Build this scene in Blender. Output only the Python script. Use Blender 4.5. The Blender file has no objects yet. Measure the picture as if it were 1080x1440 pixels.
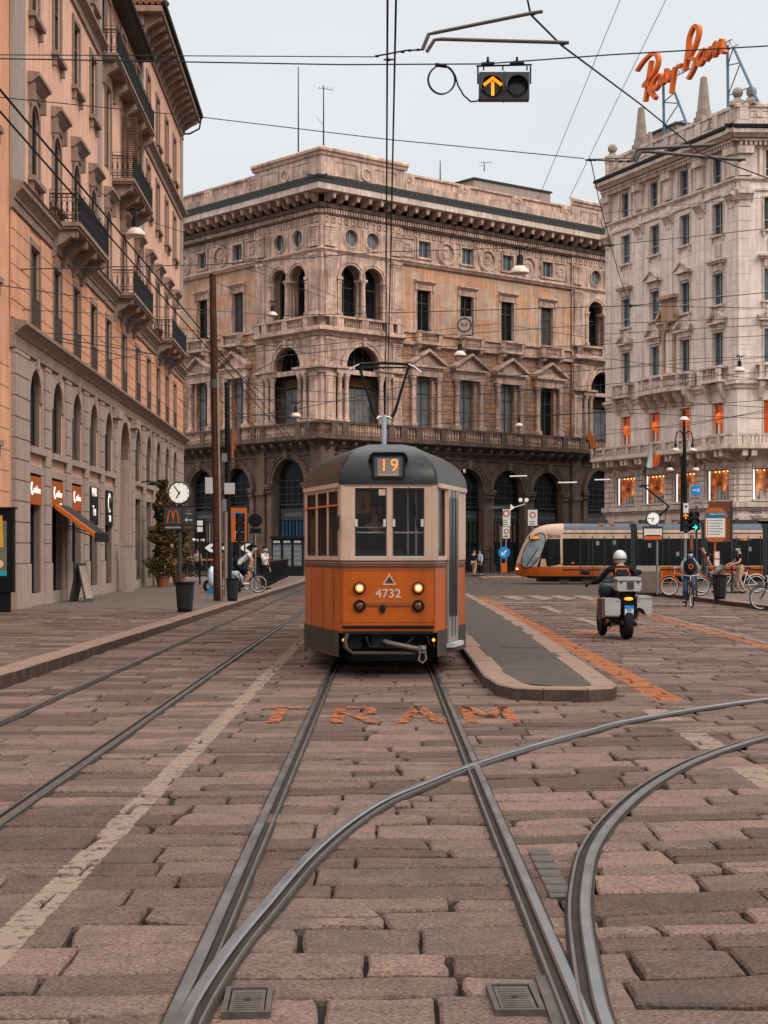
import bpy, bmesh, math, random
from mathutils import Vector, Matrix
R = math.radians
PI = math.pi
rnd = random.Random(7)
C = bpy.context.scene.collection
scene = bpy.context.scene
# ---------------- camera, sky, sun, exposure ----------------
FPX, CX, HY, EYE = 2300.0, 540.0, 775.0, 1.7        # focal length in photo pixels, level camera at eye height
cd = bpy.data.cameras.new('camera'); cam = bpy.data.objects.new('camera', cd); C.objects.link(cam)
cam.location = (0, 0, EYE); cam.rotation_euler = (R(90), 0, 0)
cd.sensor_fit = 'VERTICAL'; cd.sensor_height = 36; cd.sensor_width = 27; cd.lens = FPX/1440*36
cd.shift_y = (HY-720)/1440; cd.clip_start = 0.1; cd.clip_end = 3000
cd.dof.use_dof = False
scene.camera = cam
scene.render.resolution_x = 768; scene.render.resolution_y = 1024
scene.view_settings.view_transform = 'Standard'; scene.view_settings.look = 'None'
scene.view_settings.exposure = 0.22; scene.view_settings.gamma = 1
SUN_EL, SUN_AZ = 38, 138        # azimuth measured clockwise from +Y (the view direction)
w = bpy.data.worlds.new("World"); scene.world = w; w.use_nodes = True
nt = w.node_tree; bg = nt.nodes['Background']
sky = nt.nodes.new('ShaderNodeTexSky'); sky.sky_type = 'NISHITA'; sky.sun_disc = False
sky.sun_elevation = R(SUN_EL); sky.sun_rotation = R(SUN_AZ); sky.air_density = 1.0; sky.dust_density = 4
tc = nt.nodes.new('ShaderNodeTexCoord'); sep = nt.nodes.new('ShaderNodeSeparateXYZ')
nt.links.new(tc.outputs['Generated'], sep.inputs[0])
# overcast layer: pale grey cloud, brighter overhead, softly mottled
cr = nt.nodes.new('ShaderNodeValToRGB'); nt.links.new(sep.outputs['Z'], cr.inputs[0])
e = cr.color_ramp.elements; e[0].position = 0.0; e[0].color = (6.2, 6.3, 6.45, 1); e[1].position = 1.0; e[1].color = (24.0, 23.2, 22.2, 1)
m_ = cr.color_ramp.elements.new(.34); m_.color = (6.5, 6.65, 6.8, 1)
nz = nt.nodes.new('ShaderNodeTexNoise'); nz.inputs['Scale'].default_value = 2.2; nz.inputs['Detail'].default_value = 5
mp = nt.nodes.new('ShaderNodeMapping'); mp.inputs['Scale'].default_value = (1, 1, 2.6)
nt.links.new(tc.outputs['Generated'], mp.inputs[0]); nt.links.new(mp.outputs[0], nz.inputs[0])
mr = nt.nodes.new('ShaderNodeMapRange'); mr.inputs['From Min'].default_value = .3; mr.inputs['From Max'].default_value = .7
mr.inputs['To Min'].default_value = .93; mr.inputs['To Max'].default_value = 1.05
nt.links.new(nz.outputs[0], mr.inputs[0])
mul = nt.nodes.new('ShaderNodeMix'); mul.data_type = 'RGBA'; mul.blend_type = 'MULTIPLY'; mul.inputs[0].default_value = 1
nt.links.new(cr.outputs[0], mul.inputs[6]); nt.links.new(mr.outputs[0], mul.inputs[7])
mx = nt.nodes.new('ShaderNodeMix'); mx.data_type = 'RGBA'; mx.inputs[0].default_value = .93
nt.links.new(sky.outputs[0], mx.inputs[6]); nt.links.new(mul.outputs[2], mx.inputs[7])
nt.links.new(mx.outputs[2], bg.inputs[0]); bg.inputs[1].default_value = 0.11
sl = bpy.data.lights.new('sun', 'SUN'); sl.energy = 1.5; sl.angle = R(25); sl.color = (1, .93, .84)
so = bpy.data.objects.new('sun', sl); C.objects.link(so)
sd = Vector((math.sin(R(SUN_AZ))*math.cos(R(SUN_EL)), math.cos(R(SUN_AZ))*math.cos(R(SUN_EL)), math.sin(R(SUN_EL))))
so.rotation_euler = sd.to_track_quat('Z', 'Y').to_euler(); so.location = sd*60

# ---------------- helpers ----------------
def at(px, py, Z): return Vector(((px-CX)/FPX*Z, Z, EYE+(HY-py)/FPX*Z))
def gz(py, z=0): return FPX*(EYE-z)/(py-HY)           # distance at which height z shows on photo row py
def gp(px, py, z=0):
    Z = gz(py, z); return Vector(((px-CX)/FPX*Z, Z, z))

class MB:
    def __init__(s): s.V = []; s.F = []; s.S = []; s.c = 0; s.M = None
    def add(s, vs, fs):
        o = len(s.V)
        if s.M is not None: vs = [s.M @ Vector(v) for v in vs]
        s.V += [tuple(v) for v in vs]
        for f in fs: s.F.append(tuple(i+o for i in f)); s.S.append(s.c)
        return s
    def box(s, x0, x1, y0, y1, z0, z1):
        if x0 > x1: x0, x1 = x1, x0
        if y0 > y1: y0, y1 = y1, y0
        return s.add([(x0,y0,z0),(x1,y0,z0),(x1,y1,z0),(x0,y1,z0),(x0,y0,z1),(x1,y0,z1),(x1,y1,z1),(x0,y1,z1)],
            [(0,3,2,1),(4,5,6,7),(0,1,5,4),(1,2,6,5),(2,3,7,6),(3,0,4,7)])
    def frust(s, x0,x1,y0,y1,z0, X0,X1,Y0,Y1,z1):
        return s.add([(x0,y0,z0),(x1,y0,z0),(x1,y1,z0),(x0,y1,z0),(X0,Y0,z1),(X1,Y0,z1),(X1,Y1,z1),(X0,Y1,z1)],
            [(0,3,2,1),(4,5,6,7),(0,1,5,4),(1,2,6,5),(2,3,7,6),(3,0,4,7)])
    def quad(s, a, b, c, d): return s.add([a,b,c,d], [(0,1,2,3)])
    def prism(s, poly, y0, y1):                        # polygon in x-z, extruded along y
        n = len(poly)
        return s.add([(p[0],y0,p[1]) for p in poly]+[(p[0],y1,p[1]) for p in poly],
            [tuple(range(n)), tuple(range(2*n-1, n-1, -1))]+[(i,(i+1)%n,n+(i+1)%n,n+i) for i in range(n)])
    def prismx(s, poly, x0, x1):                       # polygon in y-z, extruded along x
        n = len(poly)
        return s.add([(x0,p[0],p[1]) for p in poly]+[(x1,p[0],p[1]) for p in poly],
            [tuple(range(n)), tuple(range(2*n-1, n-1, -1))]+[(i,(i+1)%n,n+(i+1)%n,n+i) for i in range(n)])
    def prismz(s, poly, z0, z1):
        n = len(poly)
        return s.add([(p[0],p[1],z0) for p in poly]+[(p[0],p[1],z1) for p in poly],
            [tuple(range(n)), tuple(range(2*n-1, n-1, -1))]+[(i,(i+1)%n,n+(i+1)%n,n+i) for i in range(n)])
    def tube(s, pts, r, n=8, closed=False):
        pts = [Vector(p) for p in pts]; k = len(pts)
        rr = r if isinstance(r, (list, tuple)) else [r]*k
        vs = []; fs = []; up = None
        for i, p in enumerate(pts):
            a = pts[i-1] if (i > 0 or closed) else p; b = pts[(i+1) % k] if (i < k-1 or closed) else p
            d = (b-a)
            if d.length < 1e-9: d = Vector((0,0,1))
            d.normalize()
            if up is None:
                up = Vector((0,0,1)) if abs(d.z) < .9 else Vector((0,1,0))
            sx = d.cross(up)
            if sx.length < 1e-4: sx = d.cross(Vector((1,.3,0)))
            sx.normalize(); up = sx.cross(d).normalized()
            for j in range(n):
                t = 2*PI*j/n; vs.append(p+sx*(math.cos(t)*rr[i])+up*(math.sin(t)*rr[i]))
        for i in range(k if closed else k-1):
            for j in range(n):
                a = i*n+j; b = i*n+(j+1) % n; i2 = (i+1) % k
                fs.append((a, b, i2*n+(j+1) % n, i2*n+j))
        if not closed: fs += [tuple(range(n-1,-1,-1)), tuple(range((k-1)*n, k*n))]
        return s.add(vs, fs)
    def lathe(s, prof, c=(0,0,0), n=16, axis='z', sc=(1,1)):
        vs = []; fs = []; c = Vector(c); k = len(prof)
        for (r, z) in prof:
            for j in range(n):
                t = 2*PI*j/n; a, b = math.cos(t)*r*sc[0], math.sin(t)*r*sc[1]
                vs.append(c+(Vector((a,b,z)) if axis == 'z' else Vector((a,z,b)) if axis == 'y' else Vector((z,a,b))))
        for i in range(k-1):
            for j in range(n): fs.append((i*n+j, i*n+(j+1) % n, (i+1)*n+(j+1) % n, (i+1)*n+j))
        fs += [tuple(range(n-1,-1,-1)), tuple(range((k-1)*n, k*n))]
        return s.add(vs, fs)
    def ball(s, c, r, n=10, sc=(1,1,1)):
        m = max(5, n//2+2); vs = []; fs = []; c = Vector(c)
        for i in range(m+1):
            p = PI*i/m
            for j in range(n):
                t = 2*PI*j/n
                vs.append(c+Vector((math.sin(p)*math.cos(t)*r*sc[0], math.sin(p)*math.sin(t)*r*sc[1], math.cos(p)*r*sc[2])))
        for i in range(m):
            for j in range(n): fs.append((i*n+j, i*n+(j+1) % n, (i+1)*n+(j+1) % n, (i+1)*n+j))
        return s.add(vs, fs)
    def mesh(s, name, mats, smooth=None):
        me = bpy.data.meshes.new(name); me.from_pydata(s.V, [], s.F)
        if not isinstance(mats, (list, tuple)): mats = [mats]
        for m in mats: me.materials.append(m)
        if len(mats) > 1: me.polygons.foreach_set('material_index', s.S)
        bm = bmesh.new(); bm.from_mesh(me); bmesh.ops.recalc_face_normals(bm, faces=bm.faces); bm.to_mesh(me); bm.free()
        if smooth:
            me.polygons.foreach_set('use_smooth', [True]*len(me.polygons)); me.set_sharp_from_angle(angle=R(smooth))
        me.update(); return me
    def build(s, name, mats, parent=None, smooth=None, loc=(0,0,0), rz=0):
        return link(name, s.mesh(name, mats, smooth), parent, loc, rz)
def link(name, me, parent=None, loc=(0,0,0), rz=0):
    o = bpy.data.objects.new(name, me); C.objects.link(o); o.location = loc; o.rotation_euler = (0,0,rz)
    if parent: o.parent = parent
    return o
def tag(o, label, cat, group=None, kind=None):
    if label: o['label'] = label
    if cat: o['category'] = cat
    if group: o['group'] = group
    if kind: o['kind'] = kind
    return o
def thing(name, label, cat, loc=(0,0,0), rz=0, group=None):
    o = bpy.data.objects.new(name, None); C.objects.link(o); o.empty_display_size = .2
    o.location = loc; o.rotation_euler = (0,0,rz)
    return tag(o, label, cat, group)
def copy_tree(o, parent=None):
    c = o.copy(); C.objects.link(c)
    if parent: c.parent = parent
    for ch in list(o.children): copy_tree(ch, c)
    return c
def dup(o, loc, rz=0, label=None):
    c = copy_tree(o); c.location = loc; c.rotation_euler = (0,0,rz)
    if label: c['label'] = label
    return c

# ---------------- materials ----------------
def nodes(m):
    m.use_nodes = True; t = m.node_tree; return t, t.nodes['Principled BSDF']
def mat(name, col, rough=.8, metal=0, var=.12, vs=3.0, bump=0, bs=20, emit=0, ecol=None, streak=0, spec=None, alpha=1, coat=0, dirt=0):
    m = bpy.data.materials.new(name); t, b = nodes(m); N = t.nodes.new; L = t.links.new
    b.inputs['Roughness'].default_value = rough; b.inputs['Metallic'].default_value = metal
    if spec is None and rough > .4: spec = .07 if rough > .6 else .12
    if spec is not None: b.inputs['Specular IOR Level'].default_value = spec
    if alpha < 1: b.inputs['Alpha'].default_value = alpha
    if coat: b.inputs['Coat Weight'].default_value = coat; b.inputs['Coat Roughness'].default_value = .08
    tc = N('ShaderNodeTexCoord'); last = None
    col = tuple(col[:3])+(1,)
    if var:
        n = N('ShaderNodeTexNoise'); n.inputs['Scale'].default_value = vs; n.inputs['Detail'].default_value = 8; n.inputs['Roughness'].default_value = .65
        L(tc.outputs['Object'], n.inputs[0])
        r = N('ShaderNodeMapRange'); r.inputs['From Min'].default_value = .3; r.inputs['From Max'].default_value = .7
        r.inputs['To Min'].default_value = 1-var; r.inputs['To Max'].default_value = 1+var; L(n.outputs[0], r.inputs[0])
        x = N('ShaderNodeMix'); x.data_type = 'RGBA'; x.blend_type = 'MULTIPLY'; x.inputs[0].default_value = 1
        x.inputs[6].default_value = col; L(r.outputs[0], x.inputs[7]); last = x.outputs[2]
        rr = N('ShaderNodeMapRange'); rr.inputs['To Min'].default_value = max(0, rough-.12); rr.inputs['To Max'].default_value = min(1, rough+.12)
        L(n.outputs[0], rr.inputs[0]); L(rr.outputs[0], b.inputs['Roughness'])
    if streak:
        mp = N('ShaderNodeMapping'); mp.inputs['Scale'].default_value = (2.2, 2.2, .16); L(tc.outputs['Object'], mp.inputs[0])
        n = N('ShaderNodeTexNoise'); n.inputs['Scale'].default_value = 1.6; n.inputs['Detail'].default_value = 7; n.inputs['Roughness'].default_value = .7; L(mp.outputs[0], n.inputs[0])
        r = N('ShaderNodeMapRange'); r.inputs['From Min'].default_value = .42; r.inputs['From Max'].default_value = .68
        r.inputs['To Min'].default_value = 1; r.inputs['To Max'].default_value = 1-streak; L(n.outputs[0], r.inputs[0])
        x = N('ShaderNodeMix'); x.data_type = 'RGBA'; x.blend_type = 'MULTIPLY'; x.inputs[0].default_value = 1
        if last: L(last, x.inputs[6])
        else: x.inputs[6].default_value = col
        L(r.outputs[0], x.inputs[7]); last = x.outputs[2]
    if dirt:
        n = N('ShaderNodeTexNoise'); n.inputs['Scale'].default_value = .55; n.inputs['Detail'].default_value = 9; n.inputs['Roughness'].default_value = .72; L(tc.outputs['Object'], n.inputs[0])
        r = N('ShaderNodeMapRange'); r.inputs['From Min'].default_value = .45; r.inputs['From Max'].default_value = .7
        r.inputs['To Min'].default_value = 0; r.inputs['To Max'].default_value = dirt; L(n.outputs[0], r.inputs[0])
        x = N('ShaderNodeMix'); x.data_type = 'RGBA'; L(r.outputs[0], x.inputs[0])
        if last: L(last, x.inputs[6])
        else: x.inputs[6].default_value = col
        x.inputs[7].default_value = (.07,.055,.05,1); last = x.outputs[2]
    if last: L(last, b.inputs['Base Color'])
    else: b.inputs['Base Color'].default_value = col
    if bump:
        n = N('ShaderNodeTexNoise'); n.inputs['Scale'].default_value = bs; n.inputs['Detail'].default_value = 6; L(tc.outputs['Object'], n.inputs[0])
        u = N('ShaderNodeBump'); u.inputs['Strength'].default_value = bump; u.inputs['Distance'].default_value = .02
        L(n.outputs[0], u.inputs['Height']); L(u.outputs[0], b.inputs['Normal'])
    if emit:
        b.inputs['Emission Color'].default_value = tuple((ecol or col)[:3])+(1,); b.inputs['Emission Strength'].default_value = emit
    return m
def ashlar(name, c1, c2, mortar, bw, bh, msize=.012, var=.15, streak=.3, rough=.88, dirt=0, bump=.4):
    m = mat(name, (1,1,1), rough, var=var, vs=2.2, streak=streak, dirt=dirt); t = m.node_tree; N = t.nodes.new; L = t.links.new
    tc = N('ShaderNodeTexCoord'); sp = N('ShaderNodeSeparateXYZ'); cb = N('ShaderNodeCombineXYZ'); L(tc.outputs['Object'], sp.inputs[0])
    L(sp.outputs['X'], cb.inputs['X']); L(sp.outputs['Z'], cb.inputs['Y'])
    b = N('ShaderNodeTexBrick'); b.inputs['Scale'].default_value = 1; b.inputs['Brick Width'].default_value = bw; b.inputs['Row Height'].default_value = bh
    b.inputs['Mortar Size'].default_value = msize; b.inputs['Color1'].default_value = c1+(1,); b.inputs['Color2'].default_value = c2+(1,); b.inputs['Mortar'].default_value = mortar+(1,)
    b.inputs['Bias'].default_value = 0; L(cb.outputs[0], b.inputs[0])
    for x in t.nodes:
        if x.bl_idname == 'ShaderNodeMix' and x.blend_type == 'MULTIPLY' and not x.inputs[6].is_linked: L(b.outputs['Color'], x.inputs[6]); break
    n = N('ShaderNodeTexNoise'); n.inputs['Scale'].default_value = 14; n.inputs['Detail'].default_value = 6; L(tc.outputs['Object'], n.inputs[0])
    ad = N('ShaderNodeMath'); ad.operation = 'MULTIPLY_ADD'; L(b.outputs['Fac'], ad.inputs[0]); ad.inputs[1].default_value = -1.5; L(n.outputs[0], ad.inputs[2])
    u = N('ShaderNodeBump'); u.inputs['Strength'].default_value = bump; u.inputs['Distance'].default_value = .03; L(ad.outputs[0], u.inputs['Height'])
    L(u.outputs[0], t.nodes['Principled BSDF'].inputs['Normal'])
    return m
M = {}
M['peach'] = mat('peach_plaster', (.72,.42,.305), .9, var=.10, vs=1.2, streak=.28, bump=.15, bs=30, dirt=.18)
M['orange_plaster'] = mat('orange_plaster', (.65,.325,.20), .9, var=.12, vs=1.5, streak=.25, bump=.15, bs=30, dirt=.15)
M['grey_stone'] = mat('grey_stone', (.35,.262,.22), .9, var=.16, vs=9, bump=.3, bs=40, streak=.25)
M['trim_stone'] = mat('trim_stone', (.29,.20,.16), .9, var=.2, vs=5, streak=.35, bump=.2, bs=25)
M['lesene'] = mat('lesene_stone', (.36,.29,.25), .9, var=.12, vs=5, streak=.3)
M['stone'] = mat('facade_stone', (.66,.46,.37), .9, var=.24, vs=1.6, streak=.6, bump=.4, bs=12, dirt=.6)
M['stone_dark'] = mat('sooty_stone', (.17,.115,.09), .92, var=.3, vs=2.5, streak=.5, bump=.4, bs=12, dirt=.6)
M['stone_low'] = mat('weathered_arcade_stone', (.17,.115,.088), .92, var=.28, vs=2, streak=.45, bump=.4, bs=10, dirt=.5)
M['stone_warm'] = ashlar('warm_ashlar', (.68,.35,.21), (.60,.44,.345), (.38,.24,.17), 1.3, .62, .007, var=.25, streak=.45, dirt=.5)
M['rubble'] = ashlar('rough_ashlar', (.56,.31,.20), (.38,.24,.17), (.17,.10,.075), .8, .36, .014, var=.35, streak=.4, bump=1.0, dirt=.5)
M['white_stone'] = ashlar('pale_travertine', (.80,.67,.60), (.74,.61,.54), (.5,.39,.33), 1.5, .62, .005, var=.16, streak=.35, dirt=.2)
M['white_trim'] = mat('pale_trim', (.70,.56,.48), .9, var=.2, vs=2, streak=.5, bump=.3, bs=14, dirt=.35)
M['glass_dark'] = mat('window_glass', (.010,.011,.013), .2, var=.5, vs=.8, spec=.06)
M['glass_blue'] = mat('blue_window_glass', (.05,.065,.08), .1, var=.5, vs=.8, spec=.8)
M['curtain'] = mat('curtained_glass', (.17,.175,.185), .3, var=.4, vs=1.5, streak=.4, spec=.6)
M['curtain_dim'] = mat('dim_curtained_glass', (.075,.072,.068), .35, var=.4, vs=2, streak=.4, spec=.1)
M['frame'] = mat('window_frame_paint', (.10,.075,.06), .6)
M['frame_blue'] = mat('pale_window_frame', (.28,.31,.33), .6)
M['iron'] = mat('wrought_iron', (.02,.02,.021), .6)
M['black'] = mat('black_paint', (.010,.010,.011), .5)
M['dgrey'] = mat('dark_grey_metal', (.045,.045,.047), .5)
M['mgrey'] = mat('grey_metal', (.2,.2,.205), .45, metal=.3)
M['lgrey'] = mat('light_grey_metal', (.5,.5,.49), .4, metal=.3)
M['white'] = mat('white_paint', (.75,.74,.72), .5, var=.06)
M['cream'] = mat('cream_paint', (.50,.335,.25), .45, var=.1, vs=3, streak=.25, coat=.1, dirt=.16, spec=.2)
M['torange'] = mat('tram_orange', (.385,.074,.004), .42, var=.14, vs=2.2, streak=.22, coat=.12, dirt=.22, spec=.2)
M['tbrown'] = mat('tram_brown', (.06,.035,.03), .45, var=.2)
M['troof'] = mat('tram_roof_paint', (.014,.016,.017), .34, var=.7, vs=2.2, spec=.22)
M['tskirt'] = mat('tram_skirt', (.05,.037,.031), .55, var=.3, vs=3, streak=.3)
M['rubber'] = mat('rubber', (.015,.015,.015), .75)
M['chrome'] = mat('chrome', (.6,.6,.6), .15, metal=1, var=.05)
M['orange'] = mat('orange_plastic', (.52,.12,.018), .5)
M['red'] = mat('red_lacquer', (.5,.035,.02), .4)
M['blue'] = mat('blue_sign_paint', (.02,.22,.55), .5)
M['rust'] = mat('brown_pole_paint', (.07,.034,.022), .65, var=.3, vs=2, streak=.4)
M['wood'] = mat('wood', (.2,.11,.06), .7, streak=.3)
M['roof'] = mat('roof_tiles', (.22,.1,.06), .9, var=.3, vs=6)
M['asphalt'] = mat('asphalt', (.078,.063,.056), .92, var=.25, vs=3, bump=.6, bs=80, dirt=.45)
M['granite'] = mat('granite_kerb', (.215,.145,.115), .88, var=.22, vs=7, bump=.4, bs=60)
M['skin'] = mat('skin', (.45,.24,.16), .6, var=.05)
M['hair'] = mat('hair', (.02,.013,.01), .8)
M['denim'] = mat('denim', (.05,.08,.13), .9)
M['cloth_black'] = mat('black_cloth', (.015,.015,.017), .95)
M['cloth_white'] = mat('white_cloth', (.6,.6,.6), .95)
M['cloth_beige'] = mat('beige_cloth', (.34,.24,.17), .95)
M['cloth_blue'] = mat('blue_cloth', (.06,.3,.5), .9)
M['cloth_grey'] = mat('grey_cloth', (.2,.2,.21), .95)
M['mask'] = mat('face_mask', (.25,.55,.75), .9)
M['lamp_on'] = mat('lit_headlight', (1,.7,.3), .4, emit=1.9, ecol=(1,.66,.30), var=0)
M['amber'] = mat('lit_amber', (1,.4,.05), .4, emit=1.15, ecol=(1,.30,.01), var=0)
M['green_on'] = mat('lit_green', (.1,1,.8), .4, emit=2.2, ecol=(.03,.75,.6), var=0)
M['screen'] = mat('led_display', (.02,.02,.02), .3)
def glassm(name, col, alpha, rough=.08):
    m = bpy.data.materials.new(name); t, b = nodes(m); b.inputs['Base Color'].default_value = col+(1,)
    b.inputs['Roughness'].default_value = rough; b.inputs['Alpha'].default_value = alpha; b.inputs['Specular IOR Level'].default_value = .35; return m
M['tglass'] = glassm('tram_glass', (.02,.019,.019), .45)
M['sglass'] = glassm('shop_glass', (.03,.035,.04), .55)

def text_mesh(s, size=1.0, ext=.005, sx=1.0, bold=0, align='CENTER', shear=0, spacing=1.0):
    c = bpy.data.curves.new('text', 'FONT'); c.body = s; c.size = size; c.extrude = ext; c.align_x = align; c.align_y = 'CENTER'
    c.offset = bold; c.shear = shear; c.resolution_u = 3; c.space_character = spacing
    o = bpy.data.objects.new('text', c); C.objects.link(o)
    dg = bpy.context.evaluated_depsgraph_get(); me = bpy.data.meshes.new_from_object(o.evaluated_get(dg))
    bpy.data.objects.remove(o); bpy.data.curves.remove(c)
    for v in me.vertices: v.co = Vector((v.co.x*sx, -v.co.z, v.co.y))      # stands upright, faces -y
    return me
def text(name, s, size, parent, loc, mt, rz=0, **k):
    me = text_mesh(s, size, **k); me.materials.clear(); me.materials.append(mt)
    return link(name, me, parent, loc, rz)

class Fac:                                              # a facade plane: u runs left to right seen from outside, w outward, v up
    def __init__(s, px, pz, d, root):
        d = Vector(d).normalized(); s.d = d; s.o = Vector(((px), pz)); s.root = root; s.a = math.atan2(d.y, d.x)
        s.n = Vector((d.y, -d.x)); s.loc = Vector((px-root.location.x, pz-root.location.y, 0))
    def u(s, px, w=0):
        t = (px-CX)/FPX; o = s.o+s.n*w
        return (t*o.y-o.x)/(s.d.x-t*s.d.y)
    def v(s, px, py, w=0):
        Z = (s.o+s.n*w+s.d*s.u(px, w)).y; return EYE+(HY-py)/FPX*Z
    def at(s, u, v, w=0):
        p = s.d*u+s.n*w; return Vector((s.loc.x+p.x, s.loc.y+p.y, v))
    def put(s, name, me, u=0, v=0, w=0, parent=None): return link(name, me, parent or s.root, s.at(u, v, w), s.a)
    def world(s, u, v, w=0):
        p = s.o+s.d*u+s.n*w; return Vector((p.x, p.y, v))
def fb(mb, u0, u1, v0, v1, w0, w1): return mb.box(u0, u1, -w1, -w0, v0, v1)
def H(kind, uc, wd, v0, v1): return (kind, uc-wd/2, uc+wd/2, v0, v1)
def arc(uc, vc, r, a0, a1, n): return [(uc+r*math.cos(a0+(a1-a0)*i/n), vc+r*math.sin(a0+(a1-a0)*i/n)) for i in range(n+1)]
def wall(mb, u0, u1, v0, v1, holes, w=0, rev=.25):
    us = sorted(set([u0,u1]+[min(max(x, u0), u1) for h in holes for x in h[1:3]])); vs = sorted(set([v0,v1]+[min(max(x, v0), v1) for h in holes for x in h[3:5]]))
    for i in range(len(us)-1):
        for j in range(len(vs)-1):
            a, b, c, d = us[i], us[i+1], vs[j], vs[j+1]; mu, mv = (a+b)/2, (c+d)/2
            if any(h[1] < mu < h[2] and h[3] < mv < h[4] for h in holes): continue
            mb.quad((a,-w,c),(b,-w,c),(b,-w,d),(a,-w,d))
    for h in holes:
        k, a, b, c, d = h; r = (b-a)/2; uc = (a+b)/2
        pts = None
        if k == 'r': pts = [(a,c),(b,c),(b,d),(a,d)]
        elif k == 'a':
            ar = arc(uc, d-r, r, 0, PI, 14); pts = [(a,c),(b,c)]+ar
            for i in range(14):
                p, q = ar[i], ar[i+1]; mb.quad((p[0],-w,p[1]),(p[0],-w,d),(q[0],-w,d),(q[0],-w,q[1]))
        elif k == 'c':
            vc = (c+d)/2; pts = arc(uc, vc, r, 0, 2*PI, 20)[:-1]
            for i in range(20):
                p, q = pts[i], pts[(i+1) % 20]; e = d if i < 10 else c
                mb.quad((p[0],-w,p[1]),(p[0],-w,e),(q[0],-w,e),(q[0],-w,q[1]))
        n = len(pts)
        for i in range(n):
            p, q = pts[i], pts[(i+1) % n]; mb.quad((p[0],-w,p[1]),(q[0],-w,q[1]),(q[0],-w+rev,q[1]),(p[0],-w+rev,p[1]))
def archring(mb, uc, vs, r0, r1, w0, w1, n=14, a0=0, a1=PI):
    A = arc(uc, vs, r0, a0, a1, n); B = arc(uc, vs, r1, a0, a1, n)
    for i in range(n):
        p, q, s_, t = A[i], A[i+1], B[i+1], B[i]
        mb.add([(p[0],-w0,p[1]),(q[0],-w0,q[1]),(s_[0],-w0,s_[1]),(t[0],-w0,t[1]),(p[0],-w1,p[1]),(q[0],-w1,q[1]),(s_[0],-w1,s_[1]),(t[0],-w1,t[1])],
            [(4,5,6,7),(0,1,5,4),(2,3,7,6),(1,2,6,5),(3,0,4,7)])
def cornice(mb, u0, u1, prof, mit=0):                   # prof: (w, v) outline; mit -1/+1 mitres the low/high end round a corner
    pts = [(-.02, prof[0][1])]+list(prof)+[(-.02, prof[-1][1])]; n = len(pts)
    a = [(u0-(w_ if mit == -1 else 0), -w_, v_) for w_, v_ in pts]; b = [(u1+(w_ if mit == 1 else 0), -w_, v_) for w_, v_ in pts]
    mb.add(a+b, [tuple(range(n)), tuple(range(2*n-1, n-1, -1))]+[(i,(i+1)%n,n+(i+1)%n,n+i) for i in range(n)])
def fbm(mb, u0, u1, v0, v1, w0, w1, mit):               # a box on the facade whose end is mitred round a corner
    l0, l1 = (u0-w0, u0-w1) if mit == -1 else (u0, u0); h0, h1 = (u1+w0, u1+w1) if mit == 1 else (u1, u1)
    return mb.add([(l1,-w1,v0),(h1,-w1,v0),(h0,-w0,v0),(l0,-w0,v0),(l1,-w1,v1),(h1,-w1,v1),(h0,-w0,v1),(l0,-w0,v1)],
        [(0,3,2,1),(4,5,6,7),(0,1,5,4),(1,2,6,5),(2,3,7,6),(3,0,4,7)])
def baluster_row(mb, u0, u1, v0, v1, w, n, r=.06):
    for i in range(n):
        x = u0+(u1-u0)*(i+.5)/n; h = v1-v0
        mb.lathe([(r*.8,0),(r*.9,h*.08),(r*.5,h*.14),(r*1.05,h*.36),(r*.5,h*.72),(r*.45,h*.85),(r*.85,h*.93),(r*.8,h)], (x,-w,v0), 6)
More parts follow.
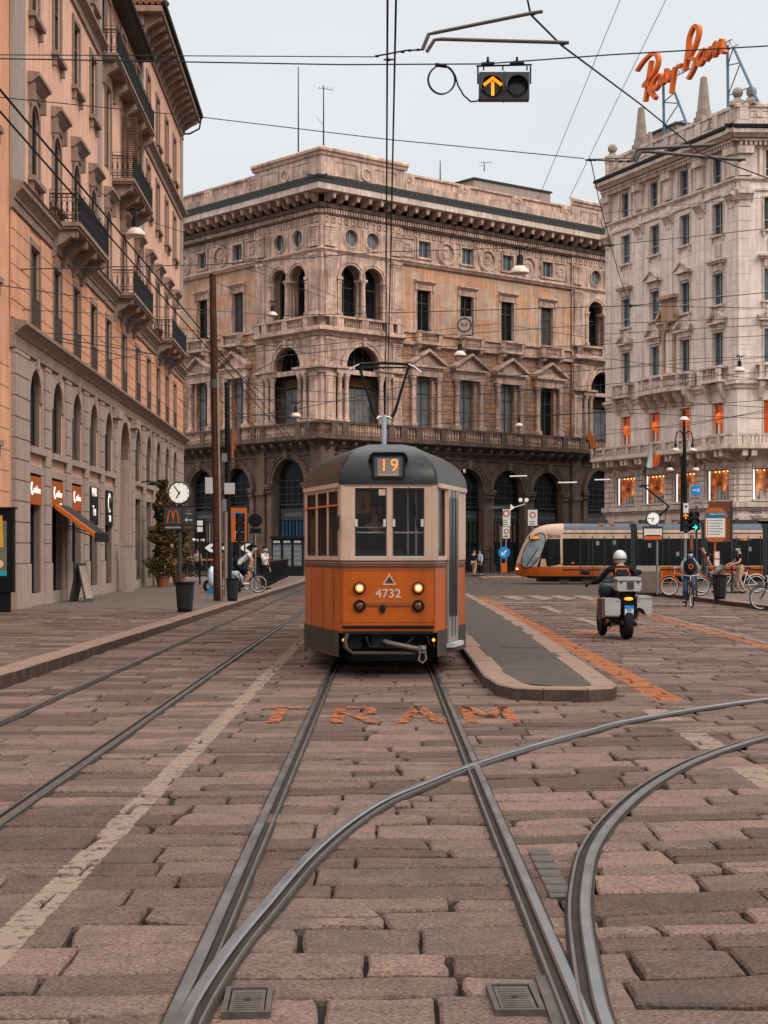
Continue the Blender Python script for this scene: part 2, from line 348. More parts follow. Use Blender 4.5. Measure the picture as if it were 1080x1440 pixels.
# ---------------- ground, road, rails, markings ----------------
def stone_mat(name, c, c2, paint=()):
    m = mat(name, c, .82, var=.22, vs=5, bump=1.0, bs=34, dirt=0); t = m.node_tree; N = t.nodes.new; L = t.links.new
    b = t.nodes['Principled BSDF']
    a = N('ShaderNodeAttribute'); a.attribute_name = 'tint'
    r = N('ShaderNodeValToRGB'); L(a.outputs['Fac'], r.inputs[0]); e = r.color_ramp.elements
    e[0].color = tuple(x*.58 for x in c)+(1,); e[1].color = tuple(x*1.28 for x in c)+(1,); q = r.color_ramp.elements.new(.5); q.color = c2+(1,)
    for x in t.nodes:
        if x.bl_idname == 'ShaderNodeMix' and x.blend_type == 'MULTIPLY' and not x.inputs[6].is_linked: L(r.outputs[0], x.inputs[6]); last = x.outputs[2]; break
    # fine grain pits and broad grime patches (wear with its own shape)
    tc = N('ShaderNodeTexCoord')
    n = N('ShaderNodeTexNoise'); n.inputs['Scale'].default_value = 55; n.inputs['Detail'].default_value = 7; n.inputs['Roughness'].default_value = .72; L(tc.outputs['Object'], n.inputs[0])
    mr = N('ShaderNodeMapRange'); mr.inputs['From Min'].default_value = .35; mr.inputs['From Max'].default_value = .65; mr.inputs['To Min'].default_value = .42; mr.inputs['To Max'].default_value = 1.45; L(n.outputs[0], mr.inputs[0])
    x = N('ShaderNodeMix'); x.data_type = 'RGBA'; x.blend_type = 'MULTIPLY'; x.inputs[0].default_value = 1; L(last, x.inputs[6]); L(mr.outputs[0], x.inputs[7]); last = x.outputs[2]
    n = N('ShaderNodeTexNoise'); n.inputs['Scale'].default_value = .9; n.inputs['Detail'].default_value = 8; n.inputs['Roughness'].default_value = .7; L(tc.outputs['Object'], n.inputs[0])
    mr = N('ShaderNodeMapRange'); mr.inputs['From Min'].default_value = .53; mr.inputs['From Max'].default_value = .68; mr.inputs['To Max'].default_value = .62; L(n.outputs[0], mr.inputs[0])
    x = N('ShaderNodeMix'); x.data_type = 'RGBA'; L(mr.outputs[0], x.inputs[0]); L(last, x.inputs[6]); x.inputs[7].default_value = (.06,.053,.051,1); last = x.outputs[2]
    # worn road paint in road coordinates: (x, slope, half width, y0, y1, dash, colour)
    sp = N('ShaderNodeSeparateXYZ'); L(tc.outputs['Object'], sp.inputs[0])
    def mth(op, p, q=None, s=None):
        k = N('ShaderNodeMath'); k.operation = op
        for i, z in enumerate((p, q, s)):
            if z is None: continue
            if isinstance(z, (int, float)): k.inputs[i].default_value = z
            else: L(z, k.inputs[i])
        return k.outputs[0]
    n = N('ShaderNodeTexNoise'); n.inputs['Scale'].default_value = 11; n.inputs['Detail'].default_value = 8; n.inputs['Roughness'].default_value = .75; L(tc.outputs['Object'], n.inputs[0])
    for (x0, sl_, hw, y0, y1, dash, colr, wear) in paint:
        lx = mth('MULTIPLY_ADD', sp.outputs['Y'], sl_, x0); d = mth('ABSOLUTE', mth('SUBTRACT', sp.outputs['X'], lx))
        d = mth('ADD', d, mth('MULTIPLY', mth('SUBTRACT', n.outputs[0], .5), .07))
        k = mth('LESS_THAN', d, hw)
        k = mth('MULTIPLY', k, mth('MULTIPLY', mth('GREATER_THAN', sp.outputs['Y'], y0), mth('LESS_THAN', sp.outputs['Y'], y1)))
        if dash: k = mth('MULTIPLY', k, mth('LESS_THAN', mth('MODULO', sp.outputs['Y'], dash[0]), dash[1]))
        k = mth('MULTIPLY', k, mth('MULTIPLY', mth('LESS_THAN', n.outputs[0], wear), .93))
        x = N('ShaderNodeMix'); x.data_type = 'RGBA'; L(k, x.inputs[0]); L(last, x.inputs[6]); x.inputs[7].default_value = colr+(1,); last = x.outputs[2]
    L(last, b.inputs['Base Color']); return m
WHT = (.235,.17,.138); ORG = (.31,.098,.035)
M['road'] = stone_mat('road_stone_setts', (.150,.096,.078), (.134,.091,.076),
    [(-1.665, .003, .082, 3, 120, None, WHT, .55), (3.10, .0085, .17, 18.6, 60, None, ORG, .535), (2.72, .010, .13, 4, 18.4, (2.35, 1.15), WHT, .56),
     (6.45, .0125, .1, 27, 60, None, ORG, .56), (6.70, .0135, .06, 27, 60, None, WHT, .55)])
M['mortar'] = mat('dark_joint_filling', (.028,.022,.020), .95, bump=.6, bs=40, var=.35, vs=4)
M['pave'] = stone_mat('sidewalk_stone', (.158,.104,.084), (.143,.097,.081))

def pavers(name, strips, z, mt, seed, depth=(.23,.5), width=(.34,1.15), ymax_fine=16):
    r = random.Random(seed); V = []; F = []; T = []
    for (xa, xb, y0, y1, skew, xfa, xfb) in strips:
        y = y0; dep = r.uniform(*depth); xc = (xa+xb)/2
        prev = (0, 0)
        while y < y1:
            dep = r.uniform(*depth)*(1 if y < 30 else 1.15); x = xa+xfa*y-r.uniform(0, .6)*(xb-xa > 2.5)
            nxt = (skew*math.sin(y*.13)+r.uniform(-.02,.02), r.uniform(-.03,.03)); XB = xb+xfb*y; XA = xa+xfa*y
            rest = XB-x
            while x < XB-.02:
                wd = r.uniform(*width)
                if XB-(x+wd) < .3: wd = XB-x
                x2 = x+wd; xl = max(x, XA)
                g = r.uniform(.002,.006) if r.random() < .78 else r.uniform(.006,.013)
                za = z+r.uniform(-.006,.006); tx = r.uniform(-.011,.011); ty = r.uniform(-.016,.016); tint = r.random()
                def yb(xx, pv, base): return base+pv[0]*(xx-xc)+pv[1]*.3+.022*math.sin(xx*2.3+base*5)+.010*math.sin(xx*7.1+base*3)
                split = 1
                if y < 40 and r.random() < .10: split = 2
                for s_ in range(split):
                    a = s_/split; b = (s_+1)/split
                    cn = [r.uniform(.02,.08) if r.random() < .09 else r.uniform(0,.008) for _ in range(4)]; cx4 = [r.uniform(.01,.04) if r.random() < .2 else 0 for _ in range(4)]
                    def P(fx, fy):
                        X_, Y_ = P0_(fx, fy); w4 = ((1-fx)*(1-fy), fx*(1-fy), fx*fy, (1-fx)*fy)
                        for k4 in range(4):
                            e4 = w4[k4]**3; Y_ += e4*cn[k4]*(1 if k4 < 2 else -1); X_ += e4*cx4[k4]*(1 if k4 in (0, 3) else -1)
                        return X_, Y_
                    def P0_(fx, fy):
                        xx = xl+(x2-xl)*fx; lo = yb(xx, prev, y)+g; hi = yb(xx, nxt, y+dep)-g-.003
                        return xx+(g if fx < .5 else -g), lo+(hi-lo)*(a+(b-a)*fy)+(.012 if (a > 0 and fy < .5) else 0)
                    st = .11 if y < ymax_fine else (.22 if y < 26 else 9)
                    nx = max(1, int((x2-xl)/st)); ny = max(1, int(dep/split/st)); per = []
                    for i in range(nx): per.append(P(i/nx, 0))
                    for i in range(ny): per.append(P(1, i/ny))
                    for i in range(nx): per.append(P(1-i/nx, 1))
                    for i in range(ny): per.append(P(0, 1-i/ny))
                    cxx = sum(p[0] for p in per)/len(per); cyy = sum(p[1] for p in per)/len(per)
                    J = .010 if y < 26 else .005
                    out = []
                    for k_, (px, py) in enumerate(per):
                        q = J*2.6 if r.random() < .07 else J
                        dx, dy = cxx-px, cyy-py; L_ = math.hypot(dx, dy)+1e-6
                        f = r.uniform(-.2, 1)*q; out.append((px+dx/L_*f, py+dy/L_*f, cxx, cyy, L_))
                    n = len(out); o = len(V)
                    def zz(px, py): return za+tx*(px-cxx)+ty*(py-cyy)
                    ins = .014 if y < 26 else .008
                    for (px, py, c1, c2, L_) in out: V.append((px+(c1-px)/L_*ins, py+(c2-py)/L_*ins, zz(px, py)+r.uniform(-.0012,.0012)))
                    for (px, py, c1, c2, L_) in out: V.append((px, py, zz(px, py)-.012))
                    for (px, py, c1, c2, L_) in out: V.append((px, py, z-.045))
                    V.append((cxx, cyy, zz(cxx, cyy)+.003))
                    for i in range(n):
                        j = (i+1) % n
                        F.append((o+3*n, o+i, o+j)); F.append((o+i, o+n+i, o+n+j, o+j)); F.append((o+n+i, o+2*n+i, o+2*n+j, o+n+j)); T += [tint]*3
                x = x2
            prev = nxt; y += dep
    me = bpy.data.meshes.new(name); me.from_pydata(V, [], F); me.materials.append(mt)
    at_ = me.attributes.new('tint', 'FLOAT', 'FACE'); at_.data.foreach_set('value', T)
    bm = bmesh.new(); bm.from_mesh(me); bmesh.ops.recalc_face_normals(bm, faces=bm.faces); bm.to_mesh(me); bm.free()
    return link(name, me)
# road surface: dressed stone slabs laid between the rails
st = [(-4.72,-3.80,4.6,62,.03,0,0), (-3.80,-2.37,4.6,62,.02,0,0), (-2.37,-.76,4.6,62,.10,0,0), (-.76,.715,4.6,62,.01,0,0), (.715,7.5,4.6,62,.16,0,0),
      (7.5,19,10,62,.05,0,0)]
tag(pavers('road', st, 0, M['road'], 5), None, None, kind='structure')
st2 = [(-11.6,-5.1,13,44,.02,0,.004)]
tag(pavers('pavement', st2, .15, M['pave'], 9, width=(.5,1.1)), None, None, kind='structure')
g = MB(); g.box(-900,900,-300,2500,-.6,-.038); tag(g.build('ground', M['mortar']), None, None, kind='structure')
# far part of the square: smaller setts beyond the modelled ones
M['farroad'] = mat('far_square_setts', (.072,.053,.045), .85, var=.25, vs=1.5, bump=.5, bs=6)
g = MB(); g.box(-4.7,70,61.5,260,-.3,-.002); tag(g.build('square', M['farroad']), None, None, kind='structure')
M['asphalt2'] = mat('pale_pavement_asphalt', (.135,.104,.09), .92, var=.2, vs=1.3, bump=.4, bs=60, dirt=.25)
# left pavement (asphalt further on) and kerb
def kerb_pts_left(Z): return -4.98+.0105*Z if Z < 80 else -4.14
g = MB(); zs = [8,14,20,28,36,44,52,60,70,84,100]
poly = [(kerb_pts_left(z)-.33, z) for z in zs]; g.prismz(poly+[(-14,100),(-14,8)], -.3, .118); tag(g.build('pavement_bed', M['mortar']), None, None, kind='structure')
g = MB(); zs2 = [43.5,52,60,70,84,96]; poly = [(kerb_pts_left(z)-.33, z) for z in zs2]; g.prismz(poly+[(-13,96),(-13,43.5)], 0, .151)
g.box(-60,-4.1,96,175,-.2,.12)
tag(g.build('pavement_asphalt', M['asphalt2']), None, None, kind='structure')
M['kerbface'] = mat('dark_kerb_face', (.07,.046,.038), .9, var=.4, vs=5, bump=.4, bs=40)  # upright road face of the kerb, a darker brown than the granite top
def kerb(name, pts, wdt, z, joint=1.1):                  # granite kerb blocks along pts (outer edge), wdt to the left
    mb = MB(); r = random.Random(3)
    L_ = 0; P = [Vector((p[0], p[1], 0)) for p in pts]
    seg = []
    for a, b in zip(P[:-1], P[1:]):
        d = b-a; n = max(1, int(round(d.length/joint)))
        for i in range(n): seg.append((a+d*(i/n), a+d*((i+1)/n)))
    def nrm(i):
        d = Vector((0,0,0))
        if i > 0: d += (seg[i-1][1]-seg[i-1][0]).normalized()
        if i < len(seg): d += (seg[i][1]-seg[i][0]).normalized()
        d.normalize(); return Vector((-d.y, d.x, 0))
    for i, (a, b) in enumerate(seg):
        na, nb = nrm(i), nrm(i+1); d = (b-a).normalized()*.006; h = z+r.uniform(-.006,.004)
        a2, b2 = a+d, b-d; q = .018
        def V3(p, n, t, zz): return (p.x+n.x*t, p.y+n.y*t, zz)
        pr = [(0,-.1),(0,h-q),(q,h),(wdt,h),(wdt,-.1)]
        vs = [V3(a2, na, t, zz) for t, zz in pr]+[V3(b2, nb, t, zz) for t, zz in pr]
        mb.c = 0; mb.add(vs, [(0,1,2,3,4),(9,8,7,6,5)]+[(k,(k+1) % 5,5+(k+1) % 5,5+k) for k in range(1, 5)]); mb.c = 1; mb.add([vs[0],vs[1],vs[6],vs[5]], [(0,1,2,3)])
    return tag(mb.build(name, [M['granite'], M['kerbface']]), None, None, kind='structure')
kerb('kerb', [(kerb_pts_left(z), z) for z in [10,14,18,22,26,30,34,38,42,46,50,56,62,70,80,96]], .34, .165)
# tram stop island
isl = [(1.32,60),(1.31,50),(1.30,40),(1.29,30),(1.26,24),(1.25,20.5),(1.33,19.2),(1.48,18.7),(1.8,18.5),(2.3,18.45),(2.62,18.65),(2.72,19.1),(2.74,20),(2.80,23),(2.90,27),(3.02,33),(3.1,40),(3.12,50),(3.12,60)]
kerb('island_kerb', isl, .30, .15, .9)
cen = [(1.55,60),(1.55,30),(1.52,22),(1.54,19.8),(1.66,19.2),(1.95,18.85),(2.25,18.8),(2.42,19.0),(2.48,19.6),(2.62,25),(2.8,33),(2.88,45),(2.88,60)]
g = MB(); g.prismz(cen, -.1, .148); tag(g.build('island', M['asphalt']), None, None, kind='structure')
g = MB(); g.box(1.9,2.5,26.2,26.5,.148,.153)
for i in range(12): g.box(1.92+i*.048,1.945+i*.048,26.22,26.48,.153,.158)
tag(g.build('drain_grate', M['dgrey']), 'narrow metal drain grate set in the asphalt of the tram stop island', 'drain')
# right pavement
rp = [(31,35),(18,41),(12.4,43.5),(11.0,46),(10.75,50),(10.55,56),(10.2,62),(10.0,66.5),(10.3,68.5),(13,70),(31,70)]
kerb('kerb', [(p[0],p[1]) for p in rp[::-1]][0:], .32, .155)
g = MB(); g.prismz([(p[0]+.3, p[1]) for p in rp], -.1, .13); tag(g.build('pavement_asphalt', M['asphalt2']), None, None, kind='structure')
g = MB(); g.prismz([(6.3,97),(6.3,101),(10.2,101.5),(10.2,97)], -.1, .17); g.box(5.9,10.6,96.6,102,-.1,.12); tag(g.build('traffic_island', M['granite']), None, None, kind='structure')
g = MB(); g.box(-20,60,108,175,-.2,.13); tag(g.build('pavement', M['asphalt']), None, None, kind='structure')
# thermoplastic markings beyond the near field
mk = MB()
def mark(mb, pts, z=.014): mb.add([gp(x, y, z) for x, y in pts], [tuple(range(len(pts)))])
for a in ([(705,839),(722,837),(742,842),(728,844)], [(740,838),(755,837),(780,842),(764,844)], [(772,838),(788,837),(812,842),(796,844)], [(804,838),(820,837),(845,842),(830,844)],
          [(690,846.5),(850,847.5),(850,848.7),(690,848)], [(916,848),(1000,851),(1000,852.2),(916,849.5)],
          [(756,853),(772,852),(776,854.5),(793,861),(784,862),(768,856.5)], [(806,871),(820,869),(828,871.5),(852,878),(838,880),(822,874)], [(985,866),(1040,868),(1040,870),(985,868)]):
    mark(mk, a)
M['mark_w'] = mat('worn_white_road_paint', (.22,.17,.14), .8, var=.35, vs=14); M['mark_o'] = mat('worn_orange_road_paint', (.30,.10,.042), .8, var=.35, vs=14)
def worn(m, sc, lo, hi):
    t = m.node_tree; b = t.nodes['Principled BSDF']; tc = t.nodes.new('ShaderNodeTexCoord'); n = t.nodes.new('ShaderNodeTexNoise'); n.inputs['Scale'].default_value = sc; n.inputs['Detail'].default_value = 9; n.inputs['Roughness'].default_value = .78
    r = t.nodes.new('ShaderNodeMapRange'); r.inputs['From Min'].default_value = lo; r.inputs['From Max'].default_value = hi; r.inputs['To Min'].default_value = 1; r.inputs['To Max'].default_value = 0
    t.links.new(tc.outputs['Object'], n.inputs[0]); t.links.new(n.outputs[0], r.inputs[0]); t.links.new(r.outputs[0], b.inputs['Alpha'])
worn(M['mark_w'], 6, .52, .6); worn(M['mark_o'], 9, .44, .60)
tag(mk.build('road_marking', M['mark_w']), None, None, kind='structure')
mk = MB()
for a in ([(800,889),(840,887),(850,890),(812,893)], [(838,883),(862,882),(868,885),(845,887)], [(905,886),(925,885),(930,888),(910,889)], [(820,848),(845,849),(850,851.5),(828,850)]): mark(mk, a)
tag(mk.build('road_marking', M['mark_o']), None, None, kind='structure')
# the word TRAM on the setts
def letter(mb, strokes, x0, x1, y0, y1, t, z=.016):
    for (a, b) in strokes:
        A = Vector((x0+(x1-x0)*a[0], y0+(y1-y0)*a[1], z)); B = Vector((x0+(x1-x0)*b[0], y0+(y1-y0)*b[1], z)); d = B-A
        n = Vector((-d.y, d.x*.0, 0)); n = Vector((1,0,0)) if abs(d.y) > abs(d.x)*1.3 else Vector((0,1,0)); k = t if n.x else t*1.6
        mb.quad(A-n*k/2, B-n*k/2, B+n*k/2, A+n*k/2)
tm = MB(); ya, yb_ = 16.1, 17.75
SP = {'T':[((.03,.93),(.97,.93)),((.5,0),(.5,.93))], 'R':[((.14,0),(.14,1)),((0,.94),(.75,.94)),((.86,.93),(.86,.53)),((.1,.5),(.8,.5)),((.5,.45),(.95,0))],
      'A':[((.06,0),(.5,1)),((.94,0),(.5,1)),((.25,.33),(.75,.33))], 'M':[((.1,0),(.1,1)),((.1,1),(.5,.35)),((.5,.35),(.9,1)),((.9,0),(.9,1))]}
for ch, xa, xb in (('T',-1.32,-.86),('R',-.53,-.08),('A',.15,.58),('M',.82,1.34)): letter(tm, SP[ch], xa, xb, ya, yb_, .125)
tag(tm.build('tram_lettering', M['mark_o']), None, None, kind='structure')

# rails: head, groove and lip as one grooved strip per rail
M['railhead'] = mat('polished_rail', (.34,.35,.36), .24, metal=.95, var=.10, vs=2.5, bump=.03, bs=14)
M['raildark'] = mat('rail_groove', (.035,.028,.025), .8, var=.3)
M['railrust'] = mat('rail_lip', (.13,.11,.10), .42, metal=.7, var=.25, vs=4)
M['steelplate'] = mat('dull_rusty_steel', (.085,.068,.06), .6, metal=.3, var=.35, vs=12, bump=.2)
def smooth_pts(P, n=8):
    out = []
    P = [Vector((p[0], p[1], 0)) for p in P]; P = [P[0]*2-P[1]]+P+[P[-1]*2-P[-2]]
    for i in range(1, len(P)-2):
        for k in range(n):
            t = k/n; a, b, c, d = P[i-1], P[i], P[i+1], P[i+2]
            out.append(.5*((2*b)+(c-a)*t+(2*a-5*b+4*c-d)*t*t+(3*b-a-3*c+d)*t**3))
    out.append(P[-2]); return out
def rail(name, pts, side, smooth=False, parent=None, z=0.0, hw=.028):  # side +1: groove on the +x side of the head
    P = smooth_pts(pts) if smooth else [Vector((p[0], p[1], 0)) for p in pts]
    prof = [(-.044,.002),(-.032,.010),(-hw,.020),(-hw+.009,.030),(hw-.008,.031),(hw,.022),(hw+.002,.009),(.062,.009),(.064,.024),(.068,.028),(.078,.028),(.082,.014),(.094,.002)]
    mi = [1,1,2,0,0,1,1,1,2,2,2,1]
    mb = MB(); rows = []
    for i, p in enumerate(P):
        d = (P[min(i+1, len(P)-1)]-P[max(i-1, 0)]).normalized(); n = Vector((d.y, -d.x, 0))*side
        o = len(mb.V); rows.append(o); mb.V += [(p.x+n.x*a, p.y+n.y*a, b+z) for a, b in prof]
    k = len(prof)
    for i in range(len(rows)-1):
        for j in range(k-1): mb.F.append((rows[i]+j, rows[i]+j+1, rows[i+1]+j+1, rows[i+1]+j)); mb.S.append(mi[j])
    return mb.build(name, [M['railhead'], M['raildark'], M['railrust']], parent)
def line(x0, x1, y0, y1, n=24): return [(x0+(x1-x0)*i/n, y0+(y1-y0)*i/n) for i in range(n+1)]
t = thing('tram_track', 'straight tram track the orange tram stands on, from the foreground points', 'tram track')
rail('rail', line(-.765,-.735,4.4,110), 1, parent=t); rail('rail', line(.725,.69,4.4,110), -1, parent=t)
t2 = thing('tram_track', 'tram track beside the left kerb, running past the clock post', 'tram track')
rail('rail', line(-2.39,-2.15,4.4,100), -1, parent=t2); rail('rail', line(-3.83,-3.6,4.4,100), 1, parent=t2)
br1 = [(-.745,4.4),(-.735,5.2),(-.712,6.11),(-.655,6.92),(-.565,7.74),(-.43,8.89),(-.25,9.97),(-.02,10.95),(.262,11.75),(.68,12.82),(1.228,14.0),(1.83,15.15),(2.55,16.4),(4.37,18.6),(7.2,21.0),(11,23.3),(16,25.4)]
br2 = [(.765,4.4),(.775,5.0),(.793,5.88),(.836,6.52),(.925,7.52),(1.03,8.32),(1.18,9.2),(1.454,10.29),(1.877,11.6),(2.41,12.9),(2.965,13.95),(3.65,15.0),(5.3,16.9),(8.2,19.3),(12,21.4),(17,23.4)]
t3 = thing('tram_track', 'branching tram track that curves away to the right in the foreground', 'tram track')
rail('rail', br1, 1, True, t3, .004); rail('rail', br2, -1, True, t3, .004)
# steel filler plate between the diverging rails, and the two points boxes
g = MB(); g.box(.815,.93,8.0,9.3,-.02,.009)
for i in range(6): g.box(.82,.925,8.1+i*.2,8.17+i*.2,.009,.013)
tag(g.build('filler_plate', M['steelplate']), 'ribbed rusty steel plate between the two rails diverging at right', 'plate')
def pbox(x0, x1, y0, y1, label):
    t = thing('points_box', label, 'access box', ((x0+x1)/2, (y0+y1)/2, 0), R(2))
    a, b = (x1-x0)/2, (y1-y0)/2
    m = MB(); m.box(-a,a,-b,-b+.02,-.02,.024); m.box(-a,a,b-.02,b,-.02,.024); m.box(-a,-a+.02,-b+.021,b-.021,-.02,.024); m.box(a-.02,a,-b+.021,b-.021,-.02,.024); m.build('frame', M['steelplate'], t)
    m = MB(); m.box(-a+.026,a-.026,-b+.026,b-.026,-.02,.018)
    for i in range(9): m.box(-a+.04,a-.04,-b+.045+i*(2*b-.09)/9,-b+.058+i*(2*b-.09)/9,.018,.0205)
    m.build('lid', M['steelplate'], t); m = MB(); m.lathe([(.014,.018),(.014,.0245),(.006,.0245)], (.0,0,0), 10); m.build('bolt', M['raildark'], t)
pbox(-.60,-.42,5.95,6.3,'square steel points box beside the left rail at the bottom edge')
pbox(.40,.585,5.98,6.35,'square steel points box beside the right rail at the bottom edge')
g = MB(); g.box(.60,.655,5.6,6.5,-.02,.014); g.build('points_rod_cover', M['steelplate']); tag(bpy.context.scene.objects['points_rod_cover'], 'narrow steel cover strip between the right rail and its points box', 'cover')
# ---------------- left palace ----------------
def window_obj(fac, name, u, v, w_, h, kind='r', fr=None, glass=None, surround=None, rec=.2, hood=None, cache={}, mull=1, trans=(.62,), sur_w=.18, sill=True, base=0, railing=False, glow=False):
    """window part: stone surround + painted frame; child pane. Built once per kind and shared."""
    if glass in (M['glass_dark'], M['glass_blue']) and name == 'window' and rnd.random() < .28: glass = M['curtain_dim']
    key = (name, round(w_,2), round(h,2), kind, fr.name, glass.name, surround.name if surround else None, rec, hood, mull, trans, sur_w, sill, railing)
    if key not in cache:
        m = MB(); a = w_/2; r = a
        hh = h-r if kind == 'a' else h
        m.c = 1; y = rec-.06; ft = .055
        m.box(-a,-a+ft,y,y+.05,0,hh); m.box(a-ft,a,y,y+.05,0,hh); m.box(-a+ft,a-ft,y,y+.05,0,ft)
        if kind == 'r': m.box(-a+ft,a-ft,y,y+.05,h-ft,h)
        else: archring(m, 0, hh, r-ft, r, -y-.05, -y, 10)
        for i in range(1, mull+1): x = -a+w_*i/(mull+1); m.box(x-.03,x+.03,y,y+.05,ft,(h if kind == 'a' else h-ft)-(.02))
        for f in trans: m.box(-a+ft,a-ft,y-.006,y+.04,h*f-.03,h*f+.03)
        m.c = 0
        if surround:
            s = sur_w
            m.box(-a-s,-a-.002,-.06,.01,0,hh); m.box(a+.002,a+s,-.06,.01,0,hh)
            if kind == 'r': m.box(-a-s,a+s,-.062,.01,h+.002,h+s)
            else: archring(m, 0, hh, r+.002, r+s, -.01, .06, 10)
            if sill: m.box(-a-s-.1,a+s+.1,-.2,.01,-.14,-.002); m.box(-a-s,-a-s+.14,-.14,.01,-.42,-.142); m.box(a+s-.14,a+s,-.14,.01,-.42,-.142)
        if hood == 'cornice':
            m.box(-a-.12,a+.12,-.08,.01,h+.2,h+.42)
            m.prismx([(.01,h+.42),(-.12,h+.42),(-.26,h+.56),(-.34,h+.60),(-.34,h+.70),(.01,h+.74)], -a-.32, a+.32)
            m.box(-a-.26,-a-.1,-.2,.01,h-.05,h+.419); m.box(a+.1,a+.26,-.2,.01,h-.05,h+.419)
        if hood == 'key':
            m.box(-.12,.12,-.14,.01,h-.02,h+.36)
        if railing:
            m.c = 1; m.box(-a,a,-.075,-.045,.92,.96); m.box(-a,a,-.075,-.045,.05,.08); m.box(-a,a,-.07,-.05,.70,.72)
            n = int(w_/.12)
            for i in range(n+1): x = -a+w_*i/n; m.box(x-.009,x+.009,-.069,-.051,.08,.92)
        me = m.mesh(name, [surround or fr, fr], None)
        p = MB(); p.quad((-a-.01,rec,-.01),(a+.01,rec,-.01),(a+.01,rec,h+.01),(-a-.01,rec,h+.01)); cache[key] = (me, p.mesh('pane', glass))
    me, pm = cache[key]
    o = fac.put(name, me, u, v); link('pane', pm, o)
    return o
M['shutter'] = mat('brown_shutter', (.10,.055,.035), .7)
rootL = thing('palace', 'peach and grey plastered palace with iron balconies lining the left side of the street', 'building', (-9.8, 43.4, 0))
FL = Fac(-8.86-.0235*0, 0, (-.0235, 1), rootL)
U0, U1 = 43.3, 88.6
bays = [46.5,50.1,53.7,57.3,60.9,65.2,69.5,73.3,77.0,80.8,84.5]
# ground floor and mezzanine in grey stone
holes = []
for i, b in enumerate(bays):
    if i == 5: continue
    holes.append(H('r', b, 1.95, .5, 3.9)); holes.append(H('a', b, 1.75, 4.62, 6.85))
holes.append(('a', 63.75, 66.65, .15, 6.85))
m = MB(); m.c = 0; wall(m, U0, U1, 0, 4.1, holes, 0, .3); m.build('ground_floor_wall', M['grey_stone'], rootL, loc=FL.loc, rz=FL.a)
m = MB(); wall(m, U0, U1, 4.1, 7.15, holes, 0, .3); m.build('mezzanine_wall', M['peach'], rootL, loc=FL.loc, rz=FL.a)
# piers with grooves
m = MB()
def pier(u0, u1, v1=7.1, w1=.1):
    fb(m, u0-.03, u1+.03, .15, 1.35, 0, w1+.035)
    v = 1.36; k = 0
    while v < v1-.05:
        t = min(v+.56, v1); fb(m, u0, u1, v+.018, t-.018, 0, w1); fb(m, u0+.02, u1-.02, v-.018, v+.018, 0, w1-.03); v = t
pier(U0, 45.25, w1=.14)
for i in range(4): pier(bays[i]+1.32, bays[i+1]-1.32)
pier(62.2, 63.0); pier(67.35, 68.2); 
for i in range(6, 10): pier(bays[i]+1.32, bays[i+1]-1.32)
pier(85.85, U1)
for i, b in enumerate(bays):                           # architraves, sills, spandrel panels
    if i == 5: continue
    for s in (-1, 1):
        fb(m, b+s*1.0, b+s*1.3, 4.62, 6.0, 0, .05); fb(m, b+s*.975, b+s*1.31, .4, 3.9, 0, .045)
    archring(m, b, 5.97, .875, 1.12, 0, .07, 12); archring(m, b, 5.97, 1.13, 1.24, 0, .04, 12); fb(m, b-.1, b+.1, 6.84, 7.12, .05, .16)
    fb(m, b-1.3, b+1.3, 4.44, 4.62, 0, .2); fb(m, b-1.31, b+1.31, 3.9, 4.12, 0, .06); fb(m, b-1.3, b+1.3, .15, .5, -.2, .06)
for s, c in ((-1, 63.75), (1, 66.65)):
    fb(m, c+s*.02, c+s*.28, .15, 5.4, 0, .09); fb(m, c-s*.02+(s*.0), c+s*.02, .15, 5.4, -.3, .05)
archring(m, 65.2, 5.4, 1.45, 1.72, 0, .1, 16); archring(m, 65.2, 5.4, 1.73, 1.9, 0, .06, 16)
for a, b in ((61.95,63.2),(67.2,68.4)): fb(m, a, b, 6.75, 7.1, 0, .3)
m.build('stone_piers', M['grey_stone'], rootL, loc=FL.loc, rz=FL.a)
m = MB(); cornice(m, U0-.1, U1+.05, [(.08,7.1),(.12,7.12),(.12,7.45),(.16,7.47),(.22,7.55),(.36,7.66),(.44,7.70),(.44,7.80),(.02,7.86)])
m.build('cornice', M['trim_stone'], rootL, loc=FL.loc, rz=FL.a)
# first floor: orange with channelled joints
def fholes(v0, v1, w_, kind='r', idx=range(11)): return [H(kind, bays[i], w_, v0, v1) for i in idx]
f1 = fholes(7.9, 10.3, 1.35)
m = MB(); wall(m, U0-.1, U1, 7.8, 10.8, f1, 0, .22); m.build('first_floor_wall', M['orange_plaster'], rootL, loc=FL.loc, rz=FL.a)
ed = [U0-.02]+[x for b in bays for x in (b-.88, b+.88)]+[U1-.02]
for k in range(0, len(ed), 2):
    if ed[k+1]-ed[k] < .1: continue
    a, b = ed[k], ed[k+1]; m = MB(); fb(m, a+.01, b-.01, 7.9, 10.77, 0, .012)
    if 59 < (a+b)/2 < 71: w1 = .035
    else: w1 = .05
    v = 7.92
    while v < 10.7: fb(m, a, b, v, min(v+.44, 10.78), 0, w1); v += .47
    m.build('channelled_render', M['orange_plaster'], rootL, loc=FL.loc, rz=FL.a)
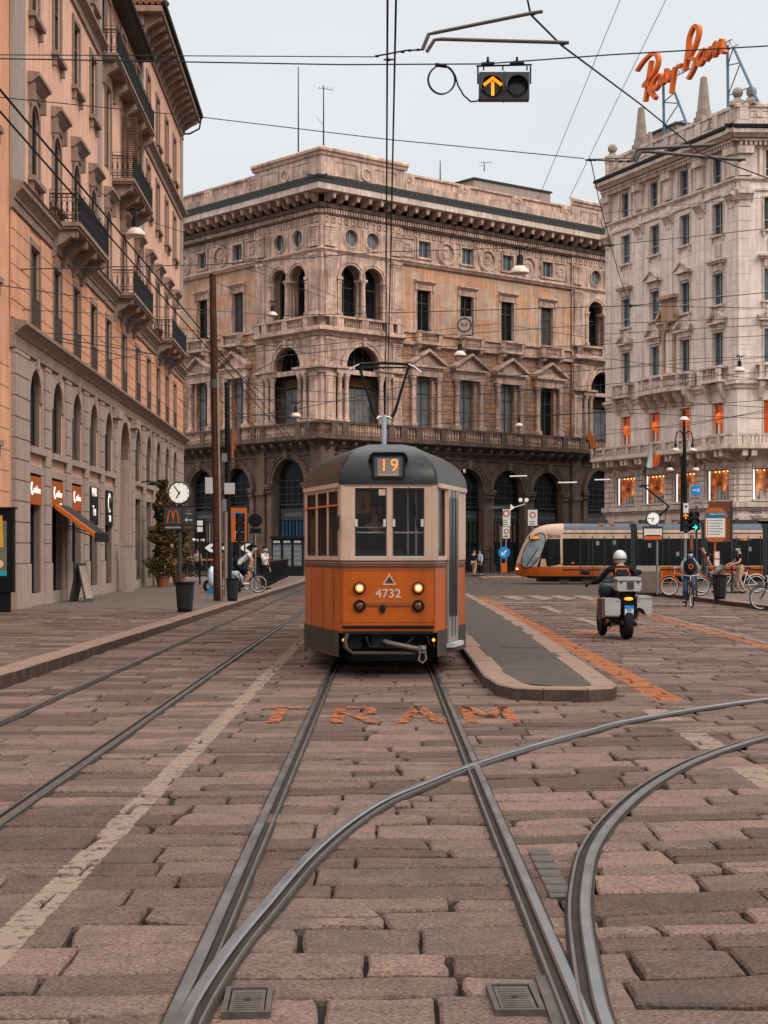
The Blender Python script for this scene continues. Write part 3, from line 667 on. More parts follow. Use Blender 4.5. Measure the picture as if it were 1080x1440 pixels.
# upper floors
wings = [0,1,2,3,7,8,9,10]; cen_ = [4,5,6]
m = MB(); wall(m, U0-.1, U1, 10.8, 19.6, fholes(12.2,14.35,1.25,'a',wings)+fholes(11.6,14.35,1.3,'a',cen_)+fholes(16.8,18.95,1.15,'r',wings)+fholes(15.9,18.95,1.25,'r',cen_), 0, .22)
for a, b in ((U0-.1, 59.1), (70.9, U1)): wall(m, a, b, 19.6, 25.0, fholes(20.75,22.95,1.15,'r',[i for i in wings if a < bays[i] < b]), 0, .22)
wall(m, 59.1, 70.9, 19.6, 23.0, fholes(20.0,22.2,1.2,'r',cen_), -.15, .2)
for u_ in (59.1, 70.9): m.quad((u_,.15,19.6),(u_,9,19.6),(u_,9,25),(u_,.15,25)); m.quad((u_,0,19.6),(u_,.16,19.6),(u_,.16,25),(u_,0,25))
m.quad((U1,0,0),(U1,12,0),(U1,12,25),(U1,0,25)); m.quad((U0,0,0),(U0,12,0),(U0,12,25),(U0,0,25)); m.quad((U0,12,0),(U1,12,0),(U1,12,25),(U0,12,25))
m.build('upper_wall', M['peach'], rootL, loc=FL.loc, rz=FL.a)
m = MB(); cornice(m, U0-.12, U1+.05, [(.05,10.78),(.09,10.8),(.09,11.02),(.14,11.04),(.14,11.12),(.26,11.25),(.34,11.3),(.34,11.42),(.4,11.46),(.02,11.55)])
for a, b in ((U0-.12, 59.1), (70.9, U1+.05)): cornice(m, a, b, [(.04,19.45),(.08,19.47),(.08,19.75),(.2,19.85),(.3,19.9),(.3,20.02),(.02,20.06)])
m.build('cornice', M['trim_stone'], rootL, loc=FL.loc, rz=FL.a)
for a, b in ((U0-.05,44.9),(58.5,59.15),(70.85,71.5),(87.5,U1+.02)):
    m = MB(); fb(m, a, b, 11.5, 19.45, 0, .07); fb(m, a, b, 19.45, 24.6, 0, .065); m.build('lesene', M['lesene'], rootL, loc=FL.loc, rz=FL.a)
for i, b in enumerate(bays):
    if i != 5:
        window_obj(FL, 'window', b, 4.62, 1.75, 2.23, 'a', M['frame'], M['glass_dark'], None, .16, mull=1, trans=())
    window_obj(FL, 'window', b, 7.9, 1.35, 2.4, 'r', M['frame'], M['glass_dark'], M['trim_stone'], .1, sill=False, railing=True, trans=())
    if i in wings:
        window_obj(FL, 'window', b, 12.2, 1.25, 2.15, 'a', M['frame'], M['glass_dark'], M['trim_stone'], .1, hood='cornice', trans=())
        window_obj(FL, 'window', b, 16.8, 1.15, 2.15, 'r', M['frame'], M['glass_dark'], M['trim_stone'], .1, trans=(.65,))
        window_obj(FL, 'window', b, 20.75, 1.15, 2.2, 'r', M['frame'], M['glass_dark'], M['trim_stone'], .1, trans=(.65,))
    else:
        window_obj(FL, 'window', b, 11.6, 1.3, 2.75, 'a', M['frame'], M['glass_dark'], M['trim_stone'], .1, hood='cornice', trans=(), sill=False)
        window_obj(FL, 'window', b, 15.9, 1.25, 3.05, 'r', M['frame'], M['shutter'], M['trim_stone'], .12, trans=(.5,), sill=False)
        window_obj(FL, 'window', b, 20.0, 1.2, 2.2, 'r', M['frame'], M['glass_dark'], M['trim_stone'], .15, trans=(), sill=False)
# open louvred shutters in the centre
def shutter(u, v, w0, h, dark=True):
    m = MB(); m.box(0,.05,-w0,0,0,.08); m.box(0,.05,-w0,0,h-.08,h); m.box(0,.05,-.06,0,.08,h-.08); m.box(0,.05,-w0,-w0+.06,.08,h-.08)
    n = int(h/.09)
    for i in range(n): m.box(.01,.04,-w0+.06,-.06,.09+i*(h-.18)/n,.14+i*(h-.18)/n)
    me = m.mesh('shutter', M['shutter']); FL.put('shutter', me, u, v, .05)
for b in (65.2,): shutter(b-.72, 15.9, .6, 2.9); shutter(b+.72, 15.9, .6, 2.9)
# roofs and eaves
m = MB(); m.add([(59.1,-.5,23.05),(70.9,-.5,23.05),(70.9,7,26),(59.1,7,26)], [(0,1,2,3)])
for a, b in ((U0-.1, 59.1), (70.9, U1)): m.add([(a-.3,-1.1,25.45),(b+.5,-1.1,25.45),(b-3,6,28.4),(a+3,6,28.4)], [(0,1,2,3)]); m.add([(a-.3,-1.1,25.45),(a+3,6,28.4),(a-.3,12,25.45)], [(0,1,2)]); m.add([(b+.5,-1.1,25.45),(b-3,6,28.4),(b+.5,12,25.45)], [(0,1,2)])
for i in range(46): m.tube([(70.6,-1.05+i*.26,25.42),(71.5,-1.05+i*.26,25.62)], .12, 6)
m.build('roof', M['roof'], rootL, loc=FL.loc, rz=FL.a)
m = MB(); fb(m, 59.1, 70.9, 22.88, 23.05, -.2, .5); m.tube([(59.1,-.56,22.98),(70.9,-.56,22.98)], .08, 8); m.build('gutter', M['dgrey'], rootL, loc=FL.loc, rz=FL.a)
for a, b in ((U0-.1, 59.1), (70.9, U1)):
    m = MB(); fb(m, a-.35, b+.5, 25.0, 25.25, -.3, .95); fb(m, a-.05, b+.05, 24.5, 25.0, -.1, .12); fb(m, a-.05, b+.05, 23.95, 24.05, 0, .1)
    fb(m, a-.36, a-.1, 25.0, 25.25, -12, -.3)
    n = int((b-a)/1.2)
    for i in range(n+1):
        u_ = a+.3+(b-a-.6)*i/n; m.prismx([(.02,24.1),(-.1,24.1),(-.22,24.4),(-.5,24.6),(-.85,24.78),(-.85,25.0),(.02,25.0)], u_-.13, u_+.13)
    m.build('eaves', M['trim_stone'], rootL, loc=FL.loc, rz=FL.a)
for a, b in ((U0-.1, 59.1), (70.9, U1)):
    m = MB(); m.tube([(a-.4,-1.02,25.35),(b+.55,-1.02,25.35)], .1, 8); m.box(a-.4,b+.5,-.96,-.95,25.25,25.44)
    if b == U1: m.tube([(U1+.4,-1.0,25.25),(U1+.45,-.9,24.7),(U1+.35,-.4,24.4),(U1+.1,.1,24.3)], .05, 6)
    m.build('gutter', M['black'], rootL, loc=FL.loc, rz=FL.a)
# balconies
def balcony(fac, parent, u0, u1, v, w_, brk, rail_h=.85, slab=M['trim_stone']):
    s = MB(); fb(s, u0, u1, v-.12, v, 0, w_); fb(s, u0+.05, u1-.05, v-.2, v-.12, 0, w_-.06)
    for u_ in brk: s.prismx([(.0,v-1.0),(-.12,v-1.0),(-.2,v-.7),(-.45,v-.55),(-.62,v-.42),(-w_+.12,v-.36),(-w_+.1,v-.2),(0,v-.2)], u_-.14, u_+.14); s.lathe([(.09,-.15),(.09,.15)], (u_,-w_+.2,v-.36), 8, 'x')
    o = s.build('balcony', slab, parent, loc=fac.loc, rz=fac.a)
    r = MB(); T = v+rail_h
    def run(p, q):
        p, q = Vector(p), Vector(q); L_ = (q-p).length; n = max(2, int(L_/.17)); d = (q-p)/n
        for z, t in ((T,.022),(T-.12,.012),(v+.1,.014),(v+.22,.01)): r.tube([(p.x,p.y,z),(q.x,q.y,z)], t, 5)
        r.tube([(p.x,p.y,T+.13),(q.x,q.y,T+.13)], .008, 4)
        for i in range(n+1):
            c = p+d*i; r.tube([(c.x,c.y,v),(c.x,c.y,T+(.13 if i % 6 == 0 else 0))], .015, 4)
        for i in range(n):
            c = p+d*(i+.5); e = d.normalized()
            for z, rx, rz_ in ((v+.16,.055,.055),(v+.46,.075,.2),(T-.06,.05,.05)):
                r.tube([(c.x+e.x*math.cos(t)*rx, c.y+e.y*math.cos(t)*rx, z+math.sin(t)*rz_) for t in [2*PI*k/8 for k in range(8)]], .011, 3, closed=True)
    run((u0+.04,-.02,0), (u0+.04,-w_+.05,0)); run((u0+.04,-w_+.05,0), (u1-.04,-w_+.05,0)); run((u1-.04,-w_+.05,0), (u1-.04,-.02,0))
    r.build('railing', M['iron'], o)
balcony(FL, rootL, 48.9, 54.9, 11.55, .92, (49.2,51.0,52.8,54.6))
balcony(FL, rootL, 75.6, 82.0, 11.55, .92, (75.9,77.8,79.8,81.7))
balcony(FL, rootL, 61.9, 68.2, 11.5, .88, (62.3,64.2,66.1,67.9))
balcony(FL, rootL, 62.0, 68.2, 15.85, .85, (62.4,64.3,66.1,67.9))
balcony(FL, rootL, 59.2, 70.8, 19.75, .62, (59.6,62.4,65.2,68,70.4))
# shop fronts in the ground floor
M['tealglass'] = mat('teal_shop_glass', (.03,.05,.06), .08, var=.5, vs=1)
for i, b in enumerate(bays):
    if i == 5: continue
    m = MB(); m.c = 0; m.box(-.97,-.89,.18,.24,.0,2.6); m.box(.89,.97,.18,.24,.0,2.6); m.box(-.89,.89,.18,.24,2.5,2.6); m.box(-.89,.89,.18,.24,0,.12); m.box(-.03,.03,.18,.24,.12,2.5); m.box(-.97,.97,.16,.29,2.6,3.4)
    o = FL.put('shop_front', m.mesh('shop_front', M['black']), b, .5)
    p = MB(); p.quad((-.9,.22,.1),(.9,.22,.1),(.9,.22,2.55),(-.9,.22,2.55)); p.build('pane', M['tealglass'] if i in (3,4) else M['glass_dark'], o)
    m = MB(); m.box(-.5,-.47,.16,.19,.9,1.5); m.build('handle', M['chrome'], o)
m = MB(); m.box(63.78,66.62,.3,.34,.15,6.8); m.build('gate', M['wood'], rootL, loc=FL.loc, rz=FL.a)
# neighbouring orange house at the very left
rootN = thing('house', 'orange plastered house at the left edge beside the grey stone pier', 'building', (-9.8, 30, 0))
FN = Fac(-8.86, 0, (-.0235, 1), rootN)
m = MB(); wall(m, 26, 43.2, 0, 27, [H('r', x, 1.4, v_, v_+2.4) for x in (28.5,32.5,36.5,40.5) for v_ in (4.5,8.6,12.4,16.8,20.8)]+[H('r', x, 2.4, .3, 3.4) for x in (28.5,32.5,36.5,40.5)], -.02, .25)
m.quad((43.2,.02,0),(43.2,12,0),(43.2,12,27),(43.2,.02,27)); m.quad((26,.02,27),(43.2,.02,27),(43.2,12,27),(26,12,27)); m.quad((26,.02,0),(26,12,0),(26,12,27),(26,.02,27))
m.build('wall', M['orange_plaster'], rootN, loc=FN.loc, rz=FN.a)
m = MB()
for k in range(1, 12):
    m.box(41.5,43.18,.012,.03,.55*k+.5,.55*k+.52)
m.build('joint', M['trim_stone'], rootN, loc=FN.loc, rz=FN.a)
for x in (28.5,32.5,36.5,40.5):
    for v_ in (4.5,8.6,12.4,16.8,20.8): window_obj(FN, 'window', x, v_, 1.4, 2.4, 'r', M['frame'], M['glass_dark'], M['trim_stone'], .25)
    m = MB(); m.box(-1.2,1.2,.2,.25,0,.1); m.box(-1.2,1.2,.2,.25,3.0,3.1); m.box(-.04,.04,.2,.25,.1,3.0); o = FN.put('shop_front', m.mesh('shop_front', M['black']), x, .3)
    p = MB(); p.quad((-1.2,.25,0),(1.2,.25,0),(1.2,.25,3.1),(-1.2,.25,3.1)); p.build('pane', M['glass_dark'], o)

# shop signs (things fixed to the wall)
M['vred'] = mat('shop_sign_orange', (.36,.085,.015), .45, var=.08)
M['vwhite'] = mat('lit_sign_letters', (.9,.8,.75), .5, emit=.45, ecol=(1,.85,.78), var=0)
def shop_sign(b, lines, label, v0=3.02, v1=3.82, col='vred', logo=None, wd=1.9, big=False):
    p = FL.at(b, v0, .0); p = Vector((p.x+rootL.location.x, p.y+rootL.location.y, v0))
    t = thing('shop_sign', label, 'sign', p, FL.a, None); a = wd/2; h = v1-v0
    m = MB(); m.box(-a,a,-.06,.16,0,h); m.build('panel', M[col], t)
    for (s, sz, x, z) in lines: text('lettering', s, sz, t, (x,-.064,z), M['vwhite'], ext=.004, bold=.004)
    if logo == 'drop':
        m = MB(); m.lathe([(.19,-.076),(.19,-.06)], (-.55,0,h*.55), 20, 'y'); m.build('logo', M['vwhite'], t)
        m = MB(); m.lathe([(.09,-.084),(.09,-.0755)], (-.50,0,h*.57), 14, 'y'); m.box(-.50,-.38,-.083,-.0755,h*.57,h*.57+.14); m.build('logo', M[col], t)
    return t
shop_sign(46.45, [('vodafone',.30,.17,.42)], 'brown-orange lit phone shop sign, first from the left, above the glazed window', logo='drop')
shop_sign(50.05, [('vodafone',.30,.17,.42),('store',.14,.5,.13)], 'brown-orange lit phone shop sign above the door, second line reading store', logo='drop')
shop_sign(53.65, [('vodafone',.30,.17,.42)], 'brown-orange lit phone shop sign right of the awning, third from the left', logo='drop')
t = shop_sign(57.3, [('WIND',.42,0,1.1),('Tre',.50,0,.45)], 'black shop sign with a white panel and large white lettering beside the awning end', 2.65, 3.95, 'black')
m = MB(); m.box(-.5,.5,-.075,-.061,1.0-.1,1.28); 
t = shop_sign(60.95, [('TIM',.34,.1,.25)], 'black shop sign with a round white emblem left of the arched portal', 2.65, 3.95, 'black')
m = MB(); m.lathe([(.36,-.075),(.36,-.061)], (0,0,.85), 20, 'y'); m.build('emblem', M['vwhite'], t)
m = MB(); m.lathe([(.26,-.085),(.26,-.0755)], (.03,0,.82), 20, 'y'); m.build('emblem', M['black'], t)
# awning
t = thing('awning', 'small orange awning with dark front over the phone shop door', 'awning', FL.world(49.3, 0, .1), FL.a)
m = MB(); m.prismx([(0,3.12),(-1.2,2.24),(-1.2,2.10),(0,2.98)], 0, .05); m.prismx([(0,3.12),(-1.2,2.24),(-1.2,2.10),(0,2.98)], 2.65, 2.7); m.add([(.051,0,3.12),(.45,0,3.12),(.45,-1.2,2.24),(.051,-1.2,2.24)], [(0,1,2,3)]); m.build('canopy', mat('awning_orange',(.45,.105,.02),.7), t)
m = MB(); m.add([(.451,0,3.12),(2.649,0,3.12),(2.649,-1.2,2.24),(.451,-1.2,2.24)], [(0,1,2,3)]); m.build('canopy', M['black'], t)
m = MB(); m.box(0,2.7,-1.23,-1.201,1.98,2.26); m.add([(.051,0,2.99),(2.649,0,2.99),(2.649,-1.2,2.12),(.051,-1.2,2.12)], [(0,1,2,3)]); m.build('valance', M['black'], t)
m = MB(); m.tube([(.3,0,2.5),(.35,-1.15,2.13)], .02, 6); m.build('arm', M['dgrey'], t); m = MB(); m.tube([(2.4,0,2.5),(2.35,-1.15,2.13)], .02, 6); m.build('arm', M['dgrey'], t)
M['dgreen'] = mat('dark_green_cloth', (.05,.06,.03), .9); M['dblue'] = mat('dark_blue_cloth', (.02,.10,.2), .9)
# ---------------- central palace with the corner loggias ----------------
XC = (452-CX)/FPX*118
rootC = thing('palace', 'large ochre stone corner palace with arcades, loggias and a dark bracketed cornice behind the trams', 'building', (XC, 118, 0))
FR = Fac(XC, 118, (.7566, .6539), rootC); FW = Fac(XC, 118, (.6539, -.7566), rootC)   # right-hand face, left-hand face
LV = dict(street=.12, arcade=9.45, balc0=9.95, balc1=11.05, spring=14.8, arch=17.0, corn2=17.65, bal2=18.75, frieze=23.55, orn=25.4, dent=26.1, mod=26.75, cor=27.9, roofd=28.5)
mirror = lambda f, u: u
def lotS(mb, f, s, uA, uB, fn): fn(mb, min(s*uA, s*uB), max(s*uA, s*uB))
def pilaster(mb, a, b, v0, v1, w1, panel=True):
    fb(mb, a, b, v0, v1, 0, w1); fb(mb, a-.05, b+.05, v0, v0+.25, 0, w1+.06); fb(mb, a-.06, b+.06, v1-.22, v1, 0, w1+.07); fb(mb, a-.02, b+.02, v1-.42, v1-.34, 0, w1+.04)
    if panel and b-a > .5: 
        q = .14; fb(mb, a+q, a+q+.05, v0+.4, v1-.55, w1, w1+.03); fb(mb, b-q-.05, b-q, v0+.4, v1-.55, w1, w1+.03); fb(mb, a+q+.05, b-q-.05, v1-.6, v1-.55, w1, w1+.03); fb(mb, a+q+.05, b-q-.05, v0+.4, v0+.45, w1, w1+.03)
def column(mb, u, v0, v1, w, r):
    h = v1-v0
    mb.lathe([(r*1.45,0),(r*1.45,.12),(r*1.2,.16),(r*1.3,.26),(r*1.02,.34),(r*1.05,h*.3),(r*.86,h-.62),(r*1.0,h-.58),(r*.9,h-.5),(r*1.25,h-.28),(r*1.55,h-.12),(r*1.6,h)], (u,-w,v0), 12)
def rosette(mb, u, v, r, w):
    mb.lathe([(r*.25,0),(r*.3,.1),(.001,.12)], (u,-w,v), 8, 'y')
    for k in range(8): a = k*PI/4; mb.ball((u+math.cos(a)*r*.55,-w,v+math.sin(a)*r*.55), r*.24, 6, (1,.5,1))
def ring(mb, u, v, r0, r1, w0, w1, n=24): archring(mb, u, v, r0, r1, w0, w1, n, 0, 2*PI)

# geometry of each face in distance from the corner (s) : right face s=+u, left face s=-u
faces = {}
ur = lambda px: FR.u(px); ul = lambda px: -FW.u(px)
print('right u:', [round(ur(p),2) for p in (478,492,523,536,565,596,656.5,713.5,769,803,832,851)], 'left u:', [round(ul(p),2) for p in (423.5,397,365,335,285,311,258)])
SR = dict(F=FR, sg=1, pier=ur(478), ocu=[ur(491.5), ur(521.5)], end=ur(563), bays=[ur(p) for p in (596,656.5,713.5,769)], circ=[ur(p) for p in (627,685,742)], sq=[ur(573), ur(787.5)], L=ur(563)*2+ur(803)-ur(563)+.6)
SLf = dict(F=FW, sg=-1, pier=ul(434.5), ocu=[ul(421.5), ul(396)], end=ul(364), bays=[ul(335), ul(285), 2*ul(285)-ul(335), 3*ul(285)-2*ul(335)], circ=[ul(310.5), ul(260)], sq=[ul(354)], L=ul(364)+5.1*(ul(285)-ul(335)))
arcC = {1: ur(508), -1: ul(407)}
def build_face(S):
    F, sg = S['F'], S['sg']; U = lambda s: sg*s; E = S['end']; L_ = S['L']; bays = S['bays']
    def rng(a, b): return (min(U(a), U(b)), max(U(a), U(b)))
    def B(mb, a, b, v0, v1, w0, w1):
        if a <= .03: fbm(mb, *rng(0, b), v0, v1, w0, w1, -sg)
        else: fb(mb, *rng(a, b), v0, v1, w0, w1)
    loc, rz = F.loc, F.a
    corners = [0]
    far = (bays[-1]+(bays[1]-bays[0])*.62) if sg == 1 else None     # second corner pavilion on the right-hand face
    pavs = [(0, E, [x for x in S['ocu']], arcC[sg])]
    if far: pavs.append((far, far+E, [far+E-x for x in S['ocu']], far+E-arcC[sg]))
    # ---- wall sheets ----
    hs = []                                             # ground arcade
    arcs = [(a, 1.72, 8.1) for a in bays]
    for (p0, p1, oc, ac) in pavs: arcs.append((ac, 1.95, 8.55))
    for a, r, top in arcs: hs.append(('a', U(a)-r, U(a)+r, 0, top))
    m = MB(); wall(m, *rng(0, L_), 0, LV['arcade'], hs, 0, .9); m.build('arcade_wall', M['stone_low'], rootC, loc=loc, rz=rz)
    m = MB()
    for a, r, top in arcs:
        vs = top-r; archring(m, U(a), vs, r, r+.22, 0, .16); archring(m, U(a), vs, r+.24, r+.42, 0, .24); archring(m, U(a), vs, r+.44, r+.50, 0, .3)
        fb(m, U(a)-.2, U(a)+.2, top, top+.62, .2, .45)
        for s in (-1, 1):
            x = U(a)+s*(r+.26); fb(m, x-.26, x+.26, 0, vs-.75, 0, .22); fb(m, x-.34, x+.34, 0, .7, 0, .34); fb(m, x-.22, x+.22, vs-.75, vs-.1, 0, .26)
            for k in range(3): m.ball((x-.16+k*.16,-.28,vs-.5), .12, 6); m.ball((x-.2+k*.2,-.3,vs-.22), .13, 6)
            fb(m, x-.36, x+.36, vs-.1, vs+.1, 0, .4)
    B(m, 0, L_, 8.75, 8.9, 0, .12); B(m, 0, L_, 9.25, 9.45, 0, .2)
    for (p0, p1, oc, ac) in pavs:
        for q in (p0+.02, p1-1.0): B(m, q, q+.98, .1, 9.25, 0, .25); B(m, q-.06, q+1.04, .1, .9, 0, .36); B(m, q-.06, q+1.04, 5.9, 6.2, 0, .38)
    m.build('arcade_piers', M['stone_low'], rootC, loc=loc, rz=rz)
    # piano nobile
    hs = []
    for a in bays: hs.append(('a', U(a)-.78, U(a)+.78, 11.1, 15.3))
    for (p0, p1, oc, ac) in pavs: hs.append(('a', U(ac)-1.62, U(ac)+1.62, 14.95, 16.75)); hs.append(('r', U(ac)-2.55, U(ac)+2.55, 11.05, 14.6))
    m = MB(); wall(m, *rng(0, L_), LV['arcade'], 17.2, [h for h in hs], 0, .5); m.build('main_floor_wall', M['rubble'], rootC, loc=loc, rz=rz)
    for (p0, p1, oc, ac) in pavs:                       # sheets of smoother stone over the pavilions
        m = MB()
        wall(m, *rng(p0 or -.18, p1), 11.05, 17.65, [h for h in hs if abs(h[1]+h[2]-2*U(ac)) < .1], .18, .7)
        archring(m, U(ac), 15.13, 1.62, 1.86, .18, .3); archring(m, U(ac), 15.13, 1.88, 2.08, .18, .36); fb(m, U(ac)-.16, U(ac)+.16, 16.7, 17.3, .2, .48)
        for x, r in ((ac-2.3, .19), (ac-1.66, .19), (ac+1.66, .19), (ac+2.3, .19)): column(m, U(x), 11.1, 14.6, .3, r)
        for x in (ac-2.0, ac+2.0): fb(m, U(x)-.72, U(x)+.72, 14.6, 14.95, -.1, .58); fb(m, U(x)-.8, U(x)+.8, 14.95, 15.1, -.1, .72)
        for q in (p0+.15, p1-1.0):
            a, b = rng(q, q+.85); pilaster(m, a, b, 11.1, 14.6, .36); pilaster(m, a, b, 15.1, 17.2, .32)
        B(m, p0, p1+.05, 14.6, 14.95, .1, .3)
        B(m, p0, ac-2.75, 14.95, 15.12, .1, .6); B(m, ac+2.75, p1, 14.95, 15.12, .1, .6)
        m.build('loggia_stonework', M['stone'], rootC, loc=loc, rz=rz)
    # upper floors
    hs = []
    for a in bays: hs.append(('r', U(a)-.72, U(a)+.72, 18.35, 21.55)); 
    for (p0, p1, oc, ac) in pavs:
        for x in oc: hs.append(('a', U(x)-1.0, U(x)+1.0, 18.75, 22.6))
    m = MB(); wall(m, *rng(0, L_), 17.2, 23.4, hs, 0, .5); m.build('upper_floor_wall', M['stone_warm'], rootC, loc=loc, rz=rz)
    for (p0, p1, oc, ac) in pavs:
        m = MB()
        wall(m, *rng(p0 or -.18, p1), 17.65, 23.4, [h for h in hs if any(abs(h[1]+h[2]-2*U(x)) < .1 for x in oc)], .18, .8)
        for x in oc:
            archring(m, U(x), 21.6, 1.0, 1.16, .18, .28); archring(m, U(x), 21.6, 1.17, 1.3, .18, .34)
        mid = sum(oc)/2
        for x in (mid,): column(m, U(x), 18.8, 21.6, .34, .17); column(m, U(x), 18.8, 21.6, -.25, .17); fb(m, U(x)-.3, U(x)+.3, 21.45, 21.62, -.4, .5)
        for x in (min(oc)-1.12, max(oc)+1.12): pilaster(m, U(x)-.17, U(x)+.17, 18.8, 21.65, .28, False)
        for q in (p0+.15, p1-1.05):
            a, b = rng(q, q+.9); pilaster(m, a, b, 18.8, 23.3, .34)
        m.build('loggia_stonework', M['stone'], rootC, loc=loc, rz=rz)
    hs = []
    for a in bays: hs.append(('r', U(a)-.6, U(a)+.6, 24.05, 25.25))
    for (p0, p1, oc, ac) in pavs:
        for x in oc: hs.append(('c', U(x)-.62, U(x)+.62, 23.95, 25.19))
    m = MB(); wall(m, *rng(0, L_), 23.4, 26.8, hs, 0, .3)
    for (p0, p1, oc, ac) in pavs:
        wall(m, *rng(p0 or -.18, p1), 23.4, 26.8, [h for h in hs if h[0] == 'c' and any(abs(h[1]+h[2]-2*U(x)) < .1 for x in oc)], .18, .45)
        for x in oc: ring(m, U(x), 24.57, .62, .74, .18, .26); ring(m, U(x), 24.57, .80, .88, .18, .23); B(m, x-1.15, x-1.08, 23.75, 25.3, .18, .26); B(m, x+1.08, x+1.15, 23.75, 25.3, .18, .26)
        for q in (p0+.15, p1-1.05):
            a, b = rng(q, q+.9); pilaster(m, a, b, 23.75, 25.35, .3)
    for x in S['circ']:
        ring(m, U(x), 24.6, .72, .9, 0, .16); ring(m, U(x), 24.6, .95, 1.0, 0, .1); rosette(m, U(x), 24.6, .6, .02)
        for s in (-1.35, 1.35): B(m, x+s-.12, x+s+.12, 24.75, 25.3, 0, .06); B(m, x+s-.12, x+s+.12, 23.95, 24.5, 0, .06)
    for x in S['sq']:
        for q in (-.75, .68): B(m, x+q, x+q+.07, 23.9, 25.35, 0, .1)
        B(m, x-.75, x+.75, 25.28, 25.35, 0, .1); B(m, x-.75, x+.75, 23.9, 23.97, 0, .1); rosette(m, U(x), 24.62, .62, .02)
    for a in bays:
        B(m, a-.8, a-.61, 23.9, 25.4, 0, .12); B(m, a+.61, a+.8, 23.9, 25.4, 0, .12); B(m, a-.8, a+.8, 25.25, 25.42, .01, .13); B(m, a-.8, a+.8, 23.88, 24.04, .01, .13)
    n = int(L_/.62)
    for i in range(n):                                  # carved square coffers under the cornice
        x = (i+.5)*L_/n; zz = .18 if any(p0 <= x <= p1 for (p0, p1, _, _) in pavs) else 0
        for q, r_ in ((-.19, -.11), (.11, .19)): B(m, x+q, x+r_, 25.5, 25.95, zz, zz+.08)
        B(m, x-.11, x+.11, 25.5, 25.58, zz, zz+.08); B(m, x-.11, x+.11, 25.87, 25.95, zz, zz+.08)
    m.build('frieze', M['stone'], rootC, loc=loc, rz=rz)
    # cornices
    def corn(prof, mt, nm):
        m = MB(); a, b = rng(0, L_); mx_ = max(p[0] for p in prof)
        cornice(m, a, b, prof, -sg)
        return m.build(nm, M[mt], rootC, loc=loc, rz=rz)
    corn([(.2,23.3),(.24,23.35),(.3,23.45),(.38,23.5),(.38,23.6),(.2,23.68)], 'stone', 'string_course')
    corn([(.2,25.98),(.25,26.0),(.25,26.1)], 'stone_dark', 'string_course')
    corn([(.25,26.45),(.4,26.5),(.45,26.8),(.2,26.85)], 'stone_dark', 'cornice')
    m = MB(); n = int(L_/.24)
    for i in range(n): x = (i+.5)*L_/n; B(m, x-.065, x+.065, 26.14, 26.42, .1, .42)
    m.build('dentils', M['stone'], rootC, loc=loc, rz=rz)
    m = MB(); n = int(L_/1.12)
    for i in range(n+1):
        x = i*(L_-.5)/n+.25; a, b = rng(x-.16, x+.16); m.prismx([(-.2,26.85),(-.5,26.9),(-.75,27.1),(-1.2,27.2),(-1.25,27.5),(-.2,27.5)], a, b); m.ball((U(x),-1.12,27.12), .15, 7)
    m.build('modillions', M['stone'], rootC, loc=loc, rz=rz)
    m = MB(); B(m, 0, L_, 27.5, 27.95, -.1, 1.45); m.build('cornice', M['white_trim'], rootC, loc=loc, rz=rz)
    m = MB(); B(m, 0, L_, 27.952, 28.2, -.1, 1.5); B(m, 0, L_, 28.2, 28.55, -.1, 1.3)
    n = int(L_/.45)
    for i in range(n): x = -1.3+(i+.5)*(L_+1.3)/n; B(m, x-.06, x+.06, 28.2, 28.36, 1.3, 1.4)
    m.build('gutter', M['dgrey'], rootC, loc=loc, rz=rz)
    # attic
    m = MB()
    for (p0, p1, oc, ac) in pavs:
        B(m, p0, p1+.3, 28.5, 30.3, -1.5, .15); cornice(m, *rng(p0 or 0, p1+.5), [(.17,30.3),(.25,30.32),(.3,30.5),(.42,30.6),(.42,30.78),(.2,30.92)], -sg if p0 == 0 else 0)
        mid = (p0+p1)/2+.3; ring(m, U(mid), 29.45, .34, .52, .15, .26); rosette(m, U(mid), 29.45, .34, .17)
        for a, b in ((p0+1.1, mid-.85), (mid+.85, p1-.5)):
            B(m, a, b, 28.9, 28.96, .15, .2); B(m, a, b, 29.94, 30.0, .15, .2); B(m, a, a+.06, 28.96, 29.94, .15, .2); B(m, b-.06, b, 28.96, 29.94, .15, .2)
    segs = [(E+.3, far-.0)] if far else [(E+.3, L_)]
    for a, b in segs:
        B(m, a, b, 28.4, 29.35, -1.4, .35); B(m, a, b, 28.9, 30.05, -1.2, -.1); B(m, a, b, 30.05, 30.2, -1.3, .05)
        n = max(1, int((b-a)/5.1)); 
        for i in range(n+1):
            x = a+.5+(b-a-1)*i/n; B(m, x-.6, x+.6, 28.9, 30.05, -.1, .06); ring(m, U(x), 29.6, .28, .4, .06, .12, 16); m.ball((U(x),-.05,29.6), .18, 7)
    m.build('attic_parapet', M['stone'], rootC, loc=loc, rz=rz)
    # balconies and balustrades
    m = MB(); a, b = rng(0, L_)
    cornice(m, a, b, [(.3,9.45),(.42,9.6),(.9,9.72),(1.0,9.8),(1.0,9.97),(.3,10.0)], -sg)
    B(m, 0, L_, 9.98, 10.14, .72, .92); B(m, 0, L_, 10.92, 11.06, .68, .96)
    for i in range(int(L_/1.15)+1): x = .3+i*1.15; m.prismx([(-.2,9.0),(-.4,9.1),(-.8,9.4),(-.85,9.62),(-.2,9.62)], U(x)-.12, U(x)+.12)
    posts = sorted([x for a_ in bays for x in (a_-1.25, a_+1.25)]+[x for (p0,p1,oc,ac) in pavs for x in (p0+.5, ac-2.2, ac+2.2, p1-.4)])
    for x in posts:
        if x < L_: B(m, x-.3, x+.3, 10.0, 10.92, .66, .94)
    m.build('balcony', M['stone_dark'], rootC, loc=loc, rz=rz)
    ps = [0]+posts
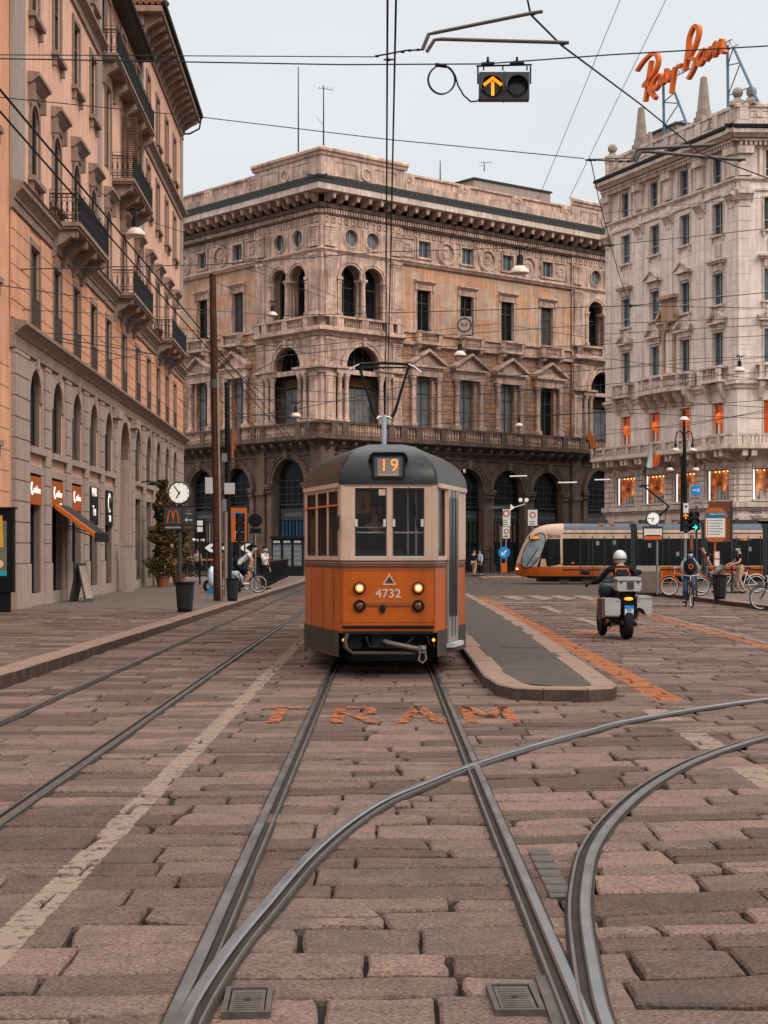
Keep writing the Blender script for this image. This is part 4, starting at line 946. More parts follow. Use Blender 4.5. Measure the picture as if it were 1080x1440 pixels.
    for a_, b_ in zip(ps[:-1], ps[1:]):
        if b_-a_ > .9: 
            m = MB(); a2, b2 = rng(a_+.3, b_-.3); baluster_row(m, a2, b2, 10.12, 10.94, .82, max(2, int((b2-a2)/.24)), .075)
            m.build('balustrade', M['stone'], rootC, loc=loc, rz=rz)
    m = MB()
    for (p0, p1, oc, ac) in pavs:
        a, b = rng(p0, p1); cornice(m, a, b, [(.2,17.25),(.3,17.3),(.36,17.5),(.75,17.62),(.75,17.78),(.2,17.8)], -sg if p0 == 0 else 0)
        B(m, p0, p1, 17.8, 17.95, .3, .62); B(m, p0, p1, 18.6, 18.76, .28, .66)
        for x in (p0+.6, oc[0]-1.35, sum(oc)/2, oc[1]+1.35, p1-.5, oc[1]-1.35 if sg < 0 and 0 else p0+.6): B(m, x-.32, x+.32, 17.95, 18.6, .3, .62)
        for x in oc: baluster_row(m, U(x)-.75, U(x)+.75, 17.95, 18.62, .46, 7, .07)
    B(m, E, far or L_, 17.3, 17.5, 0, .3); B(m, E, far or L_, 18.2, 18.34, 0, .16)
    m.build('string_course', M['stone'], rootC, loc=loc, rz=rz)
    # windows
    for a in bays:
        o = window_obj(F, 'window', U(a), 24.05, 1.2, 1.2, 'r', M['frame_blue'], M['glass_blue'], None, .22, mull=1, trans=())
        o = window_obj(F, 'window', U(a), 18.35, 1.44, 3.2, 'r', M['frame'], M['glass_dark'], M['stone'], .3, mull=1, trans=(.7,), sill=False, sur_w=.3, hood='cornice')
        m = MB(); B(m, a-1.25, a+1.25, 17.35, 17.55, .2, .8); B(m, a-1.25, a+1.25, 18.2, 18.34, .45, .8); B(m, a-1.25, a-.9, 17.55, 18.2, .5, .76); B(m, a+.9, a+1.25, 17.55, 18.2, .5, .76)
        baluster_row(m, U(a)-.85, U(a)+.85, 17.56, 18.22, .62, 8, .07)
        for s in (-.95, .95): m.prismx([(-.02,16.5),(-.2,16.55),(-.35,16.9),(-.7,17.1),(-.72,17.35),(-.02,17.35)], U(a)+s-.16, U(a)+s+.16)
        m.build('balcony', M['stone'], rootC, loc=loc, rz=rz)
        # pedimented window of the main floor
        window_obj(F, 'window', U(a), 11.1, 1.56, 4.2, 'a', M['frame'], M['curtain'] if bays.index(a) != 3 else M['glass_dark'], M['stone'], .35, mull=1, trans=(.62,), sill=False, sur_w=.22)
        m = MB()
        for s in (-1.32, 1.32): column(m, U(a)+s, 11.15, 14.9, .28, .16); fb(m, U(a)+s-.28, U(a)+s+.28, 11.05, 11.4, 0, .5)
        B(m, a-1.6, a+1.6, 14.95, 15.45, 0, .42); B(m, a-1.75, a+1.75, 15.62, 15.78, 0, .66); B(m, a-1.55, a+1.55, 15.45, 15.62, 0, .5)
        m.prism([(U(a)-1.75,15.79),(U(a)+1.75,15.79),(U(a),16.75)], -.35, 0)
        for s in (-1, 1): m.add([(U(a)+s*1.85,-.72,15.79),(U(a),-.72,16.85),(U(a),-.72,17.05),(U(a)+s*1.85,-.72,15.98),(U(a)+s*1.85,0,15.79),(U(a),0,16.85),(U(a),0,17.05),(U(a)+s*1.85,0,15.98)], [(0,1,2,3),(4,5,6,7),(0,1,5,4),(3,2,6,7),(0,3,7,4)])
        m.build('pediment', M['stone'], rootC, loc=loc, rz=rz)
    for (p0, p1, oc, ac) in pavs:
        for x in oc:
            m = MB(); m.lathe([(.64,.24),(.64,.29)], (0,0,.62), 20, 'y'); o = F.put('round_window', m.mesh('round_window', M['glass_blue'] if sg < 0 else M['curtain']), U(x), 23.95, .18)
            m = MB(); m.box(-.03,.03,.18,.235,.02,1.2); m.build('mullion', M['frame_blue'], o)
            window_obj(F, 'loggia_window', U(x), 18.75, 2.0, 3.85, 'a', M['frame'], M['glass_dark'], None, .75, mull=1, trans=(.6,))
        window_obj(F, 'loggia_window', U(ac), 11.1, 3.2, 5.65, 'a', M['frame'], M['glass_dark'], None, .85, mull=3, trans=(.6,))
        m = MB(); m.box(-1.6,1.6,.78,.8,2.75,3.4); F.put('transom_panel', m.mesh('transom_panel', M['wood']), U(ac), 11.1)
        m = MB(); m.box(-1.5,1.5,.81,.83,.1,2.6); F.put('curtain', m.mesh('curtain', M['curtain']), U(ac), 11.1)
    # arcade interior: dark inner wall with lit shop fronts and stripes
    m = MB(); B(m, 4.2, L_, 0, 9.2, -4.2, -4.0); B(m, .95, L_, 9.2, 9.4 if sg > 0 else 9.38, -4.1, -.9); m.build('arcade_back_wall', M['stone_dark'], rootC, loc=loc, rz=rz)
    k = 0
    for a, r, top in arcs:
        m = MB(); m.c = 0; m.box(-1.5,1.5,.35,.40,5.0,5.12); m.box(-1.5,1.5,.35,.40,3.9,4.75)
        for i in range(5): m.box(-1.5+i*.72,-1.44+i*.72,.36,.4,.1,3.9); m.box(-1.55+i*.76,-1.5+i*.76,.38,.42,5.1,7.0)
        for i in range(4): m.box(-1.6,1.6,.38,.42,5.3+i*.5,5.36+i*.5)
        o = F.put('shop_front', m.mesh('shop_front', M['dgrey']), U(a), .1)
        p = MB(); p.quad((-1.75,.45,0),(1.75,.45,0),(1.75,.45,top-.2),(-1.75,.45,top-.2)); p.build('pane', M['glass_dark'], o)
        col = {1: ['orange','dgreen','wood','wood','cloth_grey','dblue'], -1: ['cloth_grey','cloth_beige','cloth_grey','wood','dblue','blue']}[sg][k]; k += 1
        s_ = MB()
        for i in range(7): s_.box(-1.4+i*.42,-1.2+i*.42,.41,.43,2.3,3.85)
        s_.build('striped_curtain', M[col], o)
        text('lettering', 'UNITED COLORS OF BENETTON' if sg == 1 else 'ALEMAGNA', .26 if sg == 1 else .4, o, (0,.345,4.3), M['cloth_grey'], ext=.003, sx=.68 if sg == 1 else 1)
build_face(SR); build_face(SLf)
# body behind, flat roof, penthouse
LR, LL = SR['L'], SLf['L']
m = MB(); P = [FR.at(0,0,-.6), FR.at(LR,0,-.6), FR.at(LR,0,-22), FW.at(-LL,0,-22), FW.at(-LL,0,-.6)]
P = [FR.at(0,0,0)+ (Vector((0,1.4,0))), FR.at(LR,0,-1), FR.at(LR,0,-22), FW.at(-LL,0,-22), FW.at(-LL,0,-1)]
m.prismz([(p.x,p.y) for p in P], 9.3, 28.45); m.build('roof', M['stone_dark'], rootC)
tp = at(678, 300, 158); 
m = MB(); cx_, cy_ = at(625,0,160).x, 160
ph = thing('rooftop_block', 'plain grey-pink plant room standing on the roof of the central palace', 'rooftop room', (at(680,0,160).x,160,28.4))
m.M = Matrix.Rotation(R(38),4,'Z'); m.box(-5.6,4.2,-5,5,0,8.0); m.build('walls', mat('plantroom_render',(.36,.28,.24),.9,var=.1,streak=.25), ph)
m = MB(); m.M = Matrix.Rotation(R(38),4,'Z'); m.box(-5.75,4.35,-5.15,5.15,8.0,8.16); m.build('coping', M['dgrey'], ph)
# roof antennas
for (px, y0, y1, Z, kind) in ((419.5,94,218,121,0),(455,120,207,119,1),(619,226,252,135,0),(681,228,236,158,1)):
    b = at(px, y1, Z); h = (y1-y0)/FPX*Z
    t = thing('antenna', {419.5:'tall thin pole antenna left of the attic corner of the central palace',455:'tall television antenna on the attic corner of the central palace',619:'short antenna behind the parapet in the middle of the central palace',681:'small television antenna on top of the rooftop plant room'}[px], 'antenna', b)
    m = MB(); m.tube([(0,0,-.3),(0,0,h)], [.06,.035], 6); m.build('mast', M['dgrey'], t)
    if kind:
        m = MB(); m.tube([(-.35,0,h*.96),(.75,0,h*.92)], .025, 5)
        for i in range(6): m.tube([(-.3+i*.2,-.3,h*.96-i*.008),(-.3+i*.2,.3,h*.96-i*.008)], .014, 4)
        m.tube([(0,0,h*.35),(-.5,.2,h*.5)], .02, 4); m.build('aerial', M['mgrey'], t)
# ---------------- pale palace on the right ----------------
CZ = 102; CXr = (1037-CX)/FPX*CZ
rootR = thing('palace', 'pale stone palace with roof obelisks, long balustrade and lit shop windows on the right', 'building', (CXr, CZ, 0))
FP = Fac(CXr, CZ, (.3783, -.9257), rootR); FC = Fac(CXr, CZ, (1, .03), rootR)
Uw = {'w1': [FP.u(p) for p in (880.5, 921, 963.5, 1010)]}
ub = Uw['w1']; pitch = (ub[3]-ub[0])/3
cu = [3.6, 7.3]; LEN = -FP.u(852); uL = -LEN
M['warm_int'] = bpy.data.materials.new('lit_shop_interior')
t_, b_ = nodes(M['warm_int']); b_.inputs['Base Color'].default_value = (.2,.08,.03,1)
tc = t_.nodes.new('ShaderNodeTexCoord'); n_ = t_.nodes.new('ShaderNodeTexVoronoi'); n_.inputs['Scale'].default_value = 1.7; n2 = t_.nodes.new('ShaderNodeTexNoise'); n2.inputs['Scale'].default_value = 2.6; n2.inputs['Detail'].default_value = 6
r_ = t_.nodes.new('ShaderNodeValToRGB'); e = r_.color_ramp.elements; e[0].position = .38; e[0].color = (.02,.006,.003,1); e[1].position = .75; e[1].color = (.95,.42,.14,1); k_ = e.new(.55); k_.color = (.30,.07,.015,1)
mm = t_.nodes.new('ShaderNodeMix'); mm.inputs[0].default_value = .35; t_.links.new(tc.outputs['Object'], n_.inputs[0]); t_.links.new(tc.outputs['Object'], n2.inputs[0])
t_.links.new(n2.outputs[0], mm.inputs[2]); t_.links.new(n_.outputs['Distance'], mm.inputs[3]); t_.links.new(mm.outputs[0], r_.inputs[0]); t_.links.new(r_.outputs[0], b_.inputs['Emission Color']); b_.inputs['Emission Strength'].default_value = 1.0
M['redint'] = mat('red_lit_interior', (.25,.04,.015), .6, emit=.28, ecol=(.8,.13,.02), var=.3)
M['tube_on'] = mat('lit_white_tube', (.9,.95,1), .5, emit=1.1, ecol=(.8,.92,1), var=0)
M['spot_on'] = mat('lit_spot', (1,.8,.5), .5, emit=3, ecol=(1,.6,.25), var=0)
rows = [(25.1, 26.75, 1.15), (21.8, 23.8, 1.15), (17.35, 19.35, 1.15), (13.5, 15.6, 1.15), (9.0, 11.1, 1.2), (4.93, 6.9, 2.6)]
M['clearg'] = glassm('clear_shop_glass', (.02,.02,.02), .18)
def face_right(F, u0, u1, us, first):
    hs = []
    for (v0, v1, wd) in rows:
        for u in us: hs.append(H('r', u, wd, v0, v1))
    for u in us: hs.append(H('r', u, 2.0, .6, 3.6))
    loc, rz = F.loc, F.a; mit = 1 if first else -1
    cc = lambda mb, prof: cornice(mb, u0, u1, prof, mit)
    def cb(mb, v0, v1, w0, w1): fbm(mb, u0, u1, v0, v1, w0, w1, mit)
    m = MB(); wall(m, u0, u1, 0, 27.3, hs, 0, .35); m.build('wall', M['white_stone'], rootR, loc=loc, rz=rz)
    m = MB(); cb(m, 4.3, 4.45, 0, .2); cb(m, 4.45, 4.75, 0, .38); cb(m, 3.75, 3.9, 0, .15); cb(m, .1, .7, 0, .2)
    edges = [u0]+[x for u in us for x in (u-1.35, u+1.35)]+[u1]
    for k in range(0, len(edges), 2):                  # rusticated piers between the shop windows
        a, b = edges[k]+.06, edges[k+1]-.06
        if b-a < .2: continue
        v = 4.78
        while v < 7.1: fb(m, a, b, v, v+.31, 0, .16); v += .36
        v = .75
        while v < 3.6: fb(m, a, b, v, v+.40, 0, .16); v += .46
    for u in us: fb(m, u-1.3, u+1.3, 7.0, 7.12, 0, .1); fb(m, u-1.4, u-1.31, 4.75, 7.0, 0, .06); fb(m, u+1.31, u+1.4, 4.75, 7.0, 0, .06); m.lathe([(.36,0),(.36,.06),(.26,.07),(.26,0)], (u,-.08,7.5), 14, 'y')
    m.build('shop_storey_stonework', M['white_trim'], rootR, loc=loc, rz=rz)
    # big balcony
    m = MB(); cc(m, [(.1,7.75),(.3,7.8),(.5,7.95),(1.25,8.0),(1.3,8.05),(1.3,8.2),(.1,8.22)])
    n = int((u1-u0)/1.9)
    for i in range(n+1):
        for q in (-.28, .28): x = u0+.5+(u1-u0-1)*i/n+q; m.prismx([(0,7.3),(-.5,7.45),(-1.1,7.6),(-1.15,8.0),(0,8.0)], x-.17, x+.17)
    cb(m, 8.82, 8.98, .95, 1.28); cb(m, 8.2, 8.3, .98, 1.25)
    n = int((u1-u0)/1.55); st = [u0+.25+(u1-u0-.5)*i/n for i in range(n+1)]
    for x in st: fb(m, x-.2, x+.2, 8.3, 8.82, .97, 1.26)
    m.build('balcony', M['white_trim'], rootR, loc=loc, rz=rz)
    for a, b in zip(st[:-1], st[1:]): m = MB(); baluster_row(m, a+.22, b-.22, 8.3, 8.84, 1.11, 5, .07); m.build('balusters', M['white_trim'], rootR, loc=loc, rz=rz)
    # string courses
    m = MB(); cc(m, [(.05,11.85),(.12,11.9),(.14,12.05),(.3,12.15),(.3,12.3),(.05,12.35)]); m.build('string_course', M['white_trim'], rootR, loc=loc, rz=rz)
    m = MB(); cc(m, [(.03,24.15),(.12,24.2),(.12,24.35),(.03,24.4)]); m.build('string_course', M['white_trim'], rootR, loc=loc, rz=rz)
    m = MB(); cc(m, [(.05,24.75),(.1,24.8),(.22,24.9),(.22,25.02),(.05,25.06)]); m.build('string_course', M['white_trim'], rootR, loc=loc, rz=rz)
    m = MB()
    n = int((u1-u0)/.3)
    for i in range(n): x = u0+(i+.5)*(u1-u0)/n; fb(m, x-.09, x+.09, 26.95, 27.2, 0, .42)
    cb(m, 26.85, 26.94, 0, .12); cb(m, 27.2, 27.32, 0, .5)
    pl = [u0+.45]+[(a+b)/2+o for a, b in zip(us[:-1], us[1:]) for o in (0,)]+[u1-.5]
    for x in pl:
        fb(m, x-.42, x+.42, 25.1, 26.85, 0, .26); fb(m, x-.5, x+.5, 26.45, 26.9, 0, .45); fb(m, x-.3, x+.3, 24.3, 24.75, 0, .12)
        m.prismx([(0,23.5),(-.1,23.5),(-.35,23.9),(-.5,23.95),(-.5,24.15),(0,24.15)], x-.5, x+.5); fb(m, x-.35, x+.35, 23.2, 23.5, 0, .12)
    for u in us: fb(m, u-.62, u-.48, 25.05, 26.8, 0, .09); fb(m, u+.48, u+.62, 25.05, 26.8, 0, .09); fb(m, u-.9, u-.68, 25.1, 26.85, 0, .14); fb(m, u+.68, u+.9, 25.1, 26.85, 0, .14)
    m.build('frieze', M['white_trim'], rootR, loc=loc, rz=rz)
    # quoins: raised channelled strips between the windows
    for x in pl:
        v = 12.4; m = MB(); fb(m, x-.38, x+.38, 12.4, 23.4, 0, .05)
        while v < 23.1: fb(m, x-.4, x+.4, v, v+1.05, 0, .07); v += 1.1
        m.build('quoins', M['white_stone'], rootR, loc=loc, rz=rz)
    m = MB(); cc(m, [(.1,27.33),(.6,27.4),(.75,27.55),(.95,27.6),(.95,27.85),(.1,27.9)]); m.build('cornice', M['white_trim'], rootR, loc=loc, rz=rz)
    m = MB(); cb(m, 27.9, 28.1, -.2, 1.05); m.build('gutter', M['black'], rootR, loc=loc, rz=rz)
    m = MB(); cb(m, 27.95, 28.6, -.6, .1); cb(m, 28.6, 29.35, -.5, .02); cc(m, [(.05,29.35),(.12,29.4),(.12,29.6),(.02,29.65)]); cb(m, 29.35, 29.6, -.55, -.03)
    n = int((u1-u0)/2.0)
    for i in range(n+1):
        x = u0+.4+(u1-u0-.8)*i/n; fb(m, x-.28, x+.28, 28.6, 29.36, .02, .12)
        if i < n and i % 2 == 0: fb(m, x+.45, x+1.5, 28.75, 28.8, .02, .06); fb(m, x+.45, x+1.5, 29.15, 29.2, .02, .06); m.lathe([(.2,-.06),(.2,.0)], (x+.98,-.03,28.97), 14, 'y')
    m.build('parapet', M['white_trim'], rootR, loc=loc, rz=rz)
    for i, u in enumerate(us):
        for j, (v0, v1, wd) in enumerate(rows):
            if j == 5:
                m = MB(); m.c = 1; m.box(-wd/2,-wd/2+.05,.05,.1,0,v1-v0); m.box(wd/2-.05,wd/2,.05,.1,0,v1-v0); m.box(-wd/2+.05,wd/2-.05,.05,.1,v1-v0-.06,v1-v0); m.c = 0; m.box(-wd/2-.05,wd/2+.05,-.3,.34,-.12,-.002)
                o = F.put('shop_window', m.mesh('shop_window', [M['white_trim'], M['frame']]), u, v0)
                m = MB(); m.quad((-wd/2,.95,-.05),(wd/2,.95,-.05),(wd/2,.95,2.05),(-wd/2,.95,2.05)); m.quad((-wd/2,.3,2.0),(wd/2,.3,2.0),(wd/2,.95,2.05),(-wd/2,.95,2.05)); m.quad((-wd/2,.3,0),(-wd/2,.3,2.0),(-wd/2,.95,2.05),(-wd/2,.95,0)); m.quad((wd/2,.3,0),(wd/2,.3,2.0),(wd/2,.95,2.05),(wd/2,.95,0)); m.build('lit_interior', M['warm_int'], o)
                m = MB(); m.box(-wd/2+.06,-wd/2+.16,.12,.16,.02,1.9); m.build('light_tube', M['tube_on'], o)
                m = MB(); r2 = random.Random(i*7+3)
                for k in range(6): x = -1.1+k*.38; hh = r2.uniform(.3,.75); m.box(x,x+.24,.5,.7,.02,hh); m.ball((x+.12,.6,hh+.12), .1, 6)
                m.build('display', M['lgrey'], o)
                m = MB(); 
                for k in range(5): m.ball((-.9+k*.45,.4,1.84), .045, 6)
                m.build('spotlight', M['spot_on'], o)
                p = MB(); p.quad((-wd/2,.11,0),(wd/2,.11,0),(wd/2,.11,v1-v0),(-wd/2,.11,v1-v0)); p.build('pane', M['clearg'], o)
            elif j == 4:
                o = window_obj(F, 'window', u, v0, wd, v1-v0, 'r', M['wood'], M['redint'], M['white_trim'], .3, mull=0, trans=(), sill=False, sur_w=.08)
            else:
                window_obj(F, 'window', u, v0, wd, v1-v0, 'r', M['frame_blue'], M['glass_blue'], M['white_trim'], .22, mull=1, trans=(.3,) if j < 3 else (), sur_w=.1, sill=j in (1, 2))
        # broken pediments at the third floor, hoods on the fourth
        m = MB(); v = 15.75
        fb(m, u-.75, u+.75, v, v+.35, 0, .15); fb(m, u-.95, u+.95, v+.36, v+.5, 0, .35)
        for s in (-1, 1): m.add([(u+s*.95,-.35,v+.5),(u+s*.35,-.35,v+.95),(u+s*.35,-.35,v+1.15),(u+s*1.0,-.35,v+.72),(u+s*.95,0,v+.5),(u+s*.35,0,v+.95),(u+s*.35,0,v+1.15),(u+s*1.0,0,v+.72)], [(0,1,2,3),(4,5,6,7),(0,1,5,4),(1,2,6,5),(2,3,7,6),(3,0,4,7)])
        fb(m, u-.45, u+.45, v+.5, v+1.35, 0, .06)
        m.build('broken_pediment', M['white_trim'], rootR, loc=loc, rz=rz)
        m = MB(); v = 19.5; fb(m, u-.55, u+.55, v, v+.42, 0, .14)
        for s in (-.5, .5): m.prismx([(0,v-.1),(-.12,v-.05),(-.25,v+.4),(0,v+.45)], u+s-.1, u+s+.1)
        if first and i in (1, 2): 
            fb(m, u-.9, u+.9, v+.45, v+.6, 0, .4); m.prism([(u-.9,v+.61),(u+.9,v+.61),(u,v+1.2)], -.3, 0); m.prism([(u-1.0,v+.60),(u-.86,v+.6),(u,v+1.15),(u,v+1.32)], -.44, -.301); m.prism([(u+.86,v+.6),(u+1.0,v+.60),(u,v+1.32),(u,v+1.15)], -.44, -.301)
        else: fb(m, u-.85, u+.85, v+.45, v+.58, 0, .3); fb(m, u-.95, u+.95, v+.58, v+.72, 0, .42); fb(m, u-.35, u+.35, v+.9, v+1.7, 0, .06)
        m.build('hood', M['white_trim'], rootR, loc=loc, rz=rz)
    # lower balconies of the third floor
    for i, u in enumerate(us):
        if first and i in (1, 2): continue
        m = MB(); fb(m, u-1.1, u+1.1, 12.36, 12.5, 0, .75); fb(m, u-1.1, u+1.1, 13.25, 13.38, 0, .72); 
        for x in (-1.0, .72): fb(m, u+x, u+x+.28, 12.5, 13.25, .45, .7)
        for s in (-.8, .8): m.prismx([(0,11.2),(-.2,11.3),(-.55,12.0),(-.6,12.36),(0,12.36)], u+s-.14, u+s+.14)
        baluster_row(m, u-.7, u+.7, 12.5, 13.26, .58, 5, .07); m.build('balcony', M['white_trim'], rootR, loc=loc, rz=rz)
face_right(FP, uL, 0, ub, True)
face_right(FC, 0, 8.5, [2.25, 5.6], False)
# curved central balcony over two bays, and niche between the windows
u1_, u2_ = ub[1]-1.3, ub[2]+1.3; mid = (u1_+u2_)/2; m = MB(); N_ = 14
cp = [(u1_+(u2_-u1_)*i/N_, .5+.75*math.sin(PI*i/N_)**.6 if 0 < i < N_ else .5) for i in range(N_+1)]
for (va, vb, dw) in ((12.2,12.42,.05),(13.22,13.38,0)):
    for (a, wa), (b, wb) in zip(cp[:-1], cp[1:]): m.add([(a,-wa-dw,va),(b,-wb-dw,va),(b,0,va),(a,0,va),(a,-wa-dw,vb),(b,-wb-dw,vb),(b,0,vb),(a,0,vb)], [(0,3,2,1),(4,5,6,7),(0,1,5,4),(1,2,6,5),(2,3,7,6),(3,0,4,7)])
for i, (a, wa) in enumerate(cp): 
    if i % 3 == 0 or i == N_: fb(m, a-.14, a+.14, 12.42, 13.22, wa-.3, wa)
for k in range(6): x = u1_+.3+(u2_-u1_-.6)*k/5; m.prismx([(0,11.2),(-.3,11.35),(-.8,11.9),(-.85,12.2),(0,12.2)], x-.15, x+.15)
m.build('curved_balcony', M['white_trim'], rootR, loc=FP.loc, rz=FP.a)
m = MB()
for i in range(36):
    f = (i+.5)/36*N_; k = int(f); a, wa = cp[k]; b, wb = cp[k+1]; x = a+(b-a)*(f-k); w_ = wa+(wb-wa)*(f-k)-.15
    m.lathe([(.06,0),(.035,.1),(.085,.3),(.035,.6),(.06,.8)], (x,-w_,12.42), 6)
m.build('balusters', M['white_trim'], rootR, loc=FP.loc, rz=FP.a)
m = MB(); v = 13.4
fb(m, mid-.75, mid-.5, v, 16.3, 0, .15); fb(m, mid+.5, mid+.75, v, 16.3, 0, .15); archring(m, mid, 16.0, .5, .7, 0, .18); fb(m, mid-1.3, mid+1.3, 16.9, 17.1, 0, .35)
fb(m, mid-.8, mid+.8, 17.1, 18.5, 0, .18); fb(m, mid-1.0, mid+1.0, 18.5, 18.75, 0, .4); fb(m, mid-.2, mid+.2, 16.4, 17.0, .18, .4)
for s in (-1, 1): m.add([(mid+s*1.4,-.3,17.1),(mid+s*.8,-.3,17.6),(mid+s*.8,-.3,17.9),(mid+s*1.5,-.3,17.3),(mid+s*1.4,0,17.1),(mid+s*.8,0,17.6),(mid+s*.8,0,17.9),(mid+s*1.5,0,17.3)], [(0,1,2,3),(4,5,6,7),(0,1,5,4),(1,2,6,5),(2,3,7,6),(3,0,4,7)])
m.build('niche', mat('brown_stained_stone', (.42,.27,.19), .9, var=.25, streak=.4), rootR, loc=FP.loc, rz=FP.a)
# body of the block
P = [FP.at(uL,0,-1.3), FP.at(-1.3,0,-1.3), FC.at(8.5,0,-1.3), FC.at(12,0,-20), FP.at(uL,0,-16)]
m = MB(); m.prismz([(p.x,p.y) for p in P], 0, 27.95); m.build('core', M['glass_dark'], rootR)
# obelisks, balls, letters high on the roof are things of their own
M['ob'] = mat('weathered_grey_stone', (.36,.29,.25), .9, var=.25, vs=3, streak=.4)
def obelisk(px, y0, y1, w_, label):
    u = FP.u(px, -.3); b = FP.v(px, y1, -.3); tp_ = FP.v(px, y0, -.3); h = tp_-b; p = FP.world(u, b, -.3); p.z = 29.6; h = tp_-29.6
    t = thing('obelisk', label, 'obelisk', p, FP.a, 'stone obelisks on the parapet of the pale palace')
    m = MB(); a = w_/2; m.box(-a*1.5,a*1.5,-a*1.5,a*1.5,-.05,h*.08); m.box(-a*1.15,a*1.15,-a*1.15,a*1.15,h*.08,h*.22); m.build('plinth', M['ob'], t)
    m = MB(); m.frust(-a,a,-a,a,h*.22,-a*.5,a*.5,-a*.5,a*.5,h*.97); m.add([(-a*.5,-a*.5,h*.97),(a*.5,-a*.5,h*.97),(a*.5,a*.5,h*.97),(-a*.5,a*.5,h*.97),(0,0,h)], [(0,1,4),(1,2,4),(2,3,4),(3,0,4)]); m.build('shaft', M['ob'], t)
obelisk(901.5, 150, 205, .62, 'left obelisk on the parapet, below the start of the orange script sign')
obelisk(989.5, 107, 168, .62, 'right obelisk on the parapet, between the two steel trestles of the sign')
obelisk(914, 185, 200, .35, 'small short obelisk just right of the left large one')
def ballfin(F, u, w_, r, label):
    p = F.world(u, 29.6, w_); t = thing('ball_finial', label, 'finial', p, F.a, 'stone ball finials on the parapet of the pale palace')
    m = MB(); m.lathe([(r*1.9,-.05),(r*1.8,.2),(r*1.1,.32),(r*.7,.5)], (0,0,0), 4); m.build('base', M['ob'], t)
    m = MB(); m.ball((0,0,.5+r*.9), r, 14); m.build('ball', M['ob'], t, smooth=40)
ballfin(FP, uL+.5, -.25, .34, 'stone ball finial at the far left end of the parapet')
ballfin(FP, -.35, -.25, .34, 'stone ball finial left of the corner, beside the right trestle'); ballfin(FC, .95, -.25, .34, 'stone ball finial right of the corner, beside the slanting trestle leg')
# rooftop hut between the obelisks
p = FP.world(FP.u(945,-3), 28, -3); t = thing('rooftop_hut', 'small grey rooftop structure with weeds behind the parapet near the left trestle', 'rooftop room', p, FP.a)
m = MB(); m.box(-1.3,2.2,-1,1,0,3.0); m.build('walls', M['ob'], t); m = MB(); m.box(-1.45,2.35,-1.15,1.15,3.0,3.12); m.build('roof', M['dgrey'], t)
# ---- roof sign ----
SW = -.2
tS = thing('roof_sign', 'large orange handwritten-style Ray-Ban sign on steel trestles above the pale palace', 'sign', FP.world(-9, 29.6, SW), FP.a)
M['sign_or'] = mat('sign_letter_orange', (.66,.14,.025), .45, var=.08); M['bluesteel'] = mat('blue_grey_steel', (.10,.16,.22), .5, metal=.3)
def S(zx, zy, w_=SW):
    px, py = zx/4+820, zy/4+20; u = FP.u(px, w_); return Vector((u+9, -(w_-SW), FP.v(px, py, w_)-29.6))
def stroke(name, pts, th=.34, dp=.28, mt=None):
    P = [S(*p) for p in pts]; P = [P[0]*2-P[1]]+P+[P[-1]*2-P[-2]]; Q = []
    for i in range(1, len(P)-2):
        for k in range(4):
            t = k/4; a, b, c, d = P[i-1], P[i], P[i+1], P[i+2]; Q.append(.5*((2*b)+(c-a)*t+(2*a-5*b+4*c-d)*t*t+(3*b-a-3*c+d)*t**3))
    Q.append(P[-2]); m = MB(); rows_ = []
    for i, p in enumerate(Q):
        d = (Q[min(i+1,len(Q)-1)]-Q[max(i-1,0)]); n = Vector((-d.z,0,d.x)); n = n.normalized() if n.length > 1e-6 else Vector((1,0,0))
        n = (n*.55+Vector((.84,0,.1))*(1 if n.x >= 0 else -1)*.45); o = len(m.V); rows_.append(o)
        for s, y in ((-1,-dp/2),(1,-dp/2),(1,dp/2),(-1,dp/2)): m.V.append(tuple(p+n*(s*th/2)+Vector((0,y,0))))
    for a, b in zip(rows_[:-1], rows_[1:]):
        for k in range(4): m.F.append((a+k, a+(k+1) % 4, b+(k+1) % 4, b+k)); m.S.append(0)
    m.F += [tuple(rows_[0]+k for k in range(4)), tuple(rows_[-1]+3-k for k in range(4))]; m.S += [0,0]
    return m
LT = {'R': [[(352,492),(362,430),(372,350),(386,262)], [(304,320),(345,262),(390,222),(418,232),(424,272),(402,330),(350,392),(346,408)], [(352,396),(378,432),(412,474)]],
 'a': [[(440,335),(415,352),(396,385),(394,412),(408,424),(428,398),(444,350),(444,392),(458,380),(466,340)]],
 'y': [[(472,306),(468,345),(474,376),(490,362),(504,322)], [(518,298),(512,350),(504,400),(500,444)]], 'dash': [[(530,296),(558,286)]],
 'B': [[(574,318),(586,250),(594,190),(600,130),(618,82),(636,66),(652,82),(650,124),(630,186),(598,246)], [(600,246),(626,250),(636,272),(620,318),(592,366)]],
 'A': [[(692,192),(668,212),(648,248),(648,278),(664,284),(684,250),(700,196),(696,240),(706,258)]],
 'n': [[(722,180),(714,212),(708,252)], [(710,248),(728,206),(750,158),(746,200),(742,242)], [(742,240),(760,196),(782,142),(784,180),(788,214),(806,206)]]}
for k, st_ in LT.items():
    m = MB()
    for s_ in st_:
        q = stroke('x', s_, .36 if k in 'RB' else .33); m.add([Vector(v) for v in q.V], q.F)
    m.build('letter', M['sign_or'], tS)
